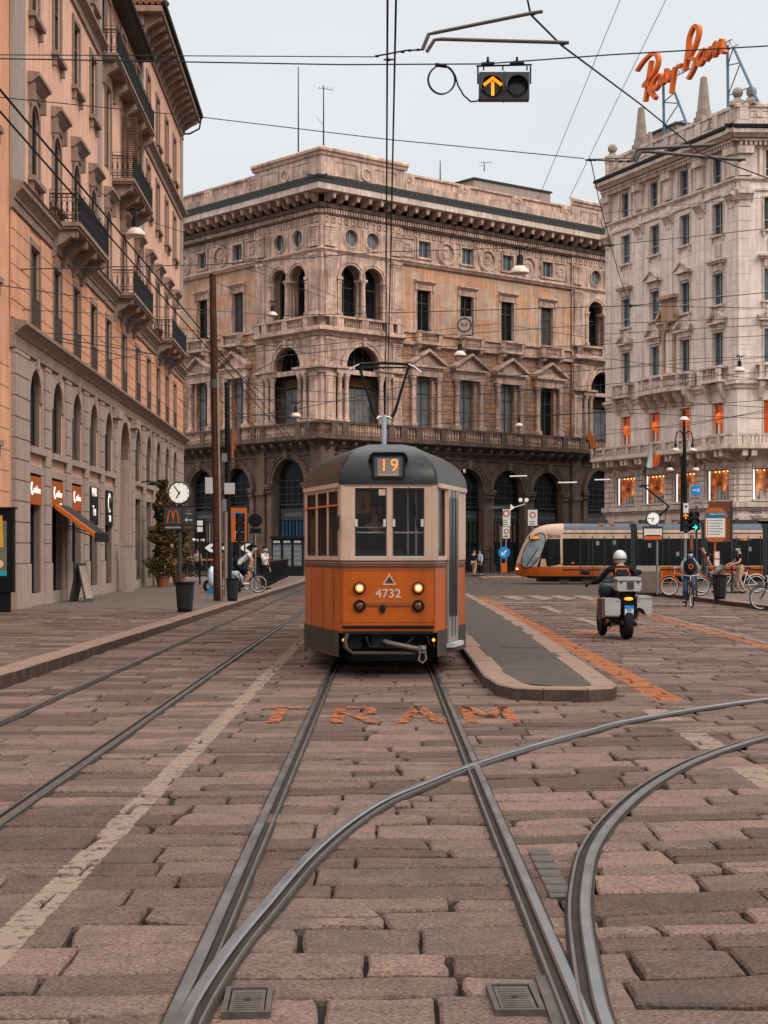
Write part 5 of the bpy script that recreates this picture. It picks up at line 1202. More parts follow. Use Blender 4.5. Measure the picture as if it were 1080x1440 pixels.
# truss and trestles
m = MB()
A0, A1 = S(372,425,-.6), S(835,190,-.6)
for dz, dy in ((0,0),(.55,0),(.28,.5)):
    m.tube([A0+Vector((0,dy,dz)), A1+Vector((0,dy,dz))], .035, 5)
n = 26
for i in range(n):
    a = A0.lerp(A1, i/n); b = A0.lerp(A1, (i+.5)/n); c = A0.lerp(A1, (i+1)/n)
    m.tube([a, b+Vector((0,0,.55)), c], .018, 4); m.tube([a, b+Vector((0,.5,.28)), c+Vector((0,0,.55))], .016, 4)
m.build('truss', M['bluesteel'], tS)
for (a, b, c, d) in (((452,405),(455,690),(515,440),(595,610)), ((812,175),(816,510),(845,185),(980,485))):
    m = MB(); a_, b_, c_, d_ = S(*a,-.6), S(*b,-.6), S(*c,-.6), S(*d,-.6); b_.z = min(b_.z, 0); d_.z = min(d_.z, 0.0)
    m.tube([a_, b_], .09, 6); m.tube([c_, d_], .09, 6)
    for f, g in ((.3,.3),(.75,.75)): m.tube([a_.lerp(b_, f), c_.lerp(d_, g)], .04, 5)
    m.tube([a_.lerp(b_, .3), c_.lerp(d_, 0)], .04, 5); m.tube([a_.lerp(b_, .75), c_.lerp(d_, .3)], .04, 5)
    m.build('trestle', M['bluesteel'], tS)
# red balloon lamps hanging behind the second-floor panes
for i, u in enumerate(ub):
    p = FP.world(u+.05, 10.15, -.05); t = thing('pendant_lamp', ['red glossy oval lamp in the window farthest left above the long balustrade','red glossy oval lamp in the second window from the left, above the flag','red glossy oval lamp in the third window, half behind the lamp post','red glossy oval lamp in the window nearest the corner'][i], 'lamp', p, FP.a, 'red oval lamps in the windows above the long balustrade')
    m = MB(); m.ball((0,0,0), .27, 14, (1,1,1.35)); m.build('shade', mat('red_lamp_shade',(.75,.12,.02),.3,emit=.35,ecol=(1,.2,.03),var=0), t, smooth=50)
    m = MB(); m.box(-.06,.06,-.04,.04,-1.5,-.35); m.build('stem', M['white'], t)
# flag and orange banner on the long balustrade
u = FP.u(918, 1.4); p = FP.world(u, FP.v(918, 645, 1.4), 1.4)
t = thing('flag', 'green, white and orange flag draped over the long balustrade', 'flag', p, FP.a)
def cloth(x0, x1, x2, x3, z0, z1, mt, nm, ph=0):
    m = MB(); N2 = 8; vs = []
    for j in range(N2+1):
        for i in range(N2+1):
            f, g = i/N2, j/N2; xa = x0+(x2-x0)*g; xb = x1+(x3-x1)*g
            vs.append((xa+(xb-xa)*f, -.08*math.sin(f*7+ph+g*3)-.12*g, z0+(z1-z0)*g+.06*math.sin(f*5+ph)))
    m.add(vs, [(j*(N2+1)+i, j*(N2+1)+i+1, (j+1)*(N2+1)+i+1, (j+1)*(N2+1)+i) for i in range(N2) for j in range(N2)]); return m.build(nm, mt, t, smooth=60)
cloth(-.62,-.2,-1.15,-.75,-.05,-1.05,mat('flag_green',(.07,.10,.04),.9),'stripe'); cloth(-.2,.05,-.75,.02,.55,-.55,mat('flag_white',(.6,.65,.7),.9),'stripe',1); cloth(.05,.95,.02,.8,.25,-.5,mat('flag_orange',(.6,.12,.02),.9),'stripe',2)
p = FP.world(uL-.1, 9.0, 1.35); t = thing('banner', 'tilted plain orange banner panel at the far left end of the long balustrade', 'banner', p, FP.a)
m = MB(); m.add([(-.35,0,1.05),(.35,0,1.15),(1.15,0,.02),(.5,0,-.05),(-.35,.06,1.05),(.35,.06,1.15),(1.15,.06,.02),(.5,.06,-.05)], [(0,1,2,3),(4,5,6,7),(0,1,5,4),(1,2,6,5),(2,3,7,6),(3,0,4,7)]); m.build('cloth', mat('banner_brown_orange',(.42,.12,.03),.7), t)
m = MB(); m.tube([(.8,0.03,-.0),(.55,.03,-.7)], .03, 5); m.build('pole', M['iron'], t)
# carved street-name lettering
text('street_name', 'PIAZZA', .22, rootR, FC.at(1.15, 4.12, .02)-Vector((0,.02,0)), M['black'], FC.a); text('street_name', 'DUOMO', .22, rootR, FC.at(1.15, 3.86, .16)-Vector((0,.02,0)), M['black'], FC.a)
text('street_name', 'VIA MERCANTI', .22, rootR, FP.at(-1.2, 4.1, .03), M['black'], FP.a)
# ---------------- old orange and cream tram ----------------
tram = thing('tram', 'old orange and cream tram with dark roof and number 4732, headlights lit, facing the viewer', 'tram', (.057, 22, 0), R(1.0))
HWb, Ff, TL, TR_ = 1.19, .647, 2.2, 13.2
def outline(ins=0, fy=0, n=3):
    h, f = HWb-ins, Ff-ins*.55; y0 = fy; y1 = TR_-fy
    P = [(-f+.05,y0),(f-.05,y0),(f-.012,y0+.02),(f+.01,y0+.08)]
    P += [(h-.04,TL-.1),(h,TL+.15),(h,TR_-TL-.15),(h-.04,TR_-TL+.1),(f,y1-.06),(f-.05,y1),(-f+.05,y1),(-f,y1-.06),(-h+.04,TR_-TL+.1),(-h,TR_-TL-.15),(-h,TL+.15),(-h+.04,TL-.1),(-f-.01,y0+.08),(-f+.012,y0+.02)]
    return P
def loft(m, levels):
    rows = []
    for (z, ins, fy) in levels:
        o = len(m.V); P = outline(ins, fy); m.V += [(x,y,z) for x, y in P]; rows.append((o, len(P)))
    for (a, n), (b, _) in zip(rows[:-1], rows[1:]):
        for i in range(n): m.F.append((a+i, a+(i+1) % n, b+(i+1) % n, b+i)); m.S.append(m.c)
    return rows
def band(nm, mt, z0, z1, ins=0, par=tram, skip=None):
    m = MB(); loft(m, [(z0,ins,ins),(z1,ins,ins)]); return m.build(nm, mt, par, smooth=25)
# lower body: orange; front underside is open for the coupler
m = MB(); r = loft(m, [(.60,.0,.0),(1.47,0,0)]); m.build('body', M['torange'], tram, smooth=25)
m = MB(); m.c = 0
P = outline(-.004, -.004); idx = [3,4,5,6,7]; 
def side_strip(m, z0, z1, ins=0, zf=None):
    P = outline(ins, ins); n = len(P)
    for i in range(n):
        a, b = P[i], P[(i+1) % n]
        if abs(a[1]) < .1 and abs(b[1]) < .1: continue
        za = zf if (zf and a[1] < .3) else z0; zb = zf if (zf and b[1] < .3) else z0
        m.quad((a[0],a[1],za),(b[0],b[1],zb),(b[0],b[1],z1),(a[0],a[1],z1))
side_strip(m, .30, .62, -.012); m.build('skirt', M['tskirt'], tram, smooth=25)
m = MB(); side_strip(m, .27, .31, -.016); m.build('skirt_edge', M['tbrown'], tram)
band('belt_stripe', M['tbrown'], 1.47, 1.575, -.006); band('belt_line', M['torange'], 1.508, 1.516, -.009); band('belt_line', M['cream'], 1.54, 1.546, -.009)
# cream window band, front and tapered cheeks with real openings
def cheekM(side):                                      # local u from front corner backwards (right) or towards the front corner (left)
    if side > 0: a = math.atan2(TL, HWb-Ff); return Matrix.Translation((Ff,0,0)) @ Matrix.Rotation(a,4,'Z')
    a = math.atan2(-TL, HWb-Ff); return Matrix.Translation((-HWb,TL,0)) @ Matrix.Rotation(a,4,'Z')
CL = math.hypot(TL, HWb-Ff)
m = MB(); fh = [('r',-.448,-.02,1.63,2.55),('r',.058,.486,1.63,2.55)]; wall(m, -Ff+.03, Ff-.03, 1.575, 2.63, fh, 0, .05)
rh = [('r',.14,.68,1.63,2.55),('r',.80,1.52,.45,2.63)]; lh = [('r',CL-.72,CL-.14,1.63,2.52),('r',CL-1.42,CL-.81,1.63,2.52),('r',CL-2.12,CL-1.52,1.63,2.52)]
m.M = cheekM(1); wall(m, .03, CL, 1.575, 2.63, [rh[0], ('r',.80,1.52,1.575,2.63)], 0, .05)
m.M = cheekM(-1); wall(m, 0, CL-.03, 1.575, 2.63, lh, 0, .05); m.M = None
for s in (-1, 1):                                      # rounded corner posts and long sides
    for k in range(4):
        a0, a1 = k*PI/8, (k+1)*PI/8; x0, y0, x1, y1 = Ff-.03+.035*math.sin(a0), .03-.03*math.cos(a0), Ff-.03+.035*math.sin(a1), .03-.03*math.cos(a1)
        m.quad((s*x0,y0,1.575),(s*x1,y1,1.575),(s*x1,y1,2.63),(s*x0,y0,2.63))
    M0 = Matrix.Translation((HWb,TL,0)) @ Matrix.Rotation(PI/2,4,'Z') if s > 0 else Matrix.Translation((-HWb,TR_-TL,0)) @ Matrix.Rotation(-PI/2,4,'Z')
    m.M = M0; L_ = TR_-2*TL; wall(m, 0, L_, 1.575, 2.63, [('r', .2+i*1.07, .2+i*1.07+.85, 1.68, 2.5) for i in range(8)], 0, .05); m.M = None
m.quad((-Ff,TR_,1.575),(Ff,TR_,1.575),(Ff,TR_,2.63),(-Ff,TR_,2.63))
for s in (-1, 1): m.quad((s*HWb,TR_-TL,1.575),(s*Ff,TR_,1.575),(s*Ff,TR_,2.63),(s*HWb,TR_-TL,2.63))
m.build('window_band', M['cream'], tram)
def framed(nm, u0, u1, v0, v1, Mx, extra=None, rail=None):
    m = MB(); m.M = Mx; t = .018
    fb(m,u0,u0+t,v0,v1,-.04,-.012); fb(m,u1-t,u1,v0,v1,-.04,-.012); fb(m,u0+t,u1-t,v0,v0+t,-.04,-.012); fb(m,u0+t,u1-t,v1-t,v1,-.04,-.012)
    o = m.build(nm, M['tbrown'] if Mx else M['dgrey'], tram)
    p = MB(); p.M = Mx; p.quad((u0,.03,v0),(u1,.03,v0),(u1,.03,v1),(u0,.03,v1)); p.build('pane', M['tglass'], o); return o
for h in fh:
    o = framed('windscreen', h[1], h[2], h[3], h[4], None)
    for u_ in (h[1]+.012, h[2]-.035): m = MB(); m.box(u_-.012,u_+.024,-.012,.02,2.03,2.13); m.build('hinge', M['lgrey'], o)
    m = MB(); m.box(h[1],h[2],-.006,.0,h[3]-.018,h[3]-.002); m.build('sill_trim', M['lgrey'], o)
framed('side_window', *rh[0][1:], cheekM(1))
for h in lh: framed('side_window', *h[1:], cheekM(-1))
m = MB(); m.M = cheekM(-1); fb(m, 0, CL-.1, 2.31, 2.335, -.01, .012); m.build('window_rail', M['orange'], tram)
for s in (1, -1):
    Mx = Matrix.Translation((HWb,TL,0)) @ Matrix.Rotation(PI/2,4,'Z') if s > 0 else Matrix.Translation((-HWb,TR_-TL,0)) @ Matrix.Rotation(-PI/2,4,'Z')
    for i in range(8): framed('side_window', .2+i*1.07, .2+i*1.07+.85, 1.68, 2.5, Mx)
# eave moulding over the cheeks, roof dome
m = MB()
for Mx in (cheekM(1), cheekM(-1)): m.M = Mx; fb(m, .05, CL-.05, 2.56, 2.62, 0, .03)
m.M = None; m.build('drip_moulding', M['cream'], tram)
m = MB(); rows_ = loft(m, [(2.60,-.03,-.02),(2.64,-.03,-.02),(2.76,-.01,.0),(2.88,.06,.05),(2.98,.17,.14),(3.07,.33,.30),(3.14,.52,.52),(3.19,.74,.85),(3.22,.95,1.3)])
o_, n_ = rows_[-1]; m.F.append(tuple(range(o_, o_+n_))); m.S.append(0); rf = m.build('roof', M['troof'], tram, smooth=60)
text('lettering', 'atm', .1, tram, (1.13, 1.55, 2.86), M['lgrey'], R(74), ext=.002); 
# door on the right cheek
Mx = cheekM(1); m = MB(); m.M = Mx; fb(m, .79, 1.54, .43, 2.585, -.03, .02)
door = m.build('door', mat('grey_door_paint', (.20,.18,.172), .4, var=.1, streak=.2), tram)
for i in range(3):
    u_ = .84+i*.235; m = MB(); m.M = Mx; q = [(u_,.95),(u_+.15,.95)]; 
    for (v0, v1) in ((.85,2.38),):
        pts = arc(u_+.075, v1, .075, 0, PI, 6)+arc(u_+.075, v0, .075, PI, 2*PI, 6); m.prism(pts, -.027, -.019)
    m.build('door_window', M['glass_dark'], door)
m = MB(); m.M = Mx
for i in (1, 2): fb(m, .815+i*.235-.008, .815+i*.235+.004, .5, 2.55, .02, .028)
m.build('hinge_line', M['black'], door)
m = MB(); m.M = Mx; fb(m, .76, 1.56, .36, .42, -.05, .1); m.build('step', M['lgrey'], tram)
m = MB(); m.M = Mx; fb(m, .755, .788, 1.58, 2.6, 0, .03); fb(m, 1.542, 1.575, 1.58, 2.6, 0, .03); m.build('door_frame', M['cream'], tram)
# destination box
m = MB(); m.prism([(-.225,2.70),(-.19,2.665),(.19,2.665),(.225,2.70),(.225,2.97),(.20,3.0),(-.20,3.0),(-.225,2.97)], -.035, .30); db = m.build('destination_box', M['black'], tram)
m = MB(); m.prism([(-.27,2.93),(-.25,2.99),(-.21,3.03),(.21,3.03),(.25,2.99),(.27,2.93),(.25,2.93),(.235,2.975),(.20,3.01),(-.20,3.01),(-.235,2.975),(-.25,2.93)], -.06, .25); m.build('hood', M['troof'], db)
m = MB(); m.box(-.19,.19,-.042,-.036,2.70,2.965); m.build('glass', mat('display_backing',(.05,.045,.042),.25), db)
m = MB(); m.box(-.145,.145,-.047,-.0425,2.71,2.945); m.build('screen', mat('display_grey', (.14,.115,.10), .5, emit=.12, ecol=(.5,.4,.35), var=.2), db)
text('digits', '19', .235, db, (.01,-.05,2.845), mat('digit_amber',(.8,.3,.1),.5,emit=.45,ecol=(1,.28,.07),var=0), ext=.002, spacing=1.2, bold=.0)
m = MB()
for i in range(13): m.box(-.14+i*.0215,-.128+i*.0215,-.051,-.047,2.715,2.735)
m.build('led_row', M['cream'], db)
# lamps on the front
def lamp(x, z, lit, nm):
    m = MB(); m.lathe([(.080,0),(.083,-.03),(.067,-.05),(.063,-.035),(.062,0)], (x,-.002,z), 20, 'y'); o = m.build(nm, M['black'], tram, smooth=50)
    m = MB(); m.lathe([(.0615,-.02),(.042,-.035),(.001,-.042)], (x,0,z), 18, 'y'); m.build('lens', M['lampglass'] if not lit else M['lens_ring'], o, smooth=60)
    if lit: m = MB(); m.lathe([(.036,-.040),(.025,-.050),(.001,-.054)], (x,0,z), 14, 'y'); m.build('bulb', M['lamp_on'], o)
M['lampglass'] = mat('dark_amber_lens', (.10,.035,.015), .15); M['lens_ring'] = mat('warm_lens', (.5,.2,.05), .2, emit=.55, ecol=(1,.24,.02), var=0)
for x in (-.385, .405): lamp(x, 1.205, True, 'headlight'); lamp(x, .965, False, 'fog_lamp')
m = MB(); m.box(-.285,.305,-.02,.0,.965,1.01); m.build('grab_rail', mat('dark_orange_rail',(.2,.06,.02),.5), tram)
m = MB(); m.lathe([(.001,-.05),(.035,-.045),(.04,-.02),(.03,0)], (-.075,0,.925), 12, 'y', (1,1.5)); m.build('plug', M['black'], tram)
m = MB(); a = .095; z0 = 1.245
A = [(-a+.015,z0),(a+.015,z0),(.015,z0+.155)]; B_ = [(-a+.043,z0+.018),(a-.013,z0+.018),(.015,z0+.118)]
for i in range(3): j = (i+1) % 3; m.add([(A[i][0],-.006,A[i][1]),(A[j][0],-.006,A[j][1]),(B_[j][0],-.006,B_[j][1]),(B_[i][0],-.006,B_[i][1]),(A[i][0],0,A[i][1]),(A[j][0],0,A[j][1]),(B_[j][0],0,B_[j][1]),(B_[i][0],0,B_[i][1])], [(0,1,2,3),(0,1,5,4),(3,2,6,7)])
m.build('triangle_mark', M['cream'], tram); m = MB(); m.prism(B_, -.004, -.001); m.build('triangle_field', M['tbrown'], tram)
text('number', '4732', .162, tram, (.0,-.006,1.125), M['cream'], ext=.003, bold=.0045, sx=1.02, spacing=1.05)
# bumper strips, coupler bar and gear under the front
m = MB(); m.box(-.62,.62,-.035,-.001,.665,.70); m.box(-.60,.60,-.05,-.036,.675,.69); m.build('bumper_strip', M['black'], tram)
m = MB(); m.box(-.61,.61,-.03,-.001,.585,.62); m.build('bumper_strip', M['black'], tram)
m = MB(); m.box(-.635,.635,-.012,-.001,.625,.66); m.build('bumper_band', M['torange'], tram)
m = MB(); m.tube([(-.55,-.02,.58),(-.58,-.10,.50),(-.56,-.14,.40),(-.48,-.15,.335),(.45,-.15,.33),(.5,-.14,.345)], .026, 8); m.build('coupler_bar', M['tskirt'], tram, smooth=50)
m = MB(); m.tube([(-.1,.2,.50),(.0,-.1,.47),(.42,-.2,.39)], .035, 8); m.box(.40,.50,-.25,-.12,.34,.44); m.ball((.46,-.26,.40), .035, 8); m.tube([(.42,-.22,.33),(.40,-.24,.25),(.45,-.24,.21),(.50,-.24,.26),(.49,-.22,.34)], .012, 6); m.build('coupler', mat('worn_steel', (.17,.14,.125), .5, metal=.5, var=.3), tram, smooth=50)
m = MB(); m.box(-.5,.5,.35,.5,.2,.6); m.box(-.6,.6,.5,2.2,.25,.62); m.box(-.95,.95,2.2,TR_-2.2,.25,.62); m.box(-.62,-.35,.1,.35,.38,.58); m.box(-.22,.05,.05,.3,.42,.58); m.tube([(-.3,.0,.55),(-.25,-.03,.42),(.2,.0,.40),(.35,.05,.55)], .02, 6); m.tube([(.52,.0,.57),(.55,-.02,.45),(.62,.05,.40),(.60,.1,.56)], .015, 6); m.build('underframe', M['black'], tram)
for x in (-.6, .61):
    m = MB(); m.lathe([(.022,-.03),(.022,0)], (x,-.0+(.06 if abs(x) > .62 else 0),.505), 10, 'y'); m.build('marker_light', M['amber'], tram)
for yb in (2.4, 4.2, 9.2, 11.0):
    for s in (-1, 1): m = MB(); m.lathe([(.33,-.05),(.33,.05),(.36,.05),(.36,.065),(.1,.07)], (s*.72,yb,.36), 20, 'x'); m.build('wheel', M['dgrey'], tram, smooth=40)
m = MB(); m.box(-1.0,1.0,2.2,4.8,.2,.5); m.build('bogie', M['black'], tram); m = MB(); m.box(-1.0,1.0,8.8,11.0,.2,.5); m.build('bogie', M['black'], tram)
# panel seams, rivets, wipers
m = MB()
for x in (-.628, .622): m.box(x,x+.005,-.0025,.0,.72,1.46)
m.box(-.62,.62,-.0025,0,1.44,1.446); m.box(-.62,.62,-.0025,0,.735,.739); m.box(-.003,.002,-.0045,-.001,1.58,1.625); m.box(-.6,.6,-.003,0,2.572,2.577)
for Mx in (cheekM(1), cheekM(-1)):
    m.M = Mx
    for u_ in ((.72, 1.62) if Mx is not None and Mx[0][3] > 0 else (.45, 1.2, 1.9)): fb(m, u_, u_+.006, .62, 1.46, 0, .004)
m.M = None; m.build('panel_seam', mat('seam_dark',(.05,.02,.01),.8), tram)
m = MB()
for i in range(15):
    for z in (.752, 1.428): m.ball((-.60+i*.086,-.001,z), .007, 5)
m.build('rivet_row', M['torange'], tram)
for x, s in ((-.24,1), (.27,1)): m = MB(); m.tube([(x,-.02,2.56),(x+.02,-.03,2.5),(x+.10*s,-.03,2.16)], .007, 5); m.tube([(x+.09,-.028,2.34),(x+.115,-.028,2.0)], .008, 5); m.build('wiper', M['black'], tram)
m = MB(); m.box(-.72,-.66,-.12,-.02,1.98,2.16); m.tube([(-.645,.05,2.2),(-.69,-.05,2.12)], .01, 5); m.build('mirror', M['black'], tram)
# interior
m = MB(); m.prismz([(p[0]*.97,p[1]*.99+.05) for p in outline(.05,.08)], .80, .84); m.prismz([(p[0]*.95,p[1]*.99+.05) for p in outline(.05,.08)], 2.60, 2.62); m.box(-.7,.7,4.0,4.05,.84,2.6); m.build('interior', mat('brown_interior',(.05,.035,.03),.7), tram)
m = MB(); m.tube([(-.62,.14,1.95),(.62,.14,1.95)], .013, 6); m.tube([(-.62,.12,2.02),(-.02,.12,2.02)], .006, 5); m.tube([(.28,.5,.84),(.28,.5,2.6)], .016, 6); m.tube([(.40,.7,.84),(.40,.7,2.6)], .016, 6); m.build('handrail', M['lgrey'], tram)
m = MB(); m.box(-.5,.2,.25,.5,.84,1.72); m.box(.25,.5,.3,.6,.84,1.6); m.build('driver_desk', M['tbrown'], tram)
m = MB(); m.box(-.42,-.24,.62,.64,2.22,2.52); nb = m.build('notice', mat('orange_notice',(.55,.16,.03),.6), tram); m = MB(); m.tube([(-.33,.615,2.42),(-.34,.615,2.34),(-.30,.615,2.3),(-.36,.615,2.27)], .012, 5); m.build('notice_print', M['black'], nb)
m = MB(); m.box(-.02,-.12,.25,.6,2.47,2.56); m.build('ceiling_lamp', mat('ceiling_lamp',(.8,.6,.45),.5,emit=.7,ecol=(1,.62,.4),var=0), tram)
# pantograph
pg = thing('pantograph', 'raised pantograph on a blue-grey mast above the old orange tram', 'pantograph', (.0, 30, 3.2))
m = MB(); m.tube([(-.0,0,-.05),(-.0,0,1.0)], .045, 10); m.build('mast', mat('blue_grey_paint',(.32,.37,.42),.4,metal=.2), pg)
m = MB(); m.tube([(-.11,0,.96),(.11,0,.96)], .022, 8); m.ball((-.12,0,.94), .035, 8); m.ball((.12,0,.94), .035, 8); m.build('knuckle', M['lgrey'], pg)
m = MB()
for s in (-1, 1): m.tube([(s*.12,0,.93),(s*.20,0,1.05),(s*.44,.0,1.86)], [.03,.03,.02], 7); m.tube([(s*.15,.12,.95),(s*.47,.12,1.9)], .012, 6)
m.build('arm', M['black'], pg)
m = MB(); m.tube([(-.46,-.0,1.86),(-.44,.0,1.93),(.0,0,1.95),(.44,0,1.93),(.46,0,1.86)], .028, 7); m.tube([(-.40,.12,1.88),(.40,.12,1.88)], .018, 6); m.build('collector', M['black'], pg)
m = MB()
for s in (-1, 1): m.tube([(s*.44,0,1.93),(s*.56,0,1.88),(s*.68,0,1.78)], .014, 6)
m.build('horn', M['lgrey'], pg)

# ---------------- modern articulated tram crossing behind ----------------
ZS = 85.0; s_k = ZS/FPX
sir = thing('modern_tram', 'modern cream, orange and black articulated tram with rounded nose crossing the square', 'tram', ((724-CX)*s_k, ZS, 0), 0)
X = lambda px: (px-724)*s_k
Zv = lambda py: EYE+(HY-py)*s_k
def top(x):  # silhouette of the nose
    pts = [(0,.55),(.04,.85),(.12,1.2),(.35,1.85),(.7,2.5),(1.1,2.9),(1.6,3.08),(2.3,3.12)]
    if x >= 2.3: return 3.12
    for (a, b), (c, d) in zip(pts[:-1], pts[1:]):
        if a <= x <= c: return b+(d-b)*(x-a)/(c-a)
def bot(x): return .30 if x > .9 else .30+.25*(1-x/.9)**2
def hw(x): return 1.2 if x > 1.8 else 1.2*(1-.62*(1-x/1.8)**2.2)
def section(x, grow=0):
    h, t, b = hw(x)+grow, top(x)+grow, bot(x); P = []
    r = min(.5, (t-b)*.35)
    for (y, z) in ((-h*.96,b),(-h,b+.12),(-h,min(b+.6,t-r)),(-h*.995,max(b+.3,t-r))): P.append((y,z))
    for k in range(1, 6): a = PI-k*PI/10; P.append((-h+r+r*math.cos(a), t-r+r*math.sin(a)))
    Q = [(-y, z) for y, z in P[::-1]]; return P+Q
def hull(x0, x1, n, nose=False):
    m = MB(); xs = [x0+(x1-x0)*(i/n)**(1.6 if nose else 1) for i in range(n+1)]; k = len(section(1))
    for x in xs: m.V += [(x,y,z) for y, z in section(x)]
    for i in range(n):
        for j in range(k):
            a, b = i*k+j, i*k+(j+1) % k; zc = (m.V[a][2]+m.V[b][2]+m.V[a+k][2])/3; yc = (m.V[a][1]+m.V[b][1])/2; x = xs[i]
            mi = 0
            if zc < .97: mi = 1
            if zc < .38: mi = 3
            if zc > 2.72 and x > 2.2: mi = 2
            m.F.append((a, b, b+k, a+k)); m.S.append(mi)
    m.F += [tuple(range(k)), tuple(range(n*k, (n+1)*k))]; m.S += [0 if nose else 3, 3]; return m
mats_ = [M['cream'], M['torange'], mat('blue_black_roof',(.04,.055,.075),.4,var=.2), M['black']]
xe = [X(882), X(891), X(980), X(991), X(1065), X(1076), X(1076)+6]
m = hull(0, xe[0], 26, True); m.build('cab_car_body', mats_, sir, smooth=35)
for a, b in ((xe[1], xe[2]), (xe[3], xe[4]), (xe[5], xe[6])): hull(a, b, 4).build('car_body', mats_, sir, smooth=35)
for a, b in ((xe[0], xe[1]), (xe[2], xe[3]), (xe[4], xe[5])):
    m = MB(); n = 6
    for i in range(n): x = a+(b-a)*i/n; m.box(x+.001,x+(b-a)/n-.001,-1.12+(.04 if i % 2 else 0),1.12-(.04 if i % 2 else 0),.35,3.0+(.05 if i % 2 else .1))
    m.build('bellows', M['dgrey'], sir)
def sidepan(nm, x0, x1, z0, z1, mt, off=.015, yside=-1, parent=sir):
    m = MB(); m.box(x0,x1,yside*1.2,yside*(1.2+off),z0,z1); return m.build(nm, mt, parent)
for s in (-1, 1):
    for a, b in ((X(788), xe[0]), (xe[1], xe[2]), (xe[3], xe[4]), (xe[5], xe[6])):
        o = sidepan('side_window', a, b, Zv(795), Zv(757.5), M['busglass'] if 'busglass' in M else M.setdefault('busglass', mat('black_tram_glass',(.006,.006,.007),.1,spec=.22)), .012, s)
        sidepan('waist_line', a, b, Zv(801.5), Zv(800), M['black'], .018, s); sidepan('roof_line', a, b, 2.60, 2.64, M['black'], .008, s)
        x = a+1.3
        while x < b-.3: m = MB(); m.box(x,x+.03,s*1.212,s*1.216,Zv(795),Zv(757.5)); m.build('window_joint', M['dgrey'], o); x += 1.45
    # cab side window: a black wedge
    m = MB(); pts = [(X(752)+.02,Zv(797)),(X(766),Zv(758)),(X(784),Zv(758)),(X(785),Zv(793)),(X(770),Zv(796))]
    m.add([(x, s*(hw(x)+.015), z) for x, z in pts]+[(x, s*(hw(x)-.1), z) for x, z in pts], [(0,1,2,3,4)]+[(i,(i+1)%5,5+(i+1)%5,5+i) for i in range(5)]); m.build('cab_window', M['busglass'], sir)
# windscreen: oval pane wrapped round the nose
def hully(x, z):
    x = max(x, .001); h, t, b = hw(x), top(x), bot(x); r = min(.5, (t-b)*.35)
    if z <= t-r: return h
    q = r*r-(z-(t-r))**2
    return h-r+math.sqrt(q) if q > 0 else max(0, h-r)*max(0, 1-(z-t)*4)
wsm = mat('windscreen_glass',(.24,.27,.30),.08,spec=.8,var=.6,vs=1.4)
def oval(x0, z0, rx, rz, lean, off):
    vs = []; n = 28; K = 6
    for j in range(K+1):
        for k in range(n):
            a = 2*PI*k/n; f = j/K; px_, pz_ = rx*math.cos(a)*f, rz*math.sin(a)*f; x, z = x0+px_+pz_*lean, z0+pz_; vs.append((x-off*.6, -hully(x, z)-off, z))
    return vs, [(j*n+k, j*n+(k+1) % n, (j+1)*n+(k+1) % n, (j+1)*n+k) for j in range(K) for k in range(n)]
m = MB(); vs, fs = oval(X(748), Zv(774), .47, .90, .40, .02); m.add(vs, fs); ws = m.build('windscreen', wsm, sir, smooth=60); m = MB(); m.add([(x, -y, z) for x, y, z in vs], fs); m.build('windscreen', wsm, sir, smooth=60)
m = MB(); m.tube([vs[-28+k] for k in range(28)], .022, 6, closed=True); m.build('windscreen_trim', M['black'], ws)
m = MB(); m.tube([(X(738), -hully(X(738), Zv(796))-.05, Zv(796)), (X(753), -hully(X(753), Zv(772))-.06, Zv(772))], .02, 5); m.build('wiper', M['black'], ws)
m = MB(); x = X(748); m.box(X(741),X(757),-(hully(X(750),Zv(755))+.12),-(hully(X(750),Zv(755))-.1),Zv(759),Zv(753.5)); o = m.build('destination_display', M['screen'], sir)
text('digits', '16 S.SIRO', .19, o, (X(749),-(hully(X(750),Zv(755))+.13),Zv(756.2)), mat('led_amber',(1,.35,.05),.5,emit=1.0,ecol=(1,.28,.01),var=0), ext=.002, sx=.62, bold=.004)
text('lettering', 'Sirio', .28, sir, (X(776),-1.215,Zv(754)), M['black'], ext=.004, sx=1.3)
m = MB(); m.lathe([(.07,0),(.001,.03)], (.10,-.45,.95), 10, 'x'); m.box(.03,.1,-.62,-.4,.75,.83); m.build('headlight', M['spot_on'], sir)
for x in (X(812), X(858), X(935), X(1028)):
    m = MB()
    for q in (0, .62, 1.24): m.box(x+q,x+q+.03,-1.222,-1.2,.42,2.5)
    m.build('door_seam', M['dgrey'], sir)
for (x, z) in ((X(834),Zv(767)),(X(857),Zv(766)),(X(906),Zv(770)),(X(945),Zv(782)),(X(1045),Zv(775))): m = MB(); m.box(x,x+.16,-1.222,-1.214,z,z+.22); m.build('sticker', M['cloth_grey'], sir)
m = MB(); m.box(X(1029),X(1050),-1.23,-1.214,Zv(760.5),Zv(757.8)); o = m.build('side_display', M['screen'], sir); text('digits', '16 S.SIRO', .09, o, (X(1039),-1.235,Zv(759.2)), bpy.data.materials['led_amber'], ext=.001)
for x in (X(784), X(800)): m = MB(); m.box(x,x+.14,-1.235,-1.2,1.05,1.13); m.build('indicator', M['orange'], sir)
for x in (X(820), X(900), X(960), X(1030)):
    m = MB(); m.box(x,x+1.2,-.55,.55,3.1,3.32); m.build('roof_unit', M['dgrey'], sir)
for x in (X(790), X(822), X(852), X(915), X(1010)): m = MB(); m.lathe([(.28,-.06),(.28,.06)], (x,-1.0,.28), 16, 'y'); m.build('wheel', M['dgrey'], sir)
m = MB(); m.box(1.2, xe[6], -1.0, 1.0, .12, .34); m.build('underframe', M['black'], sir)
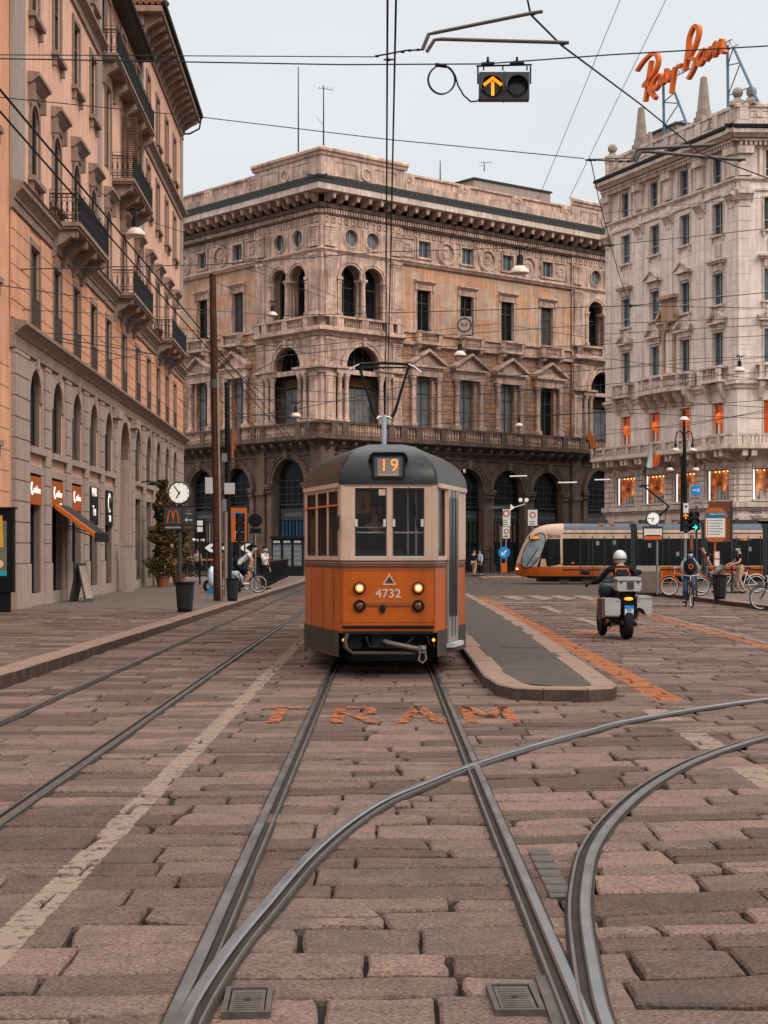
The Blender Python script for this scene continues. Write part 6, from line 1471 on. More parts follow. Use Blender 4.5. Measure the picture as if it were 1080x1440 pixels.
for x in (X(839)+.0, X(854)+.02): m = MB(); m.box(x,x+.22,-1.02,-.9,3.02,3.14); m.build('roof_marker', M['orange'], sir)
# its pantograph
m = MB(); B0 = (X(903),0,3.2); m.tube([(X(918),0,3.2),(X(941),0,Zv(712)),], .06, 6); m.tube([(X(941),0,Zv(712)),(X(906),0,Zv(684))], .05, 6); m.tube([(X(940),.3,Zv(714)),(X(936),.3,3.3)], .02, 5); m.tube([(X(906),-.8,Zv(684)),(X(903),-.5,Zv(682.5)),(X(903),.5,Zv(682.5)),(X(906),.8,Zv(684))], .04, 6); m.tube([(X(896),-.6,Zv(686)),(X(910),-.6,Zv(683))], .035, 5); m.build('pantograph', M['black'], sir)
# ---------------- street furniture ----------------
def base(px, py, z=0): return gp(px, py, z)
def clockface(t, r, y, z, hh, mm_, nm='clock'):
    m = MB(); m.lathe([(r,-.07),(r*1.06,-.07),(r*1.1,-.03),(r*1.1,.08),(r*.9,.1)], (0,y,z), 28, 'y'); o = m.build(nm, M['dgrey'], t, smooth=40)
    m = MB(); m.lathe([(r*.93,-.076),(r*.93,-.071)], (0,y,z), 28, 'y'); m.build('dial', mat('clock_dial',(.8,.78,.75),.4,var=.03,emit=.1,ecol=(1,.97,.92)), o)
    m = MB()
    for k in range(12):
        a = k*PI/6; l = .16 if k % 3 == 0 else .09; m.M = Matrix.Translation((0,y-.079,z)) @ Matrix.Rotation(-a,4,'Y'); m.box(-r*.03,r*.03,-.003,0,r*(.9-l),r*.9)
    m.build('hour_mark', M['black'], o)
    for (nm2, ang, l, wd) in (('hour_hand',(hh+mm_/60)*30,.55,.055),('minute_hand',mm_*6,.8,.04)):
        m = MB(); m.M = Matrix.Translation((0,y-.084,z)) @ Matrix.Rotation(R(ang),4,'Y'); m.box(-r*wd,r*wd,-.004,0,-r*.15,r*l); m.build(nm2, M['black'], o)
    return o
# clock on the black fast-food sign with its post
p = base(251, 861, .15); k = FPX/p.y
t = thing('clock_post', 'slim post carrying a round white clock above a black advertising sign, left pavement', 'clock', p)
m = MB(); m.tube([(0,.25,0),(0,.25,3.05)], .055, 10); m.build('pole', M['dgrey'], t)
clockface(t, .275, .2, 3.03, 6, 54)
sg = MB(); sg.box(-.40,.40,.16,.30,2.08,2.70); s_ = sg.build('sign_panel', M['black'], t)
m = MB(); m.box(-.385,.075,.152,.158,2.22,2.67); m.box(.095,.385,.152,.158,2.22,2.67); m.box(-.385,.075,.152,.158,2.10,2.20); m.box(.095,.385,.152,.158,2.10,2.20); m.build('sign_field', M['dgrey'], s_)
m = MB()
for c in (-.23, -.09): m.tube([(c-.075,.145,2.26),(c-.065,.145,2.40),(c-.035,.145,2.54),(c,.145,2.585),(c+.035,.145,2.54),(c+.065,.145,2.40),(c+.075,.145,2.26)], .016, 6)
m.build('arch_emblem', M['orange'], s_)
text('lettering', 'PIAZZA DUOMO', .052, s_, (-.155,.145,2.15), M['white'], ext=.001); text('lettering', 'a 1', .055, s_, (.24,.145,2.58), M['white'], ext=.001); text('lettering', 'minuto', .05, s_, (.24,.145,2.51), M['white'], ext=.001); text('lettering', 'McCAFE', .045, s_, (.24,.145,2.15), M['orange'], ext=.001)
m = MB(); m.box(.19,.33,.145,.15,2.335,2.35); m.prism([(.14,2.343),(.2,2.39),(.2,2.37),(.17,2.343),(.2,2.315),(.2,2.295)], .145, .15); m.build('arrow', M['white'], s_)
def bin_(p, label, r=.235, h=.77, grp='tapered black litter bins'):
    t = thing('litter_bin', label, 'litter bin', p, 0, grp)
    m = MB(); m.lathe([(r*.7,0),(r*.72,.04),(r*.78,.06),(r*.98,h*.93),(r*1.08,h*.94),(r*1.1,h),(r*.95,h),(r*.9,h*.9),(r*.68,.08)], (0,0,0), 20); m.lathe([(r*.86,-.0),(r*.86,.03)], (0,0,0), 20); m.build('body', M['black'], t, smooth=35)
    m = MB()
    for i in range(26):
        a = 2*PI*i/26; m.tube([(math.cos(a)*r*.79,math.sin(a)*r*.79,.1),(math.cos(a)*r*.97,math.sin(a)*r*.97,h*.9)], .012, 4)
    m.build('slats', M['dgrey'], t); return t
bin_(base(260, 861, .15), 'tapered black litter bin in front of the clock post'); bin_(base(327, 846, .15), 'tapered black litter bin right of the brown pole', .19, .72); bin_(base(1012, 843, .15), 'black litter bin under the timetable stand on the right pavement', .23, .80)
# tall poles on the left pavement
def pole(px, py, ptop, pxt, r0, r1, mt, label, z=.15):
    p = base(px, py, z); h = (py-ptop)/FPX*p.y; lean = (pxt-px)/FPX*p.y
    t = thing('catenary_pole', label, 'pole', p); m = MB(); m.tube([(0,0,-.05),(lean*.1,0,h*.1),(lean*.5,0,h*.5),(lean,0,h)], [r0,r0*.95,(r0+r1)/2,r1], 12); m.lathe([(r1*1.1,0),(r1*1.1,.05),(.001,.1)], (lean,0,h), 12); m.build('shaft', mt, t, smooth=40)
    return t, p, h, lean
t, p, h, l = pole(307, 845, 388, 299, .15, .10, M['rust'], 'tall brown overhead wire pole on the left kerb, nearest the viewer')
m = MB(); m.tube([(.10,-.13,0),(.02,-.12,h*.5),(-.02,-.11,h*.7)], .032, 6); m.build('conduit', mat('pale_conduit',(.28,.19,.15),.6), t)
m = MB(); m.lathe([(.135,0),(.135,.26)], (l*.66,0,h*.655), 12); m.build('blue_band', mat('band_blue_grey',(.07,.09,.12),.5), t)
m = MB(); m.box(-.40,-.16,-.08,.08,h*.33,h*.33+.5); m.build('meter_box', M['lgrey'], t)
for z_ in (.29, .19): m = MB(); m.lathe([(.165,0),(.165,.03)], (l*z_,0,h*z_), 12); m.build('clamp', M['dgrey'], t)
t, p, h, l = pole(322, 838, 540, 319, .11, .085, M['black'], 'dark utility pole hung with grey boxes, right behind the brown pole')
for (x, z, w_, hh, mt) in ((.0,(838-695)/FPX*p.y,.34,.38,'lgrey'),(-.17,(838-719)/FPX*p.y,.14,.42,'mgrey'),(-.17,(838-650)/FPX*p.y,.18,.3,'mgrey')):
    m = MB(); m.box(x-w_/2+(.03),x+w_/2+.03,-.2,.05,z,z+hh); m.build('junction_box', M[mt], t)
m = MB(); m.tube([(-.1,-.1,0),(-.1,-.12,(838-720)/FPX*p.y)], .06, 8); m.build('conduit', mat('grey_conduit',(.22,.16,.14),.6), t)
m = MB(); m.tube([(.05,-.1,(838-640)/FPX*p.y),(.25,-.05,(838-625)/FPX*p.y),(.3,0,(838-590)/FPX*p.y),(.15,0,(838-560)/FPX*p.y)], .025, 6); m.tube([(.12,-.1,(838-645)/FPX*p.y),(.13,-.1,(838-605)/FPX*p.y)], .06, 8); m.build('cable_run', mat('rusty_cable',(.25,.09,.04),.7), t)
# traffic light (seen from behind-side) and round disc sign
def tlight(t, x, y, z, states, w_=.3, h=.34, mt='black'):
    for i, s in enumerate(states):
        m = MB(); z0 = z-i*h; m.box(x-w_/2,x+w_/2,y,y+.2,z0-h+.01,z0); o = m.build('lamp_housing', M[mt], t)
        m = MB(); m.lathe([(w_*.36,-.0),(w_*.38,-.001)], (x,y-.002,z0-h/2), 16, 'y'); m.build('lens', M['dark_lens'], o)
        m = MB(); q = w_*.42; pts = [(x+q*math.cos(a), z0-h/2+q*math.sin(a)) for a in [PI*k/8 for k in range(-1, 10)]]
        for (a, b) in zip(pts[:-1], pts[1:]): m.add([(a[0],y,a[1]),(b[0],y,b[1]),(b[0],y-.18,b[1]-.03),(a[0],y-.18,a[1]-.03)], [(0,1,2,3)])
        m.build('visor', M[mt], o)
        if s:
            m = MB(); c = (x, z0-h/2); r = w_*.27; A = {'up':0,'right':90}[s[1]]
            m.M = Matrix.Translation((c[0],y-.02,c[1])) @ Matrix.Rotation(R(A),4,'Y')
            m.box(-r*.16,r*.16,-.01,.01,-r,r*.5); 
            for q in (-1, 1): m.add([(0,-.011,r*1.1),(0,-.011,r*.68),(q*r*.95,-.011,-r*.12),(q*r*1.1,-.011,r*.2)], [(0,1,2,3)])
            m.build('arrow', M[s[0]], o)
M['dark_lens'] = mat('unlit_lens', (.03,.028,.026), .2)
p = base(337, 832, .15); t = thing('traffic_light', 'traffic light turned sideways among the poles on the left pavement', 'traffic light', p); k = p.y/FPX
m = MB(); m.tube([(0,0,0),(0,0,(832-722)*k)], .05, 8); m.build('pole', M['dgrey'], t); tlight(t, .02, -.1, (832-722)*k, [None,None,None], .34, .36)
p = base(359, 832, .15); t = thing('road_sign', 'round road sign seen from its dark back beside the orange metro board', 'sign', p); k = p.y/FPX
m = MB(); m.tube([(0,0,0),(0,0,(832-722)*k)], .03, 8); m.build('pole', M['mgrey'], t); m = MB(); m.lathe([(.26,-.03),(.26,-.01)], (-.0,0,(832-732)*k), 22, 'y'); m.build('disc', M['black'], t)
m = MB(); m.box(-.2,.22,-.03,-.01,(832-750)*k,(832-743)*k); m.box(.08,.16,-.035,-.03,(832-749)*k,(832-744)*k); m.build('plate', M['black'], t)
# metro board
p = base(338, 815, .15); t = thing('metro_sign', 'orange metro station board with big white M behind the left poles', 'sign', p); k = p.y/FPX
m = MB(); m.box(-.62,.35,-.06,.06,(815-762)*k,(815-714)*k); b_ = m.build('board', M['orange'], t); text('letter', 'M', .62, b_, (-.05,-.065,(815-753)*k), M['white'], ext=.004, bold=.03)
m = MB(); archring(m, -.12, (815-728)*k, .26, .33, .062, .07, 14); m.build('arch_mark', M['blue'], b_); m = MB(); m.box(-.5,-.42,-.04,.04,0,(815-762)*k); m.box(.2,.28,-.04,.04,0,(815-762)*k); m.build('leg', M['dgrey'], t)
# small double board behind the clock sign
p = base(281, 822, .15); t = thing('sign_board', 'dark board with two small white notices right of the black clock sign', 'sign', p); k = p.y/FPX
m = MB(); m.box(-.25,.25,-.03,.03,(822-758)*k,(822-730)*k); m.build('board', M['black'], t); m = MB(); m.tube([(0,0,0),(0,0,(822-758)*k)], .04, 8); m.build('pole', M['black'], t)
for y0, y1 in ((732,739),(741,748)):
    m = MB(); m.box(-.12,.14,-.036,-.03,(822-y1)*k,(822-y0)*k); m.build('notice', M['white'], t)
# chevron barrier
p = base(318, 812, .12); t = thing('chevron_sign', 'black and white chevron board behind the scooter and poles', 'sign', p); k = p.y/FPX
m = MB(); m.box(-1.5,1.6,0,.05,(812-777)*k,(812-764)*k); cb_ = m.build('board', M['black'], t)
for x in (-1.3, -.3, .8):
    m = MB(); zc, q = (812-770.5)*k, 6*k; m.add([(x,-.005,zc),(x+.35,-.005,zc+q),(x+.7,-.005,zc+q),(x+.35,-.005,zc),(x+.7,-.005,zc-q),(x+.35,-.005,zc-q)], [(0,1,2,3),(0,3,4,5)]); m.build('chevron', M['white'], cb_)
for x in (-1.2, 1.3): m = MB(); m.box(x,x+.06,0,.05,0,(812-777)*k); m.build('leg', M['dgrey'], t)
p = base(290, 812, .12); t = thing('lamp_stand', 'thin post with a cluster of pale lamps on top, between clock post and brown pole', 'lamp', p); k = p.y/FPX
p.x = at(279, 812, p.y).x; t.location = p
m = MB(); m.tube([(0,0,0),(0,0,(812-762)*k)], .03, 6); m.build('pole', M['dgrey'], t); m = MB()
for x in (-.28,-.1,.1,.28): m.ball((x,0,(812-759)*k+.05*(abs(x) < .2)), .09, 8)
m.tube([(-.28,0,(812-760)*k),(.28,0,(812-760)*k)], .02, 5); m.build('lamp', M['white'], t)
# stone bollard cabinet, A-board, ad panel, potted shrubs
p = FL.world(62.4, .15, .55); t = thing('utility_cabinet', 'narrow stone-coloured utility cabinet at the left of the arched portal', 'cabinet', p, FL.a)
m = MB(); m.box(-.22,.22,-.2,.2,0,1.75); m.box(-.25,.25,-.23,.23,1.75,1.82); m.build('body', M['lesene'], t); m = MB(); m.box(-.16,.16,-.212,-.2,.2,1.6); m.build('door', M['grey_stone'], t)
p = base(88, 846, .15); p.x = FL.world(50.2,0,.75).x; p.y = 50.2; t = thing('a_board', 'dark folding pavement board standing open by the phone shop door', 'sign', p, R(75))
m = MB(); 
for s in (-1, 1): m.add([(-.3,s*.28,0),(.3,s*.28,0),(.3,s*.02,1.18),(-.3,s*.02,1.18),(-.3,s*.25,0),(.3,s*.25,0),(.3,s*-.01,1.18),(-.3,s*-.01,1.18)], [(0,1,2,3),(4,5,6,7),(0,1,5,4),(1,2,6,5),(2,3,7,6),(3,0,4,7)])
m.build('frame', M['dgrey'], t); m = MB(); m.add([(-.25,-.275,.1),(.25,-.275,.1),(.25,-.045,1.1),(-.25,-.045,1.1)], [(0,1,2,3)]); m.build('board', M['grey_stone'], t)
p = base(-2, 861, .15); t = thing('advert_panel', 'black framed advertising panel with yellow poster cut by the left edge', 'advert', (p.x-.15, p.y, .15)); k = p.y/FPX
m = MB(); zt = (861-716)*k; zb = (861-833)*k; m.box(-.85,.55,-.1,.12,zb,zt); m.box(-.75,.45,-.06,.08,0,zb); m.box(-.9,.6,-.13,.15,zt,zt+.05); m.build('frame', M['black'], t)
m = MB(); m.box(-.75,.38,-.104,-.1,zb+.42,zt-.3); po = m.build('poster', mat('poster_dark',(.09,.08,.06),.5,emit=.1,ecol=(.5,.45,.3),var=.3,vs=4), t)
m = MB(); m.add([(-.75,-.108,zb+1.05),(.30,-.108,zb+1.15),(.27,-.108,zb+1.95),(-.75,-.108,zb+1.85)], [(0,1,2,3)]); m.build('poster_shape', mat('poster_yellow',(.45,.24,.04),.5,emit=.2,ecol=(.8,.4,.03),var=.15), po)
m = MB(); m.box(-.75,.38,-.110,-.105,zb+.42,zb+.55); m.build('poster_shape', mat('poster_teal',(.02,.2,.25),.5,emit=.2,ecol=(.02,.4,.5),var=0), po)
m = MB(); m.tube([(.14,-.112,zb+1.24),(.07,-.112,zb+1.34),(.09,-.112,zb+1.4),(.14,-.112,zb+1.36),(.19,-.112,zb+1.4),(.21,-.112,zb+1.34)], .012, 5, closed=True); m.build('heart', M['black'], po)
m = MB(); m.ball((-.1,-.1,zb+.8), .18, 10, (1,.1,1.3)); m.ball((.15,-.1,zb+.72), .12, 10, (1.4,.1,1)); m.build('poster_shape', mat('poster_cream',(.6,.4,.2),.5,emit=.15,ecol=(.8,.6,.3),var=.1), po)
M['leaf'] = mat('dark_bronze_leaf', (.085,.052,.022), .8, var=.6, vs=3); M['leaf2'] = mat('dry_leaf', (.17,.085,.035), .8, var=.5, vs=5); M['leaf3'] = mat('green_leaf', (.04,.05,.02), .8, var=.4); M['terra'] = mat('terracotta', (.22,.08,.04), .8)
def shrub(p, h, r, seed, label, n=2600):
    t = thing('potted_shrub', label, 'potted plant', p, 0, 'potted cypress-like shrubs beside the portal'); q = random.Random(seed)
    m = MB(); m.lathe([(.22,0),(.3,.4),(.34,.42),(.34,.5),(.28,.5),(.25,.42)], (0,0,0), 16); m.build('pot', M['terra'], t, smooth=40)
    m = MB(); m.tube([(0,0,.4),(.03,0,h*.5),(0,.02,h*.92)], [.06,.04,.015], 7)
    for i in range(14): z = .6+i*h*.06; a = q.uniform(0,6.3); m.tube([(0,0,z),(math.cos(a)*r*.6,math.sin(a)*r*.6,z+.35)], [.018,.006], 4)
    m.build('trunk', M['rust'], t); m = MB()
    for i in range(n):
        f = q.random()**.8; z = .45+f*(h-.45); rr = r*(1.05-.72*f**2)*(.75+.3*math.sin(z*5+seed)+.15*math.sin(z*13)); a = q.uniform(0,2*PI); d = rr*q.random()**.35*(1+.18*math.sin(a*3+z*4))
        c = Vector((math.cos(a)*d, math.sin(a)*d, z)); s = q.uniform(.05,.105); u = Vector((q.uniform(-1,1),q.uniform(-1,1),q.uniform(-.3,1))).normalized(); v = u.cross(Vector((q.uniform(-1,1),q.uniform(-1,1),q.uniform(-1,1)))).normalized()
        m.c = 1 if q.random() < .3 else (2 if q.random() < .35 else 0); m.add([c-u*s, c+v*s*.5, c+u*s, c-v*s*.5], [(0,1,2,3)])
    m.build('foliage', [M['leaf'], M['leaf2'], M['leaf3']], t)
p = FL.world(70.3,.15,1.0); p.z = .15; shrub(p, 4.6, .66, 3, 'tall bronze-green potted shrub, the nearer and taller one right of the portal', 7000); p = FL.world(73.6,.15,1.35); p.z = .15; shrub(p, 3.5, .64, 8, 'lower potted shrub standing just right of the tall one', 5000)
p = FL.world(69.2,.15,.3); t = thing('wall_lamp', 'black wall lamp over the potted shrubs', 'lamp', (p.x,p.y,4.55), FL.a)
m = MB(); m.tube([(0,.3,0),(0,-.2,.12),(0,-.5,.05)], .03, 6); m.build('arm', M['black'], t); m = MB(); m.lathe([(.05,.1),(.25,.02),(.27,-.06),(.001,-.04)], (0,-.5,0), 14); m.build('shade', M['black'], t)
# kiosk row (newspaper/vending cabinets) beyond the tram, cafe fence
p = base(404, 810, .12); t = thing('kiosk', 'dark green-black kiosk with three lit glass doors left of the old tram', 'kiosk', p); k = p.y/FPX
m = MB(); W_ = 44*k; m.box(-W_/2,W_/2,0,1.4,0,(810-758)*k); m.box(-W_/2-.1,W_/2+.1,-.15,1.5,(810-758)*k,(810-754)*k); m.build('body', M['black'], t)
for i in range(3):
    x = -W_/2+W_*(i+.5)/3; m = MB(); m.box(x-.25,x+.25,-.02,.01,(810-796)*k,(810-766)*k); o = m.build('door', mat('kiosk_glass',(.05,.055,.06),.3,emit=.10,ecol=(.45,.5,.6),var=.8,vs=7), t)
    m = MB(); m.box(x-.24,x+.2,-.025,-.021,(810-763.5)*k,(810-760)*k); m.build('label_plate', M['lgrey'], t)
    m = MB()
    for j in range(4):
        for q in range(4): m.box(x-.2+q*.11,x-.13+q*.11,-.03,-.021,(810-793+j*6.5)*k,(810-790+j*6.5)*k)
    m.build('goods', M['cloth_grey'], o)
t = thing('fence', 'row of dark wooden slat barriers along the pavement beside the old tram', 'fence', base(383, 826, .15)); p0 = t.location.copy()
pts = [gp(x, y, .15) for x, y in ((372,827),(379,823),(386,820),(393,816),(400,813),(405,811))]
m = MB()
for a, b in zip(pts[:-1], pts[1:]):
    for f in (0,.25,.5,.75): q = a.lerp(b, f)-p0; m.box(q.x-.05,q.x+.05,q.y-.03,q.y+.03,0,1.05)
for a, b in zip(pts[:-1], pts[1:]): a, b = a-p0, b-p0; m.tube([(a.x,a.y,.12),(b.x,b.y,.12)], .035, 6); m.tube([(a.x,a.y,.95),(b.x,b.y,.95)], .035, 6)
m.build('slats', M['black'], t); m = MB()
for a, b in zip(pts[:-1], pts[1:]): a, b = a-p0, b-p0; m.tube([(a.x,a.y,1.07),(b.x,b.y,1.07)], .05, 6)
m.build('rail', M['rust'], t)
t = thing('railing', 'black iron railing with orange top board in front of the left arcade', 'railing', gp(262, 812, .12)); p0 = t.location.copy(); m = MB(); n = 30
for i in range(n+1): q = gp(258+(330-258)*i/n, 811, .12)-p0; m.tube([(q.x,q.y,0),(q.x,q.y,1.0)], .025 if i % 5 else .05, 5)
q0, q1 = gp(258,811,.12)-p0, gp(330,811,.12)-p0; m.tube([(q0.x,q0.y,.08),(q1.x,q1.y,.08)], .03, 5); m.build('bars', M['black'], t); m = MB(); m.box(q0.x,q1.x,q0.y-.05,q0.y+.05,1.0,1.1); m.build('top_board', M['orange'], t)
t = thing('railing', 'ornate black iron railing in front of the arcade right of the old tram', 'railing', gp(655, 809, .13)); p0 = t.location.copy(); m = MB(); n = 34
for i in range(n+1): q = gp(654+(722-654)*i/n, 807, .13)-p0; m.tube([(q.x,q.y,0),(q.x,q.y,1.9 if i % 6 == 0 else 1.7)], .045 if i % 6 == 0 else .02, 5)
for z in (.15,1.0,1.6): q0, q1 = gp(654,807,.13)-p0, gp(722,807,.13)-p0; m.tube([(q0.x,q0.y,z),(q1.x,q1.y,z)], .03, 5)
m.build('bars', M['black'], t)
# ---- right-hand signs ----
p = base(709, 812, .17); t = thing('keep_left_sign', 'post with blue arrow disc, two white route panels and orange box on the small island', 'sign', p); k = p.y/FPX
m = MB(); m.tube([(.1,0,0),(.1,0,(812-716)*k)], .045, 8); m.tube([(-.18,0,0),(-.18,0,(812-740)*k)], .03, 6); m.build('pole', M['mgrey'], t)
m = MB(); m.lathe([(.34,-.06),(.34,-.04)], (.0,0,(812-777)*k), 24, 'y'); o = m.build('disc', M['blue'], t)
m = MB(); m.M = Matrix.Translation((0,-.065,(812-777)*k)) @ Matrix.Rotation(R(225),4,'Y'); m.box(-.04,.04,-.005,0,-.2,.1); m.prism([(0,.24),(.15,.06),(-.15,.06)], -.005, 0); m.build('arrow', M['white'], o)
def panel(t, x0, x1, z0, z1, y=-.05): m = MB(); m.box(x0,x1,y,y+.03,z0,z1); return m.build('panel', M['sgnw'], t)
M['sgnw'] = mat('sign_white', (.60,.56,.53), .5, var=.08); M['sgnr'] = mat('sign_ring_red', (.30,.06,.03), .5)
def ringsign(o, x, z, r, y=-.055): m = MB(); archring(m, x, z, r*.66, r, -y-.002, -y+.006, 24, 0, 2*PI); m.build('ring', M['sgnr'], o)
for (y0, y1, w_) in ((715,740,.36),(741,757,.26)):
    o = panel(t, -.08-w_+.36 if w_ == .36 else -.1, .36 if w_ == .36 else .32, (812-y1)*k, (812-y0)*k); x = .12; ringsign(o, x, (812-y0-(7 if w_ == .36 else 6))*k, .2 if w_ == .36 else .15)
    m = MB(); z = (812-y1)*k
    for i in range(3 if w_ == .36 else 1): m.box(x-.2,x+.1-.04*i,-.054,-.05,z+.08+.12*i,z+.12+.12*i)
    m.build('print', M['dgrey'], o)
text('lettering', 'A1', .2, t, (.12,-.056,(812-754)*k), M['black'], ext=.002)
m = MB(); m.box(-.16,.16,-.12,.08,(812-805)*k,(812-792)*k); m.build('orange_box', M['orange'], t)
m = MB(); m.box(-1.0,.35,-.05,-.02,(812-716)*k,(812-711)*k); o = m.build('direction_board', M['dgrey'], t); m = MB(); m.prism([(.36,(812-718)*k),(.36,(812-709)*k),(.62,(812-713.5)*k)], -.05, -.02); m.build('direction_point', M['white'], o); text('lettering', 'PARCHEGGIO', .14, o, (-.38,-.055,(812-713.5)*k), M['cloth_grey'], ext=.002)
m = MB(); m.lathe([(.12,-.05),(.12,-.02)], (.95,0,(812-703)*k), 14, 'y'); m.lathe([(.12,-.05),(.12,-.02)], (1.3,0,(812-703)*k), 14, 'y'); m.tube([(.1,0,(812-717)*k),(1.2,0,(812-709)*k),(1.2,0,(812-703)*k)], .02, 5); m.build('lamp_pair', M['white'], t)
p = base(749, 812, .13); t = thing('road_sign', 'white panel with dark red ring sign above the nose of the modern tram', 'sign', p); k = p.y/FPX
m = MB(); m.tube([(0,0,0),(0,0,(812-717)*k)], .035, 8); m.build('pole', M['mgrey'], t); o = panel(t, -.28, .28, (812-739)*k, (812-717)*k); ringsign(o, 0, (812-724)*k, .19); m = MB(); m.box(-.2,.15,-.056,-.051,(812-734)*k,(812-733)*k); m.box(-.2,.1,-.056,-.051,(812-737)*k,(812-736)*k); m.build('print', M['dgrey'], o)
# stop clock with timetable board
p = base(926, 836, .15); k = p.y/FPX; t = thing('tram_stop_clock', 'tram stop post with round clock above a white and orange line map board', 'clock', p); x0 = (918-926)*k
m = MB(); m.tube([(-.05,0,0),(-.05,0,(836-722)*k)], .04, 8); m.build('pole', M['mgrey'], t)
o = clockface(t, .235, -.02, (836-729.5)*k, 6, 46); 
for c in [o]+list(o.children): pass
o.location.x = x0
m = MB(); m.box(x0-.36,x0+.36,-.05,.03,(836-760)*k,(836-740)*k); o = m.build('board', M['dgrey'], t); m = MB(); m.box(x0-.32,x0+.32,-.056,-.05,(836-753)*k,(836-743.5)*k); m.build('map_field', M['sgnw'], o); m = MB(); m.box(x0-.32,x0+.32,-.056,-.05,(836-758.5)*k,(836-753.3)*k); m.build('orange_field', M['orange'], o); m = MB(); m.box(x0-.25,x0+.25,-.062,-.0565,(836-753.8)*k,(836-752.2)*k); m.build('arrow_line', M['black'], o)
# concrete planter/cabinet
p = base(912, 833, .15); k = p.y/FPX; t = thing('concrete_block', 'grey concrete cabinet with sloping top on the right pavement behind the motorcycle', 'cabinet', p, R(-12))
m = MB(); m.prismx([(-.4,0),(.4,0),(.4,.95),(.1,1.0),(-.4,.8)], -.45, .42); m.build('body', mat('concrete',(.15,.12,.105),.9,var=.2,bump=.3), t)
m = MB(); m.box(.45,.53,-.1,.1,0,.75); m.tube([(.49,0,.75),(.49,0,.82)], .05, 8); m.build('orange_post', M['orange'], t)
# timetable stand and metro totem
p = base(1006, 838, .15); k = p.y/FPX; t = thing('timetable_stand', 'orange framed tram stop timetable with blue header on an orange post', 'timetable', p)
z1, z0 = (838-714)*k, (838-762)*k; a = .37; m = MB(); m.prism([(-a,z0+.16),(-a*.6,z0),(a*.6,z0),(a,z0+.16),(a,z1-.16),(a*.55,z1),(-a*.55,z1),(-a,z1-.16)], -.05, .03); o = m.build('frame', M['tor2'] if 'tor2' in M else M.setdefault('tor2', mat('timetable_orange',(.36,.095,.02),.5)), t)
m = MB(); m.box(-a+.03,a-.03,-.056,-.051,z1-.36,z1-.17); m.build('header', mat('header_blue',(.02,.12,.22),.5), o); m = MB(); m.box(-a+.03,a-.05,-.056,-.051,z0+.16,z1-.365); m.build('sheet', M['sgnw'], o)
text('lettering', 'PIAZZA DUOMO', .07, o, (.05,-.06,z1-.23), M['white'], ext=.001); 
m = MB(); m2 = MB()
for i in range(6): z = z1-.44-i*.095; m.lathe([(.025,-.062),(.025,-.057)], (-a+.09,0,z), 10, 'y'); m2.box(-a+.16,a-.12-.05*(i % 3),-.060,-.0565,z-.012,z+.012)
m.build('stop_dot', mat('brown_dot',(.2,.03,.02),.5), o); m2.build('print', M['mgrey'], o)
m = MB(); m.tube([(-.02,0,0),(-.02,0,z0)], .035, 8); m.build('pole', M['tor2'], t)
m = MB(); m.box(-.07,.13,-.12,.02,(838-797)*k,(838-775)*k); o = m.build('ticket_box', M['tor2'], t); m = MB(); m.box(-.05,.11,-.126,-.121,(838-796)*k,(838-787)*k); m.box(-.05,.11,-.126,-.121,(838-785)*k,(838-776)*k); m.build('panel', M['sgnw'], o)
p = base(1013, 834, .15); k = p.y/FPX; t = thing('metro_totem', 'brown metro totem with orange and blue arch emblem behind the timetable', 'sign', p)
m = MB(); m.box(-.42,.42,0,.12,(834-762)*k,(834-705)*k); o = m.build('board', mat('brown_board',(.13,.045,.02),.5), t); m = MB(); archring(m, 0, (834-727)*k, .19, .26, .005, .014, 16); m.build('emblem', M['orange'], o); m = MB(); archring(m, 0, (834-727)*k, .27, .34, .005, .012, 16); m.build('emblem', mat('emblem_blue',(.02,.06,.10),.5), o)
m = MB(); m.tube([(.42,0,0),(.42,0,(834-704)*k)], .04, 6); m.build('pole', M['dgrey'], t)
# lamp post with traffic lights
p = base(966, 842, .15); k = p.y/FPX; t = thing('street_lamp', 'tall dark lamp post with curled arms and hanging white lamps on the right pavement', 'street lamp', p)
def zz(y): return (842-y)*k
def xx(x): return (x-966)*k
m = MB(); m.tube([(xx(959),0,zz(745)),(xx(959),0,zz(640))], .045, 8); m.tube([(xx(964.5),0,0),(xx(964.5),0,zz(745)),(xx(962.5),0,zz(620)),(xx(962),0,zz(592))], [.07,.065,.06,.04], 8); m.build('shaft', M['black'], t, smooth=40)
def bell(t, x, y, z, r, k_=1, neck=True):
    m = MB(); m.lathe([(r*.1,r*1.9),(r*.32,r*1.85),(r*.36,r*.9),(r*.45,r*.75)], (x,y,z), 14); o = m.build('lamp_neck', M['black'], t, smooth=40)
    m = MB(); m.lathe([(r*.4,r*.78),(r*.62,r*.62),(r*.98,r*.25),(r,r*.0),(r*.9,-r*.06),(r*.7,-r*.14),(.001,-r*.18)], (x,y,z), 20); m.build('lamp_shade', M['lampw'] if 'lampw' in M else M.setdefault('lampw', mat('opal_lamp_shade',(.62,.50,.42),.4,var=.08)), t, smooth=60)
bell(t, xx(962), 0, zz(591), .16)
m = MB(); m.tube([(xx(962),0,zz(596)),(xx(962),0,zz(590))], .03, 6); m.build('finial', M['black'], t)
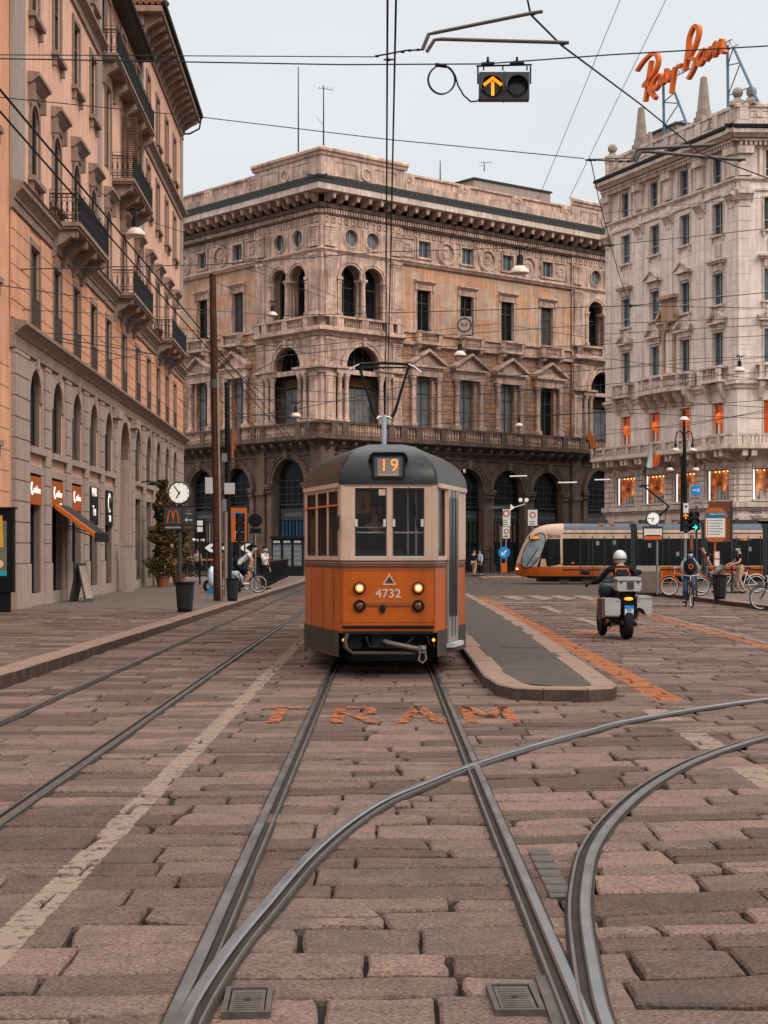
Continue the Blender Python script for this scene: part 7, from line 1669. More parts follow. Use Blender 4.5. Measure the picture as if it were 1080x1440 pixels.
for s in (-1, 1):
    m = MB(); xa = xx(962)+s*.27; m.tube([(xx(962),0,zz(620)),(xx(962)+s*.04,0,zz(610)),(xx(962)+s*.13,0,zz(606)),(xx(962)+s*.23,0,zz(608)),(xa,0,zz(616)),(xa,0,zz(630))], .02, 6); m.build('arm', M['black'], t); bell(t, xa, 0, zz(634), .13)
    m = MB(); xb = xx(962)+s*.42; m.tube([(xx(962),.2,zz(650)),(xx(962)+s*.15,.2,zz(637)),(xx(962)+s*.33,.2,zz(640)),(xb,.2,zz(650)),(xb,.2,zz(655))], .016, 6); m.build('arm', M['black'], t); bell(t, xb, .2, zz(661), .12)
p2 = p+Vector((0,-.12,0)); t = thing('traffic_light', 'traffic light pair with lit amber up arrow and green right arrow on the right', 'traffic light', p2)
m = MB(); m.tube([(xx(966)-.08,0,0),(xx(966)-.08,0,zz(752))], .05, 8); m.build('pole', M['mgrey'], t); m = MB(); m.tube([(xx(971),0,0),(xx(971),0,zz(752))], .045, 8); m.build('pole', mat('rusty_post',(.28,.09,.03),.6,var=.3), t)
tlight(t, xx(962.5), -.1, zz(722), [('amber','up'),None,None], .30, .20); tlight(t, xx(975.5), -.1, zz(720), [None,None,('green_on','right')], .28, .20)
m = MB(); m.box(xx(959),xx(966),-.15,-.1,zz(722),zz(708)); o = m.build('plate', M['sgnw'], t); m = MB(); m.box(xx(961),xx(964),-.155,-.151,zz(714),zz(711)); m.build('print', M['black'], o); m = MB(); m.box(xx(960),xx(965),-.14,-.1,zz(757),zz(750)); m.build('plate', M['sgnw'], t)
t = thing('road_sign', 'grey panel with a blue disc and white right arrow beside the lamp post', 'sign', p+Vector((0,-.05,0)))
m = MB(); m.box(xx(968),xx(988.5),-.05,-.02,zz(712),zz(681)); o = m.build('panel', mat('grey_sign',(.24,.20,.185),.5), t); m = MB(); m.lathe([(.17,-.06),(.17,-.051)], (xx(978.5),0,zz(689.5)), 24, 'y'); m.build('disc', M['blue'], o)
m = MB(); x, z = xx(978.5), zz(689.5); m.box(x-.12,x+.05,-.067,-.061,z-.02,z+.02); m.prism([(x+.13,z),(x+.03,z+.07),(x+.03,z-.07)], -.067, -.061); m.build('arrow', M['sgnw'], o); text('lettering', 'BUS TAXI', .07, o, (xx(976),-.055,zz(701)), M['black'], ext=.001); text('lettering', 'DALLA', .08, o, (xx(981),-.055,zz(707)), M['black'], ext=.001)
m = MB(); m.tube([(xx(979),0,0),(xx(979),0,zz(712))], .035, 6); m.build('pole', M['dgrey'], t)
# hanging bell lamps over the streets
def hang(px, py, Z, r, label, clamp=True):
    t = thing('hanging_lamp', label, 'street lamp', at(px, py, Z), 0, 'bell-shaped lamps hung on span wires'); bell(t, 0, 0, 0, r)
    m = MB(); m.tube([(0,0,r*1.85),(0,0,r*2.6)], .02, 5); m.tube([(-r*.6,0,r*2.5),(-r*.2,0,r*2.75),(r*.3,0,r*2.6),(r*.9,0,r*2.85)], r*.09, 6); m.ball((-r*.3,0,r*2.7), r*.2, 7); m.ball((r*.4,0,r*2.6), r*.16, 7); m.build('bracket', M['black'], t)
hang(190.5, 331, 56, .34, 'hanging bell lamp in front of the left palace balconies'); hang(383, 444, 80, .26, 'hanging bell lamp left of the corner loggia of the central palace'); hang(731, 384, 62, .36, 'large hanging bell lamp over the upper right windows of the central palace')
hang(647, 500, 82, .31, 'hanging bell lamp below the round RF sign'); hang(416, 586, 78, .25, 'hanging bell lamp in front of the loggia door, left of the pantograph'); hang(730, 599, 85, .20, 'small hanging bell lamp above the long balcony right of the old tram'); hang(1040, 522, 75, .26, 'hanging bell lamp in front of the pale palace corner')
t = thing('round_sign', 'round RF sign with dark ring hung on the wires before the central palace', 'sign', at(653, 457, 70)); m = MB(); m.box(-.31,.31,-.01,.01,-.42,.36); m.build('plate', M['lesene'], t); m = MB(); archring(m, 0, 0, .26, .31, .012, .03, 24, 0, 2*PI); m.build('ring', M['tbrown'], t); text('lettering', 'R-F', .21, t, (0,-.02,0), M['tbrown'], ext=.003)
# tubular lights strung low before the arcade
for (px, py, label) in ((735,733,'white tube light slung before the arcade, left of three'),(794,762.5,'x'),):
    pass
for (px, py, z_, wd, label) in ((729,670,95,1.0,'thin white tube lamp slung low, left one before the right arcade'),(798,679,95,1.1,'thin white tube lamp slung low, middle one before the right arcade'),(847,675,95,.9,'thin white tube lamp slung low, right one beside the pale palace')):
    t = thing('tube_lamp', label, 'lamp', at(px, py, z_), 0, 'tube lamps slung before the arcade'); m = MB(); m.tube([(-wd/2,0,0),(wd/2,0,.02)], .05, 8); m.build('tube', M['lgrey'], t)
for (px, py, label) in ((419,461,'x'),): pass
# hanging traffic signal over the street, with cable loop
ZT = 24.0; kT = ZT/FPX
t = thing('hanging_signal', 'overhead two-lamp tram signal with lit orange up arrow, hung on the top wires', 'traffic light', at(709.5, 139, ZT)); 
def q(px, py, y=0): return ((px-709.5)*kT, y, (139-py)*kT)
m = MB(); x0, _, z0 = q(674, 139); x1, _, z1 = q(744.5, 101); m.box(x0,x1,0,.18,z0,z1); m.box((x0+x1)/2-.006,(x0+x1)/2+.006,-.01,.185,z0-.01,z1+.01); body = m.build('housing', mat('signal_black',(.022,.025,.027),.4), t)
for cx2, lit in ((691.5, True), (727, False)):
    c = q(cx2, 121.5); m = MB(); rr = 15.5*kT; n = 20
    for i in range(n):
        a0, a1 = R(-20)+R(220)*i/n, R(-20)+R(220)*(i+1)/n; A = (c[0]+rr*math.cos(a0), c[2]+rr*math.sin(a0)); B2 = (c[0]+rr*math.cos(a1), c[2]+rr*math.sin(a1))
        m.add([(A[0],0,A[1]),(B2[0],0,B2[1]),(B2[0]*1,-.22,B2[1]-.05),(A[0],-.22,A[1]-.05)], [(0,1,2,3)])
    m.build('visor', mat('worn_visor_grey',(.30,.31,.32),.5,var=.3), body); m = MB(); m.lathe([(rr*.97,-.01),(rr*.8,-.03),(.001,-.04)], (c[0],0,c[2]), 22, 'y'); m.build('lens', M['dark_lens'], body)
    if lit:
        m = MB(); s = 1.35; m.M = Matrix.Translation((c[0]+.01,-.06,c[2]-.02)); m.box(-.022,.022,-.01,.01,-.13,.07)
        for w_ in (-1, 1): m.add([(0,-.012,.15),(0,-.012,.095),(w_*.12,-.012,.0),(w_*.145,-.012,.04)], [(0,1,2,3)])
        m.build('arrow', M['amber'], body)
m = MB()
for xp in (672, 746): m.tube([q(xp,118), q(xp,93)], .012, 6)
m.tube([q(670,93), q(748,91)], .014, 6); m.tube([q(677,90.5), q(695,89.5)], .03, 6); m.tube([q(717,89.5), q(737,88.5)], .03, 6)
for xp in (680, 707, 741): m.tube([q(xp,93), q(xp,99)], .012, 5)
for xp in (686, 727): m.lathe([(.03,0),(.015,.06),(.02,.08)], q(xp, 88), 8)
m.build('hanger', M['black'], t)
m = MB(); c0 = q(620.5, 112.5); lp = [(c0[0]+19*kT*math.cos(a), .01*math.sin(3*a), c0[2]+20*kT*math.sin(a)) for a in [R(90)+2*PI*i/24 for i in range(24)]]; m.tube(lp, .011, 6, closed=True); lp2 = [(x+.012, y+.02, z*1.0+.012) for x, y, z in lp]; m.tube(lp2, .011, 6, closed=True)
m.tube([q(624,92), q(633,96), q(640,106), q(644,120), q(652,134), q(662,143), q(672,142), q(676,136)], .013, 6); m.tube([q(612,91), q(628,93)], .03, 6); m.build('cable_loop', M['black'], t)
# ---------------- people, bicycles, motorcycle ----------------
def skinned(name, nodes_, edges, mt, parent, sub=2, root=0):
    names = list(nodes_.keys()); me = bpy.data.meshes.new(name)
    me.from_pydata([nodes_[n][0] for n in names], [(names.index(a), names.index(b)) for a, b in edges], []) if False else me.from_pydata([nodes_[n][0] for n in names], [(names.index(a), names.index(b)) for a, b in edges], [])
    o = link(name, me, parent); me.materials.append(mt); o.modifiers.new('skin', 'SKIN'); sm = o.modifiers.new('sub', 'SUBSURF'); sm.levels = sub; sm.render_levels = sub
    o.modifiers['skin'].use_smooth_shade = True
    sv = me.skin_vertices[0].data
    for i, n in enumerate(names): r = nodes_[n][1]; sv[i].radius = r if isinstance(r, tuple) else (r, r)
    for i in range(len(names)): sv[i].use_root = (i == root)
    return o
STAND = dict(pel=(0,0,.95), wai=(0,0,1.10), che=(0,0,1.33), nek=(0,0,1.47), hed=(0,-.015,1.63), lsh=(.185,0,1.40), rsh=(-.185,0,1.40), lel=(.24,.02,1.13), rel=(-.24,.02,1.13),
    lwr=(.26,-.06,.88), rwr=(-.26,-.06,.88), lhp=(.10,0,.90), rhp=(-.10,0,.90), lkn=(.11,-.02,.50), rkn=(-.11,-.02,.50), lan=(.11,.02,.09), ran=(-.11,.02,.09), lto=(.13,-.15,.04), rto=(-.13,-.15,.04))
def person(label, loc, rz, pose={}, top='cloth_black', sleeve='short', bottom='cloth_black', legs='long', shoes='black', hair='short', mask=None, scale=1.0, helmet=None, glove=None, group=None, skirt=False, look=(0,-1), skin='skin'):
    """figure facing -y in its own frame"""
    J = {k: Vector(v) for k, v in {**STAND, **pose}.items()}
    t = thing('person', label, 'person', loc, rz, group); t.scale = (scale,)*3
    n = {k: (J[k], r) for k, r in dict(pel=(.125,.095), wai=(.11,.08), che=(.13,.09), nek=.052, lsh=.055, rsh=.055, lel=.04, rel=.04, lwr=.027, rwr=.027, lhp=.085, rhp=.085, lkn=.055, rkn=.055, lan=.038, ran=.038, lto=.03, rto=.03).items()}
    hd = J['hed']; ax = (hd-J['nek']).normalized()
    n['jaw'] = (J['nek']+ax*.075+Vector((look[0],look[1],0))*.015, .055); n['sk1'] = (hd-ax*.02+Vector((look[0],look[1],0))*.01, (.072,.085)); n['sk2'] = (hd+ax*.055, (.075,.085)); n['sk3'] = (hd+ax*.10, (.045,.05))
    E = [('pel','wai'),('wai','che'),('che','nek'),('nek','jaw'),('jaw','sk1'),('sk1','sk2'),('sk2','sk3'),('che','lsh'),('che','rsh'),('lsh','lel'),('rsh','rel'),('lel','lwr'),('rel','rwr'),('pel','lhp'),('pel','rhp'),('lhp','lkn'),('rhp','rkn'),('lkn','lan'),('rkn','ran'),('lan','lto'),('ran','rto')]
    for s in 'lr':
        d = (J[s+'wr']-J[s+'el']).normalized(); n[s+'pa'] = (J[s+'wr']+d*.06, (.036,.018)); E.append((s+'wr', s+'pa'))
    body = skinned('body', n, E, M[skin], t)
    for s in 'lr':                                      # five fingers, curled
        d = (J[s+'wr']-J[s+'el']).normalized(); sd_ = d.cross(Vector((0,0,1))); sd_ = sd_.normalized() if sd_.length > .1 else Vector((1,0,0)); dn = Vector((0,0,-1))*.6+d*.3
        m = MB(); pb = J[s+'wr']+d*.085
        for k, l in enumerate((.065,.078,.072,.055)):
            b = pb+sd_*(-.026+.0175*k); m.tube([b-d*.02, b+d*l*.5, b+d*l*.75+dn*l*.45, b+d*l*.65+dn*l*.9], [.010,.009,.008,.007], 6)
        b = J[s+'wr']+d*.035-sd_*.03; m.tube([b, b-sd_*.025+d*.03, b-sd_*.02+d*.055+dn*.03], [.012,.011,.008], 6); m.build('fingers', M[glove or skin], t, smooth=60)
    # face: nose, eyes, mouth, ears
    f = Vector((look[0], look[1], 0)).normalized(); sx = Vector((-f.y, f.x, 0)); c = hd+ax*.0
    m = MB(); m.add([c+f*.10+ax*.03, c+f*.105-ax*.005+sx*.014, c+f*.105-ax*.005-sx*.014, c+f*.125-ax*.0], [(0,1,3),(0,3,2),(1,2,3)]); m.build('nose', M[skin], t)
    for s in (-1, 1):
        m = MB(); m.ball(c+f*.092+sx*s*.032+ax*.028, .011, 8); m.build('eye', M['eye'] if 'eye' in M else M.setdefault('eye', mat('eye',(.05,.03,.02),.2,var=0)), t); m = MB(); m.ball(c+sx*s*.083+ax*.0, .024, 8, (.45,.6,1.1)); m.build('ear', M[skin], t)
    m = MB(); m.box(-.022,.022,-.003,.003,-.004,.004); m.V = [tuple(c+f*(.1-v[1])+sx*v[0]+ax*(v[2]-.038)) for v in m.V]; m.build('mouth', mat('lips',(.3,.1,.08),.6,var=0) if not 'lips' in M else M['lips'], t)
    if mask:
        m = MB(); m.ball(c+f*.055-ax*.035, .066, 12, (1.05,1.05,.85)); m.build('face_mask', M[mask], t, smooth=60)
    # hair or helmet
    if helmet:
        m = MB(); m.ball(hd+ax*.035, .145, 18, (.92,1.0,1.0)); m.build('helmet', M[helmet], t, smooth=60)
        m = MB(); m.tube([hd+ax*.0+Vector((math.cos(a)*.135, math.sin(a)*.148, 0)) for a in [2*PI*k/18 for k in range(18)]], .012, 5, closed=True); m.tube([hd+ax*.08+Vector((math.cos(a)*.115, math.sin(a)*.125, 0)) for a in [2*PI*k/18 for k in range(18)]], .008, 5, closed=True); m.build('helmet_band', M['dgrey'], t)
    else:
        m = MB(); K = 12; rg = random.Random(len(label)); cc = hd+ax*.05-f*.018; vs = []
        for i in range(8):
            p = PI*.5*i/7*1.12
            for j in range(K):
                a = 2*PI*j/K; v = Vector((math.cos(a)*math.sin(p)*.094, math.sin(a)*math.sin(p)*.104, math.cos(p)*.092)); vs.append(cc+v*(1+rg.uniform(-.03,.05)))
        m.add(vs, [(i*K+j, i*K+(j+1) % K, (i+1)*K+(j+1) % K, (i+1)*K+j) for i in range(7) for j in range(K)]); 
        if hair == 'long': m.tube([hd-f*.06+ax*.06, hd-f*.10-ax*.05, hd-f*.11-ax*.2, hd-f*.10-ax*.34], [.075,.085,.08,.03], 10)
        m.build('hair', M['hair_brown'] if hair == 'long' else M['hair'], t, smooth=60)
    g = .018
    sh = {k: (J[k], tuple(x+g for x in r)) for k, r in dict(pel=(.125,.10), wai=(.115,.085), che=(.14,.10)).items()}
    sh['col'] = (J['che'].lerp(J['nek'], .72), .062)
    for s in 'lr':
        sh[s+'sh'] = (J[s+'sh'], .068); sh[s+'u'] = (J[s+'sh'].lerp(J[s+'el'], .62 if sleeve == 'short' else 1.0), .056)
    SE = [('pel','wai'),('wai','che'),('che','col'),('che','lsh'),('che','rsh'),('lsh','lu'),('rsh','ru')]
    if sleeve == 'long':
        for s in 'lr': sh[s+'w'] = (J[s+'el'].lerp(J[s+'wr'], .95), .042); SE.append((s+'u', s+'w'))
    skinned('jacket' if sleeve == 'long' else 'shirt', sh, SE, M[top], t)
    pn = dict(pel=(J['pel'], (.145,.118)), lhp=(J['lhp'], .102), rhp=(J['rhp'], .102)); PE = [('pel','lhp'),('pel','rhp')]
    for s in 'lr':
        if legs == 'long': pn[s+'k'] = (J[s+'kn'], .073); pn[s+'a'] = (J[s+'kn'].lerp(J[s+'an'], .9), .055); PE += [(s+'hp', s+'k'), (s+'k', s+'a')]
        else: pn[s+'k'] = (J[s+'hp'].lerp(J[s+'kn'], .85), .085); PE += [(s+'hp', s+'k')]
    if skirt:
        m = MB(); m.lathe([(.15,.0),(.19,-.2),(.24,-.5),(.23,-.52)], J['pel']+Vector((0,0,.08)), 16, sc=(1,.8)); m.build('skirt', M[bottom], t, smooth=60)
    else: skinned('trousers', pn, PE, M[bottom], t)
    for s in 'lr':
        a, b = J[s+'an'], J[s+'to']; d = (b-a); d.z = 0; d = d.normalized() if d.length > .01 else Vector((0,-1,0)); m = MB()
        m.tube([a-d*.05+Vector((0,0,-.03)), a+Vector((0,0,-.035)), b+Vector((0,0,-.005)), b+d*.06], [.038,.045,.042,.025], 8); m.build('shoe', M[shoes], t, smooth=60)
    return t
M['hair_brown'] = mat('brown_hair', (.09,.04,.022), .7)
M['navy'] = mat('dark_navy_cloth', (.012,.015,.025), .95); M['lips'] = mat('lips', (.3,.1,.08), .6, var=0); M['helmet_s'] = mat('silver_helmet', (.45,.45,.44), .25, var=.1, coat=.5)
M['glove_b'] = mat('light_blue_glove', (.08,.42,.62), .7, var=.05); M['spoke'] = mat('wheel_spokes', (.25,.25,.25), .3, metal=.8)
def bicycle(label, loc, rz, col='orange', rim='lgrey', group='bicycles on the square', r=.335, basket=False, whitewall=False):
    """faces +x"""
    t = thing('bicycle', label, 'bicycle', loc, rz, group); wb = .54
    for s in (-1, 1):
        m = MB(); m.tube([(s*wb+math.cos(a)*(r-.02),0,r+math.sin(a)*(r-.02)) for a in [2*PI*k/28 for k in range(28)]], .021, 6, closed=True); o = m.build('wheel', M['rubber'], t, smooth=60)
        m = MB(); m.tube([(s*wb+math.cos(a)*(r-.045),0,r+math.sin(a)*(r-.045)) for a in [2*PI*k/28 for k in range(28)]], .017, 5, closed=True); m.build('rim', M[rim], o)
        m = MB(); 
        for k in range(14): a = 2*PI*k/14; m.tube([(s*wb,.012*(-1)**k,r),(s*wb+math.cos(a)*(r-.05),0,r+math.sin(a)*(r-.05))], .0028, 3)
        m.lathe([(.022,-.04),(.022,.04)], (s*wb,0,r), 8, 'y'); m.build('spokes', M['spoke'], o)
    bb = Vector((-.06,0,.28)); st = Vector((-.20,0,.78)); hd1 = Vector((.36,0,.80)); hd0 = Vector((.40,0,.62)); ra = Vector((-wb,0,r))
    m = MB(); m.tube([bb, st], .017, 7); m.tube([st+Vector((.01,0,-.05)), hd1+Vector((0,0,-.03))], .016, 7); m.tube([bb, hd0], .019, 7)
    for y in (-.05, .05): m.tube([bb+Vector((0,y*.6,0)), ra+Vector((0,y,0))], .010, 6); m.tube([st+Vector((.01,y*.4,-.06)), ra+Vector((0,y,0))], .009, 6)
    m.tube([hd1, hd0], .022, 8); 
    for y in (-.045, .045): m.tube([hd0, hd0+Vector((.02,y,-.06)), Vector((wb,y,r))], .012, 6)
    m.build('frame', M[col], t, smooth=60)
    m = MB(); m.tube([hd1, hd1+Vector((-.02,0,.14))], .013, 6); h = hd1+Vector((-.02,0,.15)); m.tube([h+Vector((-.12,-.29,.03)), h+Vector((.0,-.22,.03)), h, h+Vector((0,.22,.03)), h+Vector((-.12,.29,.03))], .012, 6); m.build('handlebar', M['lgrey'], t, smooth=60)
    m = MB(); m.tube([st, st+Vector((-.03,0,.13))], .012, 6); m.build('seat_post', M['lgrey'], t); m = MB(); m.ball(st+Vector((-.04,0,.15)), .1, 10, (1.3,.75,.35)); m.ball(st+Vector((.08,0,.15)), .05, 8, (1.4,.6,.5)); m.build('saddle', M['black'], t, smooth=60)
    m = MB(); m.lathe([(.09,-.045),(.09,-.04)], bb, 14, 'y'); m.tube([bb+Vector((0,-.05,0)), bb+Vector((.10,-.06,-.13))], .010, 5); m.tube([bb+Vector((0,.05,0)), bb+Vector((-.10,.06,.13))], .010, 5); m.box(bb.x+.06,bb.x+.15,-.15,-.06,bb.z-.145,bb.z-.12); m.box(bb.x-.15,bb.x-.06,.06,.15,bb.z+.12,bb.z+.145); m.tube([bb+Vector((0,-.04,.09)), ra+Vector((0,-.04,.035))], .006, 4); m.tube([bb+Vector((0,-.04,-.09)), ra+Vector((0,-.04,-.035))], .006, 4); m.build('crank', M['dgrey'], t)
    for s in (-1, 1): m = MB(); m.tube([(s*wb+math.cos(a)*(r+.035),0,r+math.sin(a)*(r+.035)) for a in [R(20)+R(130)*k/8 for k in range(9)]], .014, 5); m.build('mudguard', M[col], t)
    return t
def cyc_pose(lean=.22, up='l'):                        # rider pose in a frame facing -y, saddle at .93 (origin under the saddle is y=.24)
    P = dict(pel=(0,.20,1.00), wai=(0,.15,1.14), che=(0,.15-lean,1.36), nek=(0,.10-lean*1.25,1.50), hed=(0,.07-lean*1.35,1.66), lsh=(.18,.13-lean,1.43), rsh=(-.18,.13-lean,1.43), lel=(.27,-.12-lean*.6,1.24), rel=(-.27,-.12-lean*.6,1.24),
        lwr=(.25,-.27,1.06), rwr=(-.25,-.27,1.06), lhp=(.09,.17,.95), rhp=(-.09,.17,.95))
    hi, lo = ((.12,-.26,.72), (.12,-.04,.38), (.12,-.17,.36)), ((.12,-.10,.58), (.12,.06,.20), (.12,-.08,.16))
    for s, sg in (('l', 1), ('r', -1)):
        a = hi if s == up else lo
        for nme, v in zip(('kn','an','to'), a): P[s+nme] = (v[0]*sg, v[1], v[2])
    return P
# front cyclist riding towards the viewer
p = gp(968, 854)
bicycle('black bicycle ridden straight towards the viewer on the right', p, R(-90), 'black')
person('person in grey jacket with blue mask and gloves cycling towards the viewer', p, 0, cyc_pose(.28), 'cloth_grey', 'long', 'denim', shoes='black', mask='mask', glove='glove_b', scale=.97)
m = MB(); t = thing('backpack', 'dark delivery bag with an orange round emblem worn on the cyclist\'s front', 'bag', p); m.ball((0,-.30,1.24), .19, 14, (.95,.55,1.35)); m.build('bag', M['navy'], t, smooth=60); m = MB(); archring(m, 0, 1.24, .05, .075, .395, .41, 16, 0, 2*PI); m.build('emblem', M['orange'], t)
m = MB(); m.tube([(-.14,-.26,1.40),(-.15,-.12,1.48),(-.13,.0,1.42)], .022, 6); m.tube([(.14,-.26,1.40),(.15,-.12,1.48),(.13,.0,1.42)], .022, 6); m.build('strap', M['glove_b'], t)
# parked orange bicycle, and two bikes of the waiting riders
bicycle('orange bicycle with pale rims parked across the right pavement behind the cyclist', gp(963, 838, .15), R(180), 'orange', 'lgrey')
p = gp(1008, 834, .15); bicycle('grey bicycle half hidden behind the litter bin on the right', p, R(180), 'mgrey')
person('person in black T-shirt leaning over a bicycle behind the timetable post', p, R(-90), {**cyc_pose(.45), 'rto':(-.2,-.1,.05), 'ran':(-.2,.05,.09), 'rkn':(-.16,-.02,.5)}, 'cloth_black', 'short', 'cloth_grey', hair='short')
p = gp(1043, 834, .15); bicycle('white and orange bicycle straddled by the man in beige trousers', p, R(180), 'white')
person('person in black T-shirt and beige trousers with mask standing over a bicycle at right', p+Vector((-.1,-.25,0)), R(-80), dict(pel=(0,.05,.97), che=(0,-.02,1.34), nek=(0,-.04,1.48), hed=(0,-.07,1.64), lwr=(.22,-.42,1.05), lel=(.26,-.15,1.14), rwr=(-.22,-.42,1.05), rel=(-.26,-.15,1.14), rkn=(-.15,-.12,.5), lkn=(.14,-.1,.5), ran=(-.16,.0,.09), lan=(.16,.1,.09), rto=(-.16,-.15,.04), lto=(.16,-.05,.04), lsh=(.18,-.02,1.41), rsh=(-.18,-.02,1.41)), 'cloth_black', 'short', 'cloth_beige', mask='mask')
bicycle('bicycle whose front wheel shows at the right edge of the photo', gp(1094, 858, 0)+Vector((.05,0,0)), R(180), 'black')
# left group
p = gp(343, 834, .15); bicycle('black city bicycle ridden by the person in white T-shirt on the left pavement', p, 0, 'black')
person('person in white T-shirt, dark shorts and mask riding a bicycle on the left pavement', p+Vector((-.02,-.01,0)), R(90), cyc_pose(.34, 'r'), 'cloth_white', 'short', 'navy', legs='short', shoes='cloth_white', mask='mask')
t = thing('backpack', 'black messenger bag on the back of the rider in white', 'bag', p+Vector((-.30,0,0))); m = MB(); m.ball((0,-.05,1.2), .16, 12, (.6,.9,1.25)); m.build('bag', M['navy'], t, smooth=60)
person('person with long brown hair in black top and skirt standing behind the bicycle', gp(363, 829, .15), R(200), dict(lwr=(.24,-.02,.88)), 'cloth_black', 'short', 'navy', hair='long', skirt=True, shoes='cloth_white', scale=.98)
person('person in pale shirt and mask with hand raised, beside the long-haired figure', gp(372, 829, .15), R(60), dict(rwr=(-.08,-.25,1.25), rel=(-.24,-.08,1.12)), 'cloth_white', 'short', 'cloth_black', mask='mask')
person('person in dark jacket walking beyond the old tram, left of a pair', gp(667, 811, .13), R(150), dict(lkn=(.11,-.14,.5), lan=(.11,-.1,.1), lto=(.11,-.26,.06), rkn=(-.11,.06,.48), ran=(-.11,.22,.14), rto=(-.11,.08,.05)), 'navy', 'long', 'cloth_beige', scale=.97)
person('person in pale blue top beyond the old tram, right of a pair', gp(675, 810, .13), R(-60), dict(rwr=(-.2,-.3,1.08)), 'cloth_blue2' if 'cloth_blue2' in M else M.setdefault('cloth_blue2', mat('x_blue',(.35,.45,.55),.9)) and 'cloth_blue2', 'long', 'cloth_black', scale=.95)
person('person in pale jacket standing before the left arcade railing', gp(278, 812, .12), R(170), {}, 'cloth_grey', 'long', 'cloth_black', scale=.98)
person('person in striped pale top at the far left arcade, near the clock post', gp(264, 811, .12), R(30), {}, 'cloth_white', 'long', 'navy', scale=.98)
person('person driving, seated in dark jacket behind the left windscreen of the old tram', Vector((-.12, 22.95, .66)), 0, {}, 'navy', 'long', 'navy', scale=1.0)
# bag, scooter
t = thing('carrier_bag', 'bright blue carrier bag hanging low left of the brown pole', 'bag', gp(301, 843, .15)+Vector((0,.2,0))); m = MB(); m.add([(-.16,-.05,.38),(.1,-.06,.42),(.15,-.05,.12),(-.3,-.05,.2),(-.14,.08,.38),(.1,.08,.42),(.15,.08,.12),(-.3,.08,.2)], [(0,1,2,3),(4,5,6,7),(0,1,5,4),(1,2,6,5),(2,3,7,6),(3,0,4,7)]); m.build('bag', mat('blue_plastic',(.02,.16,.33),.5,var=.3), t); m = MB(); m.tube([(-.1,0,.38),(-.03,0,.6),(.06,0,.41)], .012, 5); m.build('handle', M['blue'], t)
t = thing('scooter', 'white and pale blue parked motor scooter half hidden by the brown pole', 'scooter', gp(314, 833, .15), R(160))
m = MB(); m.ball((-.45,0,.62), .3, 12, (1.2,.6,.8)); m.ball((.48,0,.6), .26, 12, (.6,.8,1.5)); m.box(-.3,.4,-.18,.18,.25,.36); m.build('body', mat('pale_scooter',(.5,.62,.68),.3,coat=.4), t, smooth=60)
for x in (-.55, .6): m = MB(); m.tube([(x+math.cos(a)*.18,0,.23+math.sin(a)*.18) for a in [2*PI*k/16 for k in range(16)]], .06, 7, closed=True); m.build('wheel', M['rubber'], t, smooth=60)
m = MB(); m.ball((-.35,0,.86), .2, 12, (1.7,.7,.35)); m.build('seat', M['black'], t, smooth=60); m = MB(); m.tube([(.45,-.3,1.02),(.4,0,1.05),(.45,.3,1.02)], .02, 6); m.tube([(.42,-.28,1.04),(.5,-.34,1.25)], .008, 4); m.ball((.5,-.34,1.27), .06, 8, (.4,1,.7)); m.ball((.5,.34,1.27), .06, 8, (.4,1,.7)); m.build('handlebar', M['black'], t)
# ---- motorcycle seen from behind ----
P0 = gp(881, 899); t = thing('motorcycle', 'touring motorcycle with three silver cases, seen from behind on the right', 'motorcycle', P0, R(3)); kM = P0.y/FPX
MS = lambda px: (px-881)*kM; MZ = lambda py: (899-py)*kM
def tyre(x, y, r, w_, nm='wheel'):
    m = MB(); m.lathe([(r-.10,-w_*.42),(r-.03,-w_*.5),(r-.008,-w_*.33),(r,-w_*.12),(r,w_*.12),(r-.008,w_*.33),(r-.03,w_*.5),(r-.10,w_*.42)], (x,y,r), 28, 'x'); o = m.build(nm, M['rubber'], t, smooth=50)
    m = MB(); m.lathe([(r-.12,-w_*.3),(r-.10,-w_*.35),(r-.10,w_*.35),(r-.12,w_*.3)], (x,y,r), 24, 'x'); m.lathe([(.05,-w_*.6),(.05,w_*.6)], (x,y,r), 10, 'x')
    for k in range(5): a = 2*PI*k/5; m.tube([(x,y,r),(x,y+math.cos(a)*(r-.1),r+math.sin(a)*(r-.1))], .016, 5)
    m.build('rim', M['mgrey'], o); return o
tyre(0, .0, .33, .17); tyre(-.20, 1.45, .34, .12)
m = MB(); m.tube([(.12,0,.33),(.15,.3,.40),(.14,.6,.45)], .045, 8); m.box(-.14,-.09,-.02,.6,.30,.36); m.build('swing_arm', M['dgrey'], t, smooth=50)
m = MB(); m.box(-.22,.2,.55,1.0,.25,.62); m.lathe([(.13,-.36),(.15,-.3),(.15,-.2)], (-.0,.8,.42), 14, 'x'); m.lathe([(.15,.2),(.15,.3),(.13,.36)], (0,.8,.42), 14, 'x'); m.build('engine', M['dgrey'], t, smooth=40)
m = MB(); m.tube([(.20,-.05,.62),(.21,.15,.50),(.20,.6,.33)], [.075,.07,.035], 12); m.build('exhaust', mat('brown_exhaust',(.10,.06,.045),.35,metal=.6), t, smooth=50)
m = MB(); m.frust(-.13,.13,-.06,.7,.72,-.16,.16,-.12,.75,.92); m.frust(-.10,.10,-.16,.1,.60,-.15,.15,-.2,.1,.76); m.box(-.10,.10,-.24,-.12,.52,.60); m.build('tail', M['black'], t)
m = MB(); m.ball((0,-.20,.785), .055, 12, (1.6,.5,.6)); m.build('tail_light', M['amber'], t)
m = MB()
for s in (-1, 1): m.ball((s*.20,-.16,.74), .03, 8, (1.6,1,.8))
m.build('indicator', M['amber'], t) if False else m.build('indicator', mat('dark_orange_lens',(.25,.07,.02),.3), t)
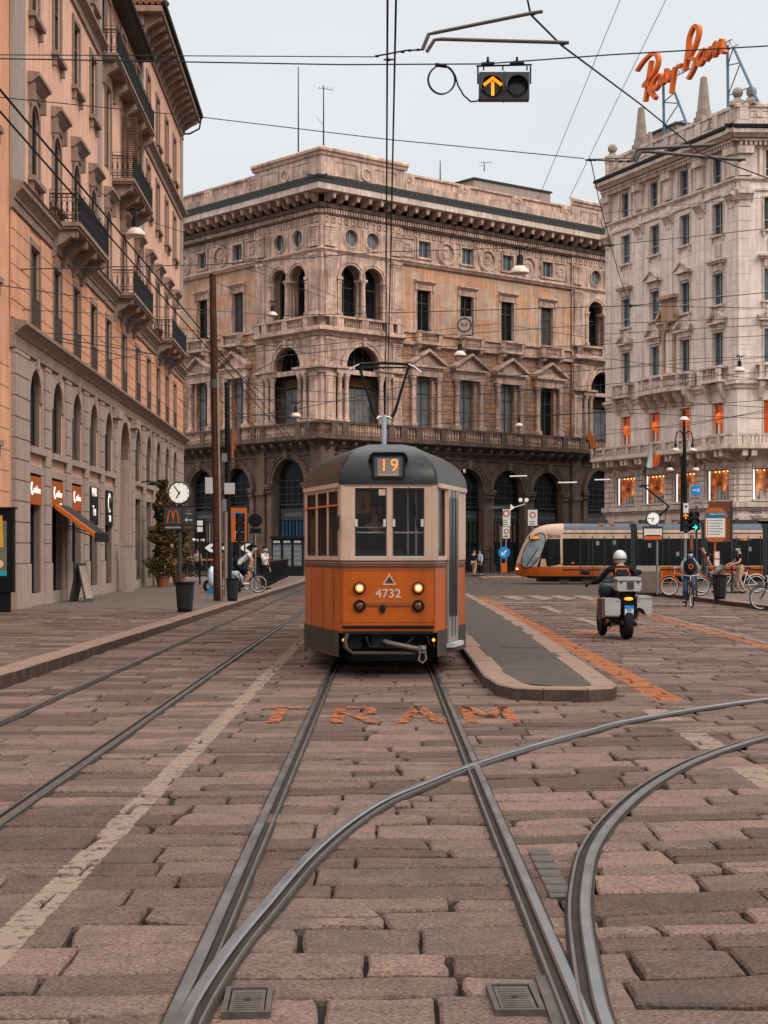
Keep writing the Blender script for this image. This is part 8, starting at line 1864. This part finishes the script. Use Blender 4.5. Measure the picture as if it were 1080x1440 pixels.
m = MB(); m.box(-.085,.085,-.262,-.252,.455,.66); o = m.build('number_plate', mat('plate_pale',(.42,.5,.58),.5,var=.05), t); m = MB(); m.box(-.085,.085,-.266,-.2625,.60,.66); m.build('plate_band', M['blue'], o)
text('plate_text', 'EA', .07, o, (0,-.268,.57), M['black'], ext=.001); text('plate_text', '43700', .065, o, (0,-.268,.50), M['black'], ext=.001, sx=.8)
M['alu'] = mat('brushed_aluminium_case', (.38,.37,.355), .35, metal=.35, var=.1)
def case(nm, x0, x1, y0, y1, z0, z1, cut=0):
    c = thing(nm, {'pl':'left silver pannier with dark corner trim on the motorcycle','pr':'right silver pannier with a cut-away lower corner on the motorcycle','tc':'silver top case behind the rider of the motorcycle'}[nm] , 'case', (0,0,0)) if False else t
    m = MB(); b = .035; P = [(x0+b,z0),(x1-b,z0),(x1,z0+b),(x1,z1-b),(x1-b,z1),(x0+b,z1),(x0,z1-b),(x0,z0+b)]
    if cut: P = [(x0,z0+.14),(x0+.05,z0+.15),(x0+.12,z0+.12),(x0+.17,z0+.03),(x0+.2,z0),(x1-b,z0),(x1,z0+b),(x1,z1-b),(x1-b,z1),(x0+b,z1),(x0,z1-b)]
    m.prism(P, y0, y1); o = m.build(nm, M['alu'], t); return o
o = case('pannier', MS(848), MS(870), -.18, .35, MZ(866), MZ(841)); m = MB(); m.box(MS(844),MS(849),-.17,.34,MZ(868),MZ(842)); m.box(MS(849),MS(869),-.19,-.181,MZ(867),MZ(865)); m.build('trim', mat('pannier_trim',(.09,.06,.05),.5), o)
o = case('pannier', MS(893.5), MS(914.5), -.18, .35, MZ(865), MZ(838), 1); m = MB(); m.box(MS(893.5),MS(914),-.19,-.181,MZ(842),MZ(840.5)); m.build('trim', M['mgrey'], o)
o = case('top_case', MS(864), MS(898), -.28, .12, MZ(831), MZ(811)); m = MB(); m.box(MS(864)-.005,MS(898)+.005,-.285,.125,MZ(817.5),MZ(816)); m.box(MS(878),MS(887),-.30,-.281,MZ(828),MZ(818)); m.box(MS(868),MS(871),-.295,-.281,MZ(820),MZ(816)); m.box(MS(892),MS(895),-.295,-.281,MZ(820),MZ(816)); m.build('trim', M['dgrey'], o)
m = MB(); m.box(MS(870),MS(893),-.1,.2,MZ(834),MZ(831)); m.tube([(MS(868),.1,MZ(846)),(MS(895),.1,MZ(843))], .02, 6); m.box(MS(872),MS(889),-.12,.1,MZ(843),MZ(834)); m.build('rack', M['black'], t)
m = MB(); m.ball((-.02,.85,.92), .26, 14, (.8,1.1,.6)); m.ball((-.15,1.25,.90), .19, 12, (.9,.7,1.1)); m.build('tank', mat('blue_dark_tank',(.012,.03,.042),.4), t, smooth=60)
m = MB(); m.ball((-.17,1.30,1.20), .17, 14, (1,.35,1.1)); m.build('windshield', glassm('clear_windshield',(.12,.12,.12),.3), t, smooth=60)
m = MB(); m.tube([(-.62,.88,1.04),(-.40,.98,1.10),(-.12,1.05,1.08),(.2,.98,1.10),(.38,.88,1.04)], .018, 6); m.tube([(-.42,.98,1.1),(-.58,1.0,1.27)], .010, 5); m.tube([(.22,.98,1.1),(.38,1.0,1.25)], .010, 5); m.build('handlebar', M['black'], t)
for x in (-.62, .42): m = MB(); m.ball((x,1.0,1.28), .075, 12, (1.3,.4,.8)); m.build('mirror', M['black'], t, smooth=60)
m = MB(); m.tube([(-.12,.5,.3),(-.28,.5,.27)], .02, 6); m.tube([(.12,.5,.3),(.28,.5,.27)], .02, 6); m.tube([(-.10,.3,.34),(-.24,.1,.30),(-.30,.2,.2)], .018, 6); m.build('footrest', M['mgrey'], t)
pose = dict(pel=(0,-.42,.98), wai=(0,-.44,1.12), che=(0,-.56,1.31), nek=(0,-.60,1.43), hed=(0,-.64,1.545), lsh=(.20,-.58,1.37), rsh=(-.20,-.58,1.37), lel=(.40,-.74,1.12), rel=(-.38,-.74,1.12), lwr=(.52,-.94,1.06), rwr=(-.34,-.94,1.06),
   lhp=(.12,-.45,.93), rhp=(-.12,-.45,.93), lkn=(.28,-.72,.72), rkn=(-.26,-.72,.72), lan=(.27,-.45,.30), ran=(-.26,-.45,.30), lto=(.29,-.6,.27), rto=(-.28,-.6,.27))
rider = person('person in black jacket with orange stripes and silver helmet riding the motorcycle', P0, R(183), pose, 'cloth_black', 'long', 'navy', helmet='helmet_s', glove='cloth_black')
m = MB(); 
for s in (-1, 1): m.box(s*.12-.015,s*.12+.015,-.447,-.437,1.10,1.36)
m.box(-.135,.135,-.447,-.437,1.345,1.37); m.build('jacket_stripe', M['orange'], rider)
# ---------------- overhead wires ----------------
M['wire'] = mat('overhead_wire', (.014,.018,.024), .6, var=0)
NW = [0]
def wire(pts, label, r=.011, sag=0, name='overhead_wire', grp='overhead wires'):
    P = [at(*p) for p in pts]; o0 = P[0].copy(); Q = []
    for a, b in zip(P[:-1], P[1:]):
        n = 10 if sag else 1
        for i in range(n): f = i/n; c = a.lerp(b, f); c.z -= sag*4*f*(1-f); Q.append(c-o0)
    Q.append(P[-1]-o0); m = MB(); m.tube(Q, r, 5); o = m.build(name, M['wire'], None, loc=o0); tag(o, label, 'wire', grp); return o
# contact wires of this track and the next (run with the rails, 5.3 m up)
def run(x0, x1, h, z0, z1, label, r=.009):
    o0 = Vector((x0, z0, h)); m = MB(); m.tube([Vector((0,0,0)), Vector((x1-x0, z1-z0, 0))], r, 5); o = m.build('contact_wire', M['wire'], None, loc=o0); tag(o, label, 'wire', 'overhead wires'); return o
run(.02,.06,5.18,7,88,'left one of the two contact wires running straight up above the old tram',.008); run(.075,.10,5.22,7,88,'right one of the two contact wires running straight up above the old tram',.008)
run(-3.10,-2.98,5.42,9,95,'upper one of two contact wires crossing diagonally in front of the left palace',.011); run(-3.13,-3.05,5.28,9,95,'lower one of two contact wires crossing diagonally in front of the left palace',.010)
W = [
 ([(-30,77,24),(527,80,24)], 'thin span wire across the top left, the upper of two nearly level wires', .008),
 ([(-30,82,24.4),(480,91,24.2),(680,90,24),(860,77,24),(1110,63,24)], 'span wire that carries the orange arrow signal across the top', .011),
 ([(-30,134,40),(268,163,46),(545,196,44),(822,223,42)], 'sloping span wire from the left palace to the joint near the pale palace', .013),
 ([(833,224,42),(895,222,42)], 'short wire between the joint and the forked bracket near the pale palace', .013),
 ([(738,-20,22),(746,20,22),(790,64,24),(900,146,32),(985,215,38),(1110,262,42)], 'thick cable dropping from the top edge past the roof sign to the right', .016),
 ([(831,226,42),(842,280,46),(870,385,58),(886,430,70)], 'steep cable falling from the joint in front of the pale palace', .014),
 ([(880,-20,60),(757,280,70)], 'thin inclined wire left of the roof sign, left of two', .012), ([(946,-20,60),(800,280,70)], 'thin inclined wire left of the roof sign, right of two', .012),
 ([(-30,380,42),(300,372,60),(545,354,70),(857,345,80),(1110,318,70)], 'nearly level span wire under the frieze of the central palace', .016),
 ([(-30,397,40),(200,430,56),(383,443,80)], 'wire sloping from the left edge to the lamp before the central palace', .014),
 ([(383,444,80),(545,440,75),(887,430,70),(1110,408,70)], 'level wire crossing the upper windows of the central palace to the right', .018),
 ([(887,430,70),(1110,434,70)], 'short level wire in front of the pale palace, from the cable joint', .014),
 ([(-30,432,42),(140,441,50),(300,470,60),(545,520,75)], 'sagging pale wire in front of the first-floor windows of the left palace', .011),
 ([(-30,462,42),(30,466,44),(150,474,52),(300,476,60)], 'wire fixed to the grey cornice of the left palace', .012),
 ([(50,472,46),(256,520,70),(380,545,80),(560,560,90)], 'wire leaving the cornice bracket towards the central palace', .014),
 ([(80,475,48),(256,505,70),(500,480,80),(860,455,85),(1110,445,80)], 'long shallow wire crossing below the loggia windows', .016),
 ([(96,516,52),(250,490,66),(430,485,75)], 'wire from the wall bracket in the middle of the grey cornice', .012),
 ([(140,480,54),(306,520,56)], 'wire from the cornice to the brown pole', .010),
 ([(190,305,56),(300,340,56),(500,430,80),(570,436,80)], 'thin wire carrying the lamp by the left balconies to the loggia', .011),
 ([(-30,150,56),(190,305,56)], 'thin wire from the left palace down to its hanging lamp', .009),
 ([(300,396,53),(383,428,80)], 'short thin wire from the brown pole top to the hanging lamp', .010),
 ([(255,350,88),(360,382,95),(460,420,105)], 'thin wire high before the left side of the central palace', .014),
 ([(318,545,52),(400,500,70),(545,485,80),(740,490,85),(1110,470,80)], 'long wire from the dark utility pole rising across the pediments', .016),
 ([(318,560,52),(450,565,70),(600,560,80),(860,540,85),(1110,520,80)], 'long wire crossing in front of the main floor windows', .016),
 ([(318,580,52),(450,590,70),(560,600,80),(700,590,85),(1110,560,80)], 'long wire just above the stone balcony', .016),
 ([(318,590,52),(420,575,70),(560,545,80),(700,530,85),(1110,500,80)], 'long wire rising from the dark pole to the right edge', .015),
 ([(306,560,52),(360,600,60),(420,640,70),(560,668,90),(700,690,100)], 'wire dipping behind the old tram roof', .013),
 ([(306,500,52),(400,580,60),(440,610,70)], 'short sloping wire right of the brown pole', .012),
 ([(250,560,80),(318,620,70),(450,660,90)], 'low wire before the left arches', .014),
 ([(560,470,80),(700,455,85),(860,480,85)], 'thin wire in front of the upper balconies of the central palace', .013),
 ([(560,500,80),(860,505,85),(1110,540,80)], 'level wire across the pediments of the central palace', .016),
 ([(560,530,80),(860,560,85),(1110,575,80)], 'wire across the arched windows and pale palace balcony', .015),
 ([(560,575,80),(730,585,85),(860,580,85),(1110,590,80)], 'wire carrying the small lamp over the stone balcony', .015),
 ([(600,600,85),(760,625,90),(860,610,85),(1110,575,80)], 'lowest long wire sweeping up in front of the pale palace', .014),
 ([(560,635,85),(700,640,90),(850,640,90)], 'low wire in the shadow under the stone balcony', .014),
 ([(850,300,85),(940,290,80),(1110,275,75)], 'thin wire across the top floors of the pale palace', .012),
 ([(850,605,70),(960,600,62),(1110,570,60)], 'wire behind the lamp post on the right', .011), ([(850,520,75),(960,505,70),(1110,500,70)], 'wire crossing the third-floor balconies of the pale palace', .012),
 ([(850,470,75),(980,462,70),(1110,455,70)], 'level wire across the niche of the pale palace', .012), ([(850,560,75),(980,535,70),(1040,512,75),(1110,505,70)], 'wire that carries the lamp at the pale palace corner', .011),
 ([(541,330,60),(545,450,60),(540,520,60)], 'short vertical feeder cable near the pantograph', .010), ([(551,330,62),(546,450,62),(546,630,62)], 'second short vertical feeder cable near the pantograph', .010),
]
for pts, lab, r in W: wire(pts, lab, r)
# insulated cantilever brackets in the sky
def bracket(Z, segs, label, knots, r=.035):
    o0 = at(segs[0][0][0], segs[0][0][1], Z); t = thing('wire_bracket', label, 'bracket', o0); k = Z/FPX
    L3 = lambda p: ((p[0]-segs[0][0][0])*k, 0, (segs[0][0][1]-p[1])*k)
    for s, rr in segs_r(segs, r):
        m = MB(); m.tube([L3(p) for p in s], rr, 8); m.build('rod', mat('brown_insulator',(.06,.045,.04),.4) if rr > .02 else M['wire'], t)
    for kx in knots: m = MB(); m.ball(L3(kx), .022*Z/22, 8, (1.5,1,.8)); m.build('fitting', M['black'], t)
def segs_r(segs, r): return [(s, r if i < 2 else r*.45) for i, s in enumerate(segs)]
bracket(22.0, [[(594,70),(603,48),(612,46),(745,19),(763,16)], [(600,73),(611,56),(620,55),(800,60)], [(527,79),(545,76),(570,71),(594,70)]], 'forked brown insulator bracket at the top centre of the sky', [(530,79),(566,73),(576,71),(588,70),(750,20),(793,62)], .026)
bracket(42.0, [[(888,227),(896,210),(904,209),(1000,204),(1005,202)], [(893,227),(901,214),(910,213),(1030,224),(1048,224)], [(833,225),(860,226),(888,227)]], 'forked brown insulator bracket in front of the pale palace roof', [(836,225),(873,227),(884,227),(1040,226)], .045)
for (px, py, Z, lab) in ((240,83,24.2,'x'),): pass
for (px, py, Z, lab) in ((546.5,84,16,'wire clamp on the twin contact wires below the top bracket'),(830,225,42,'wire joint where the sloping span wire meets the steep cable'),(857,345,75,'wire joint before the left edge of the pale palace'),(887,430,70,'lower wire joint in front of the pale palace')):
    t = thing('wire_clamp', lab, 'clamp', at(px, py, Z)); k = Z/FPX; m = MB(); m.tube([(-7*k,0,0),(7*k,0,.3*k)], 1.3*k, 6); m.ball((0,0,0), 2.4*k, 8); m.build('body', M['black'], t); m = MB(); m.lathe([(1.6*k,-3*k),(1.6*k,3*k)], (0,0,0), 8, 'x'); m.build('sleeve', M['dgrey'], t)
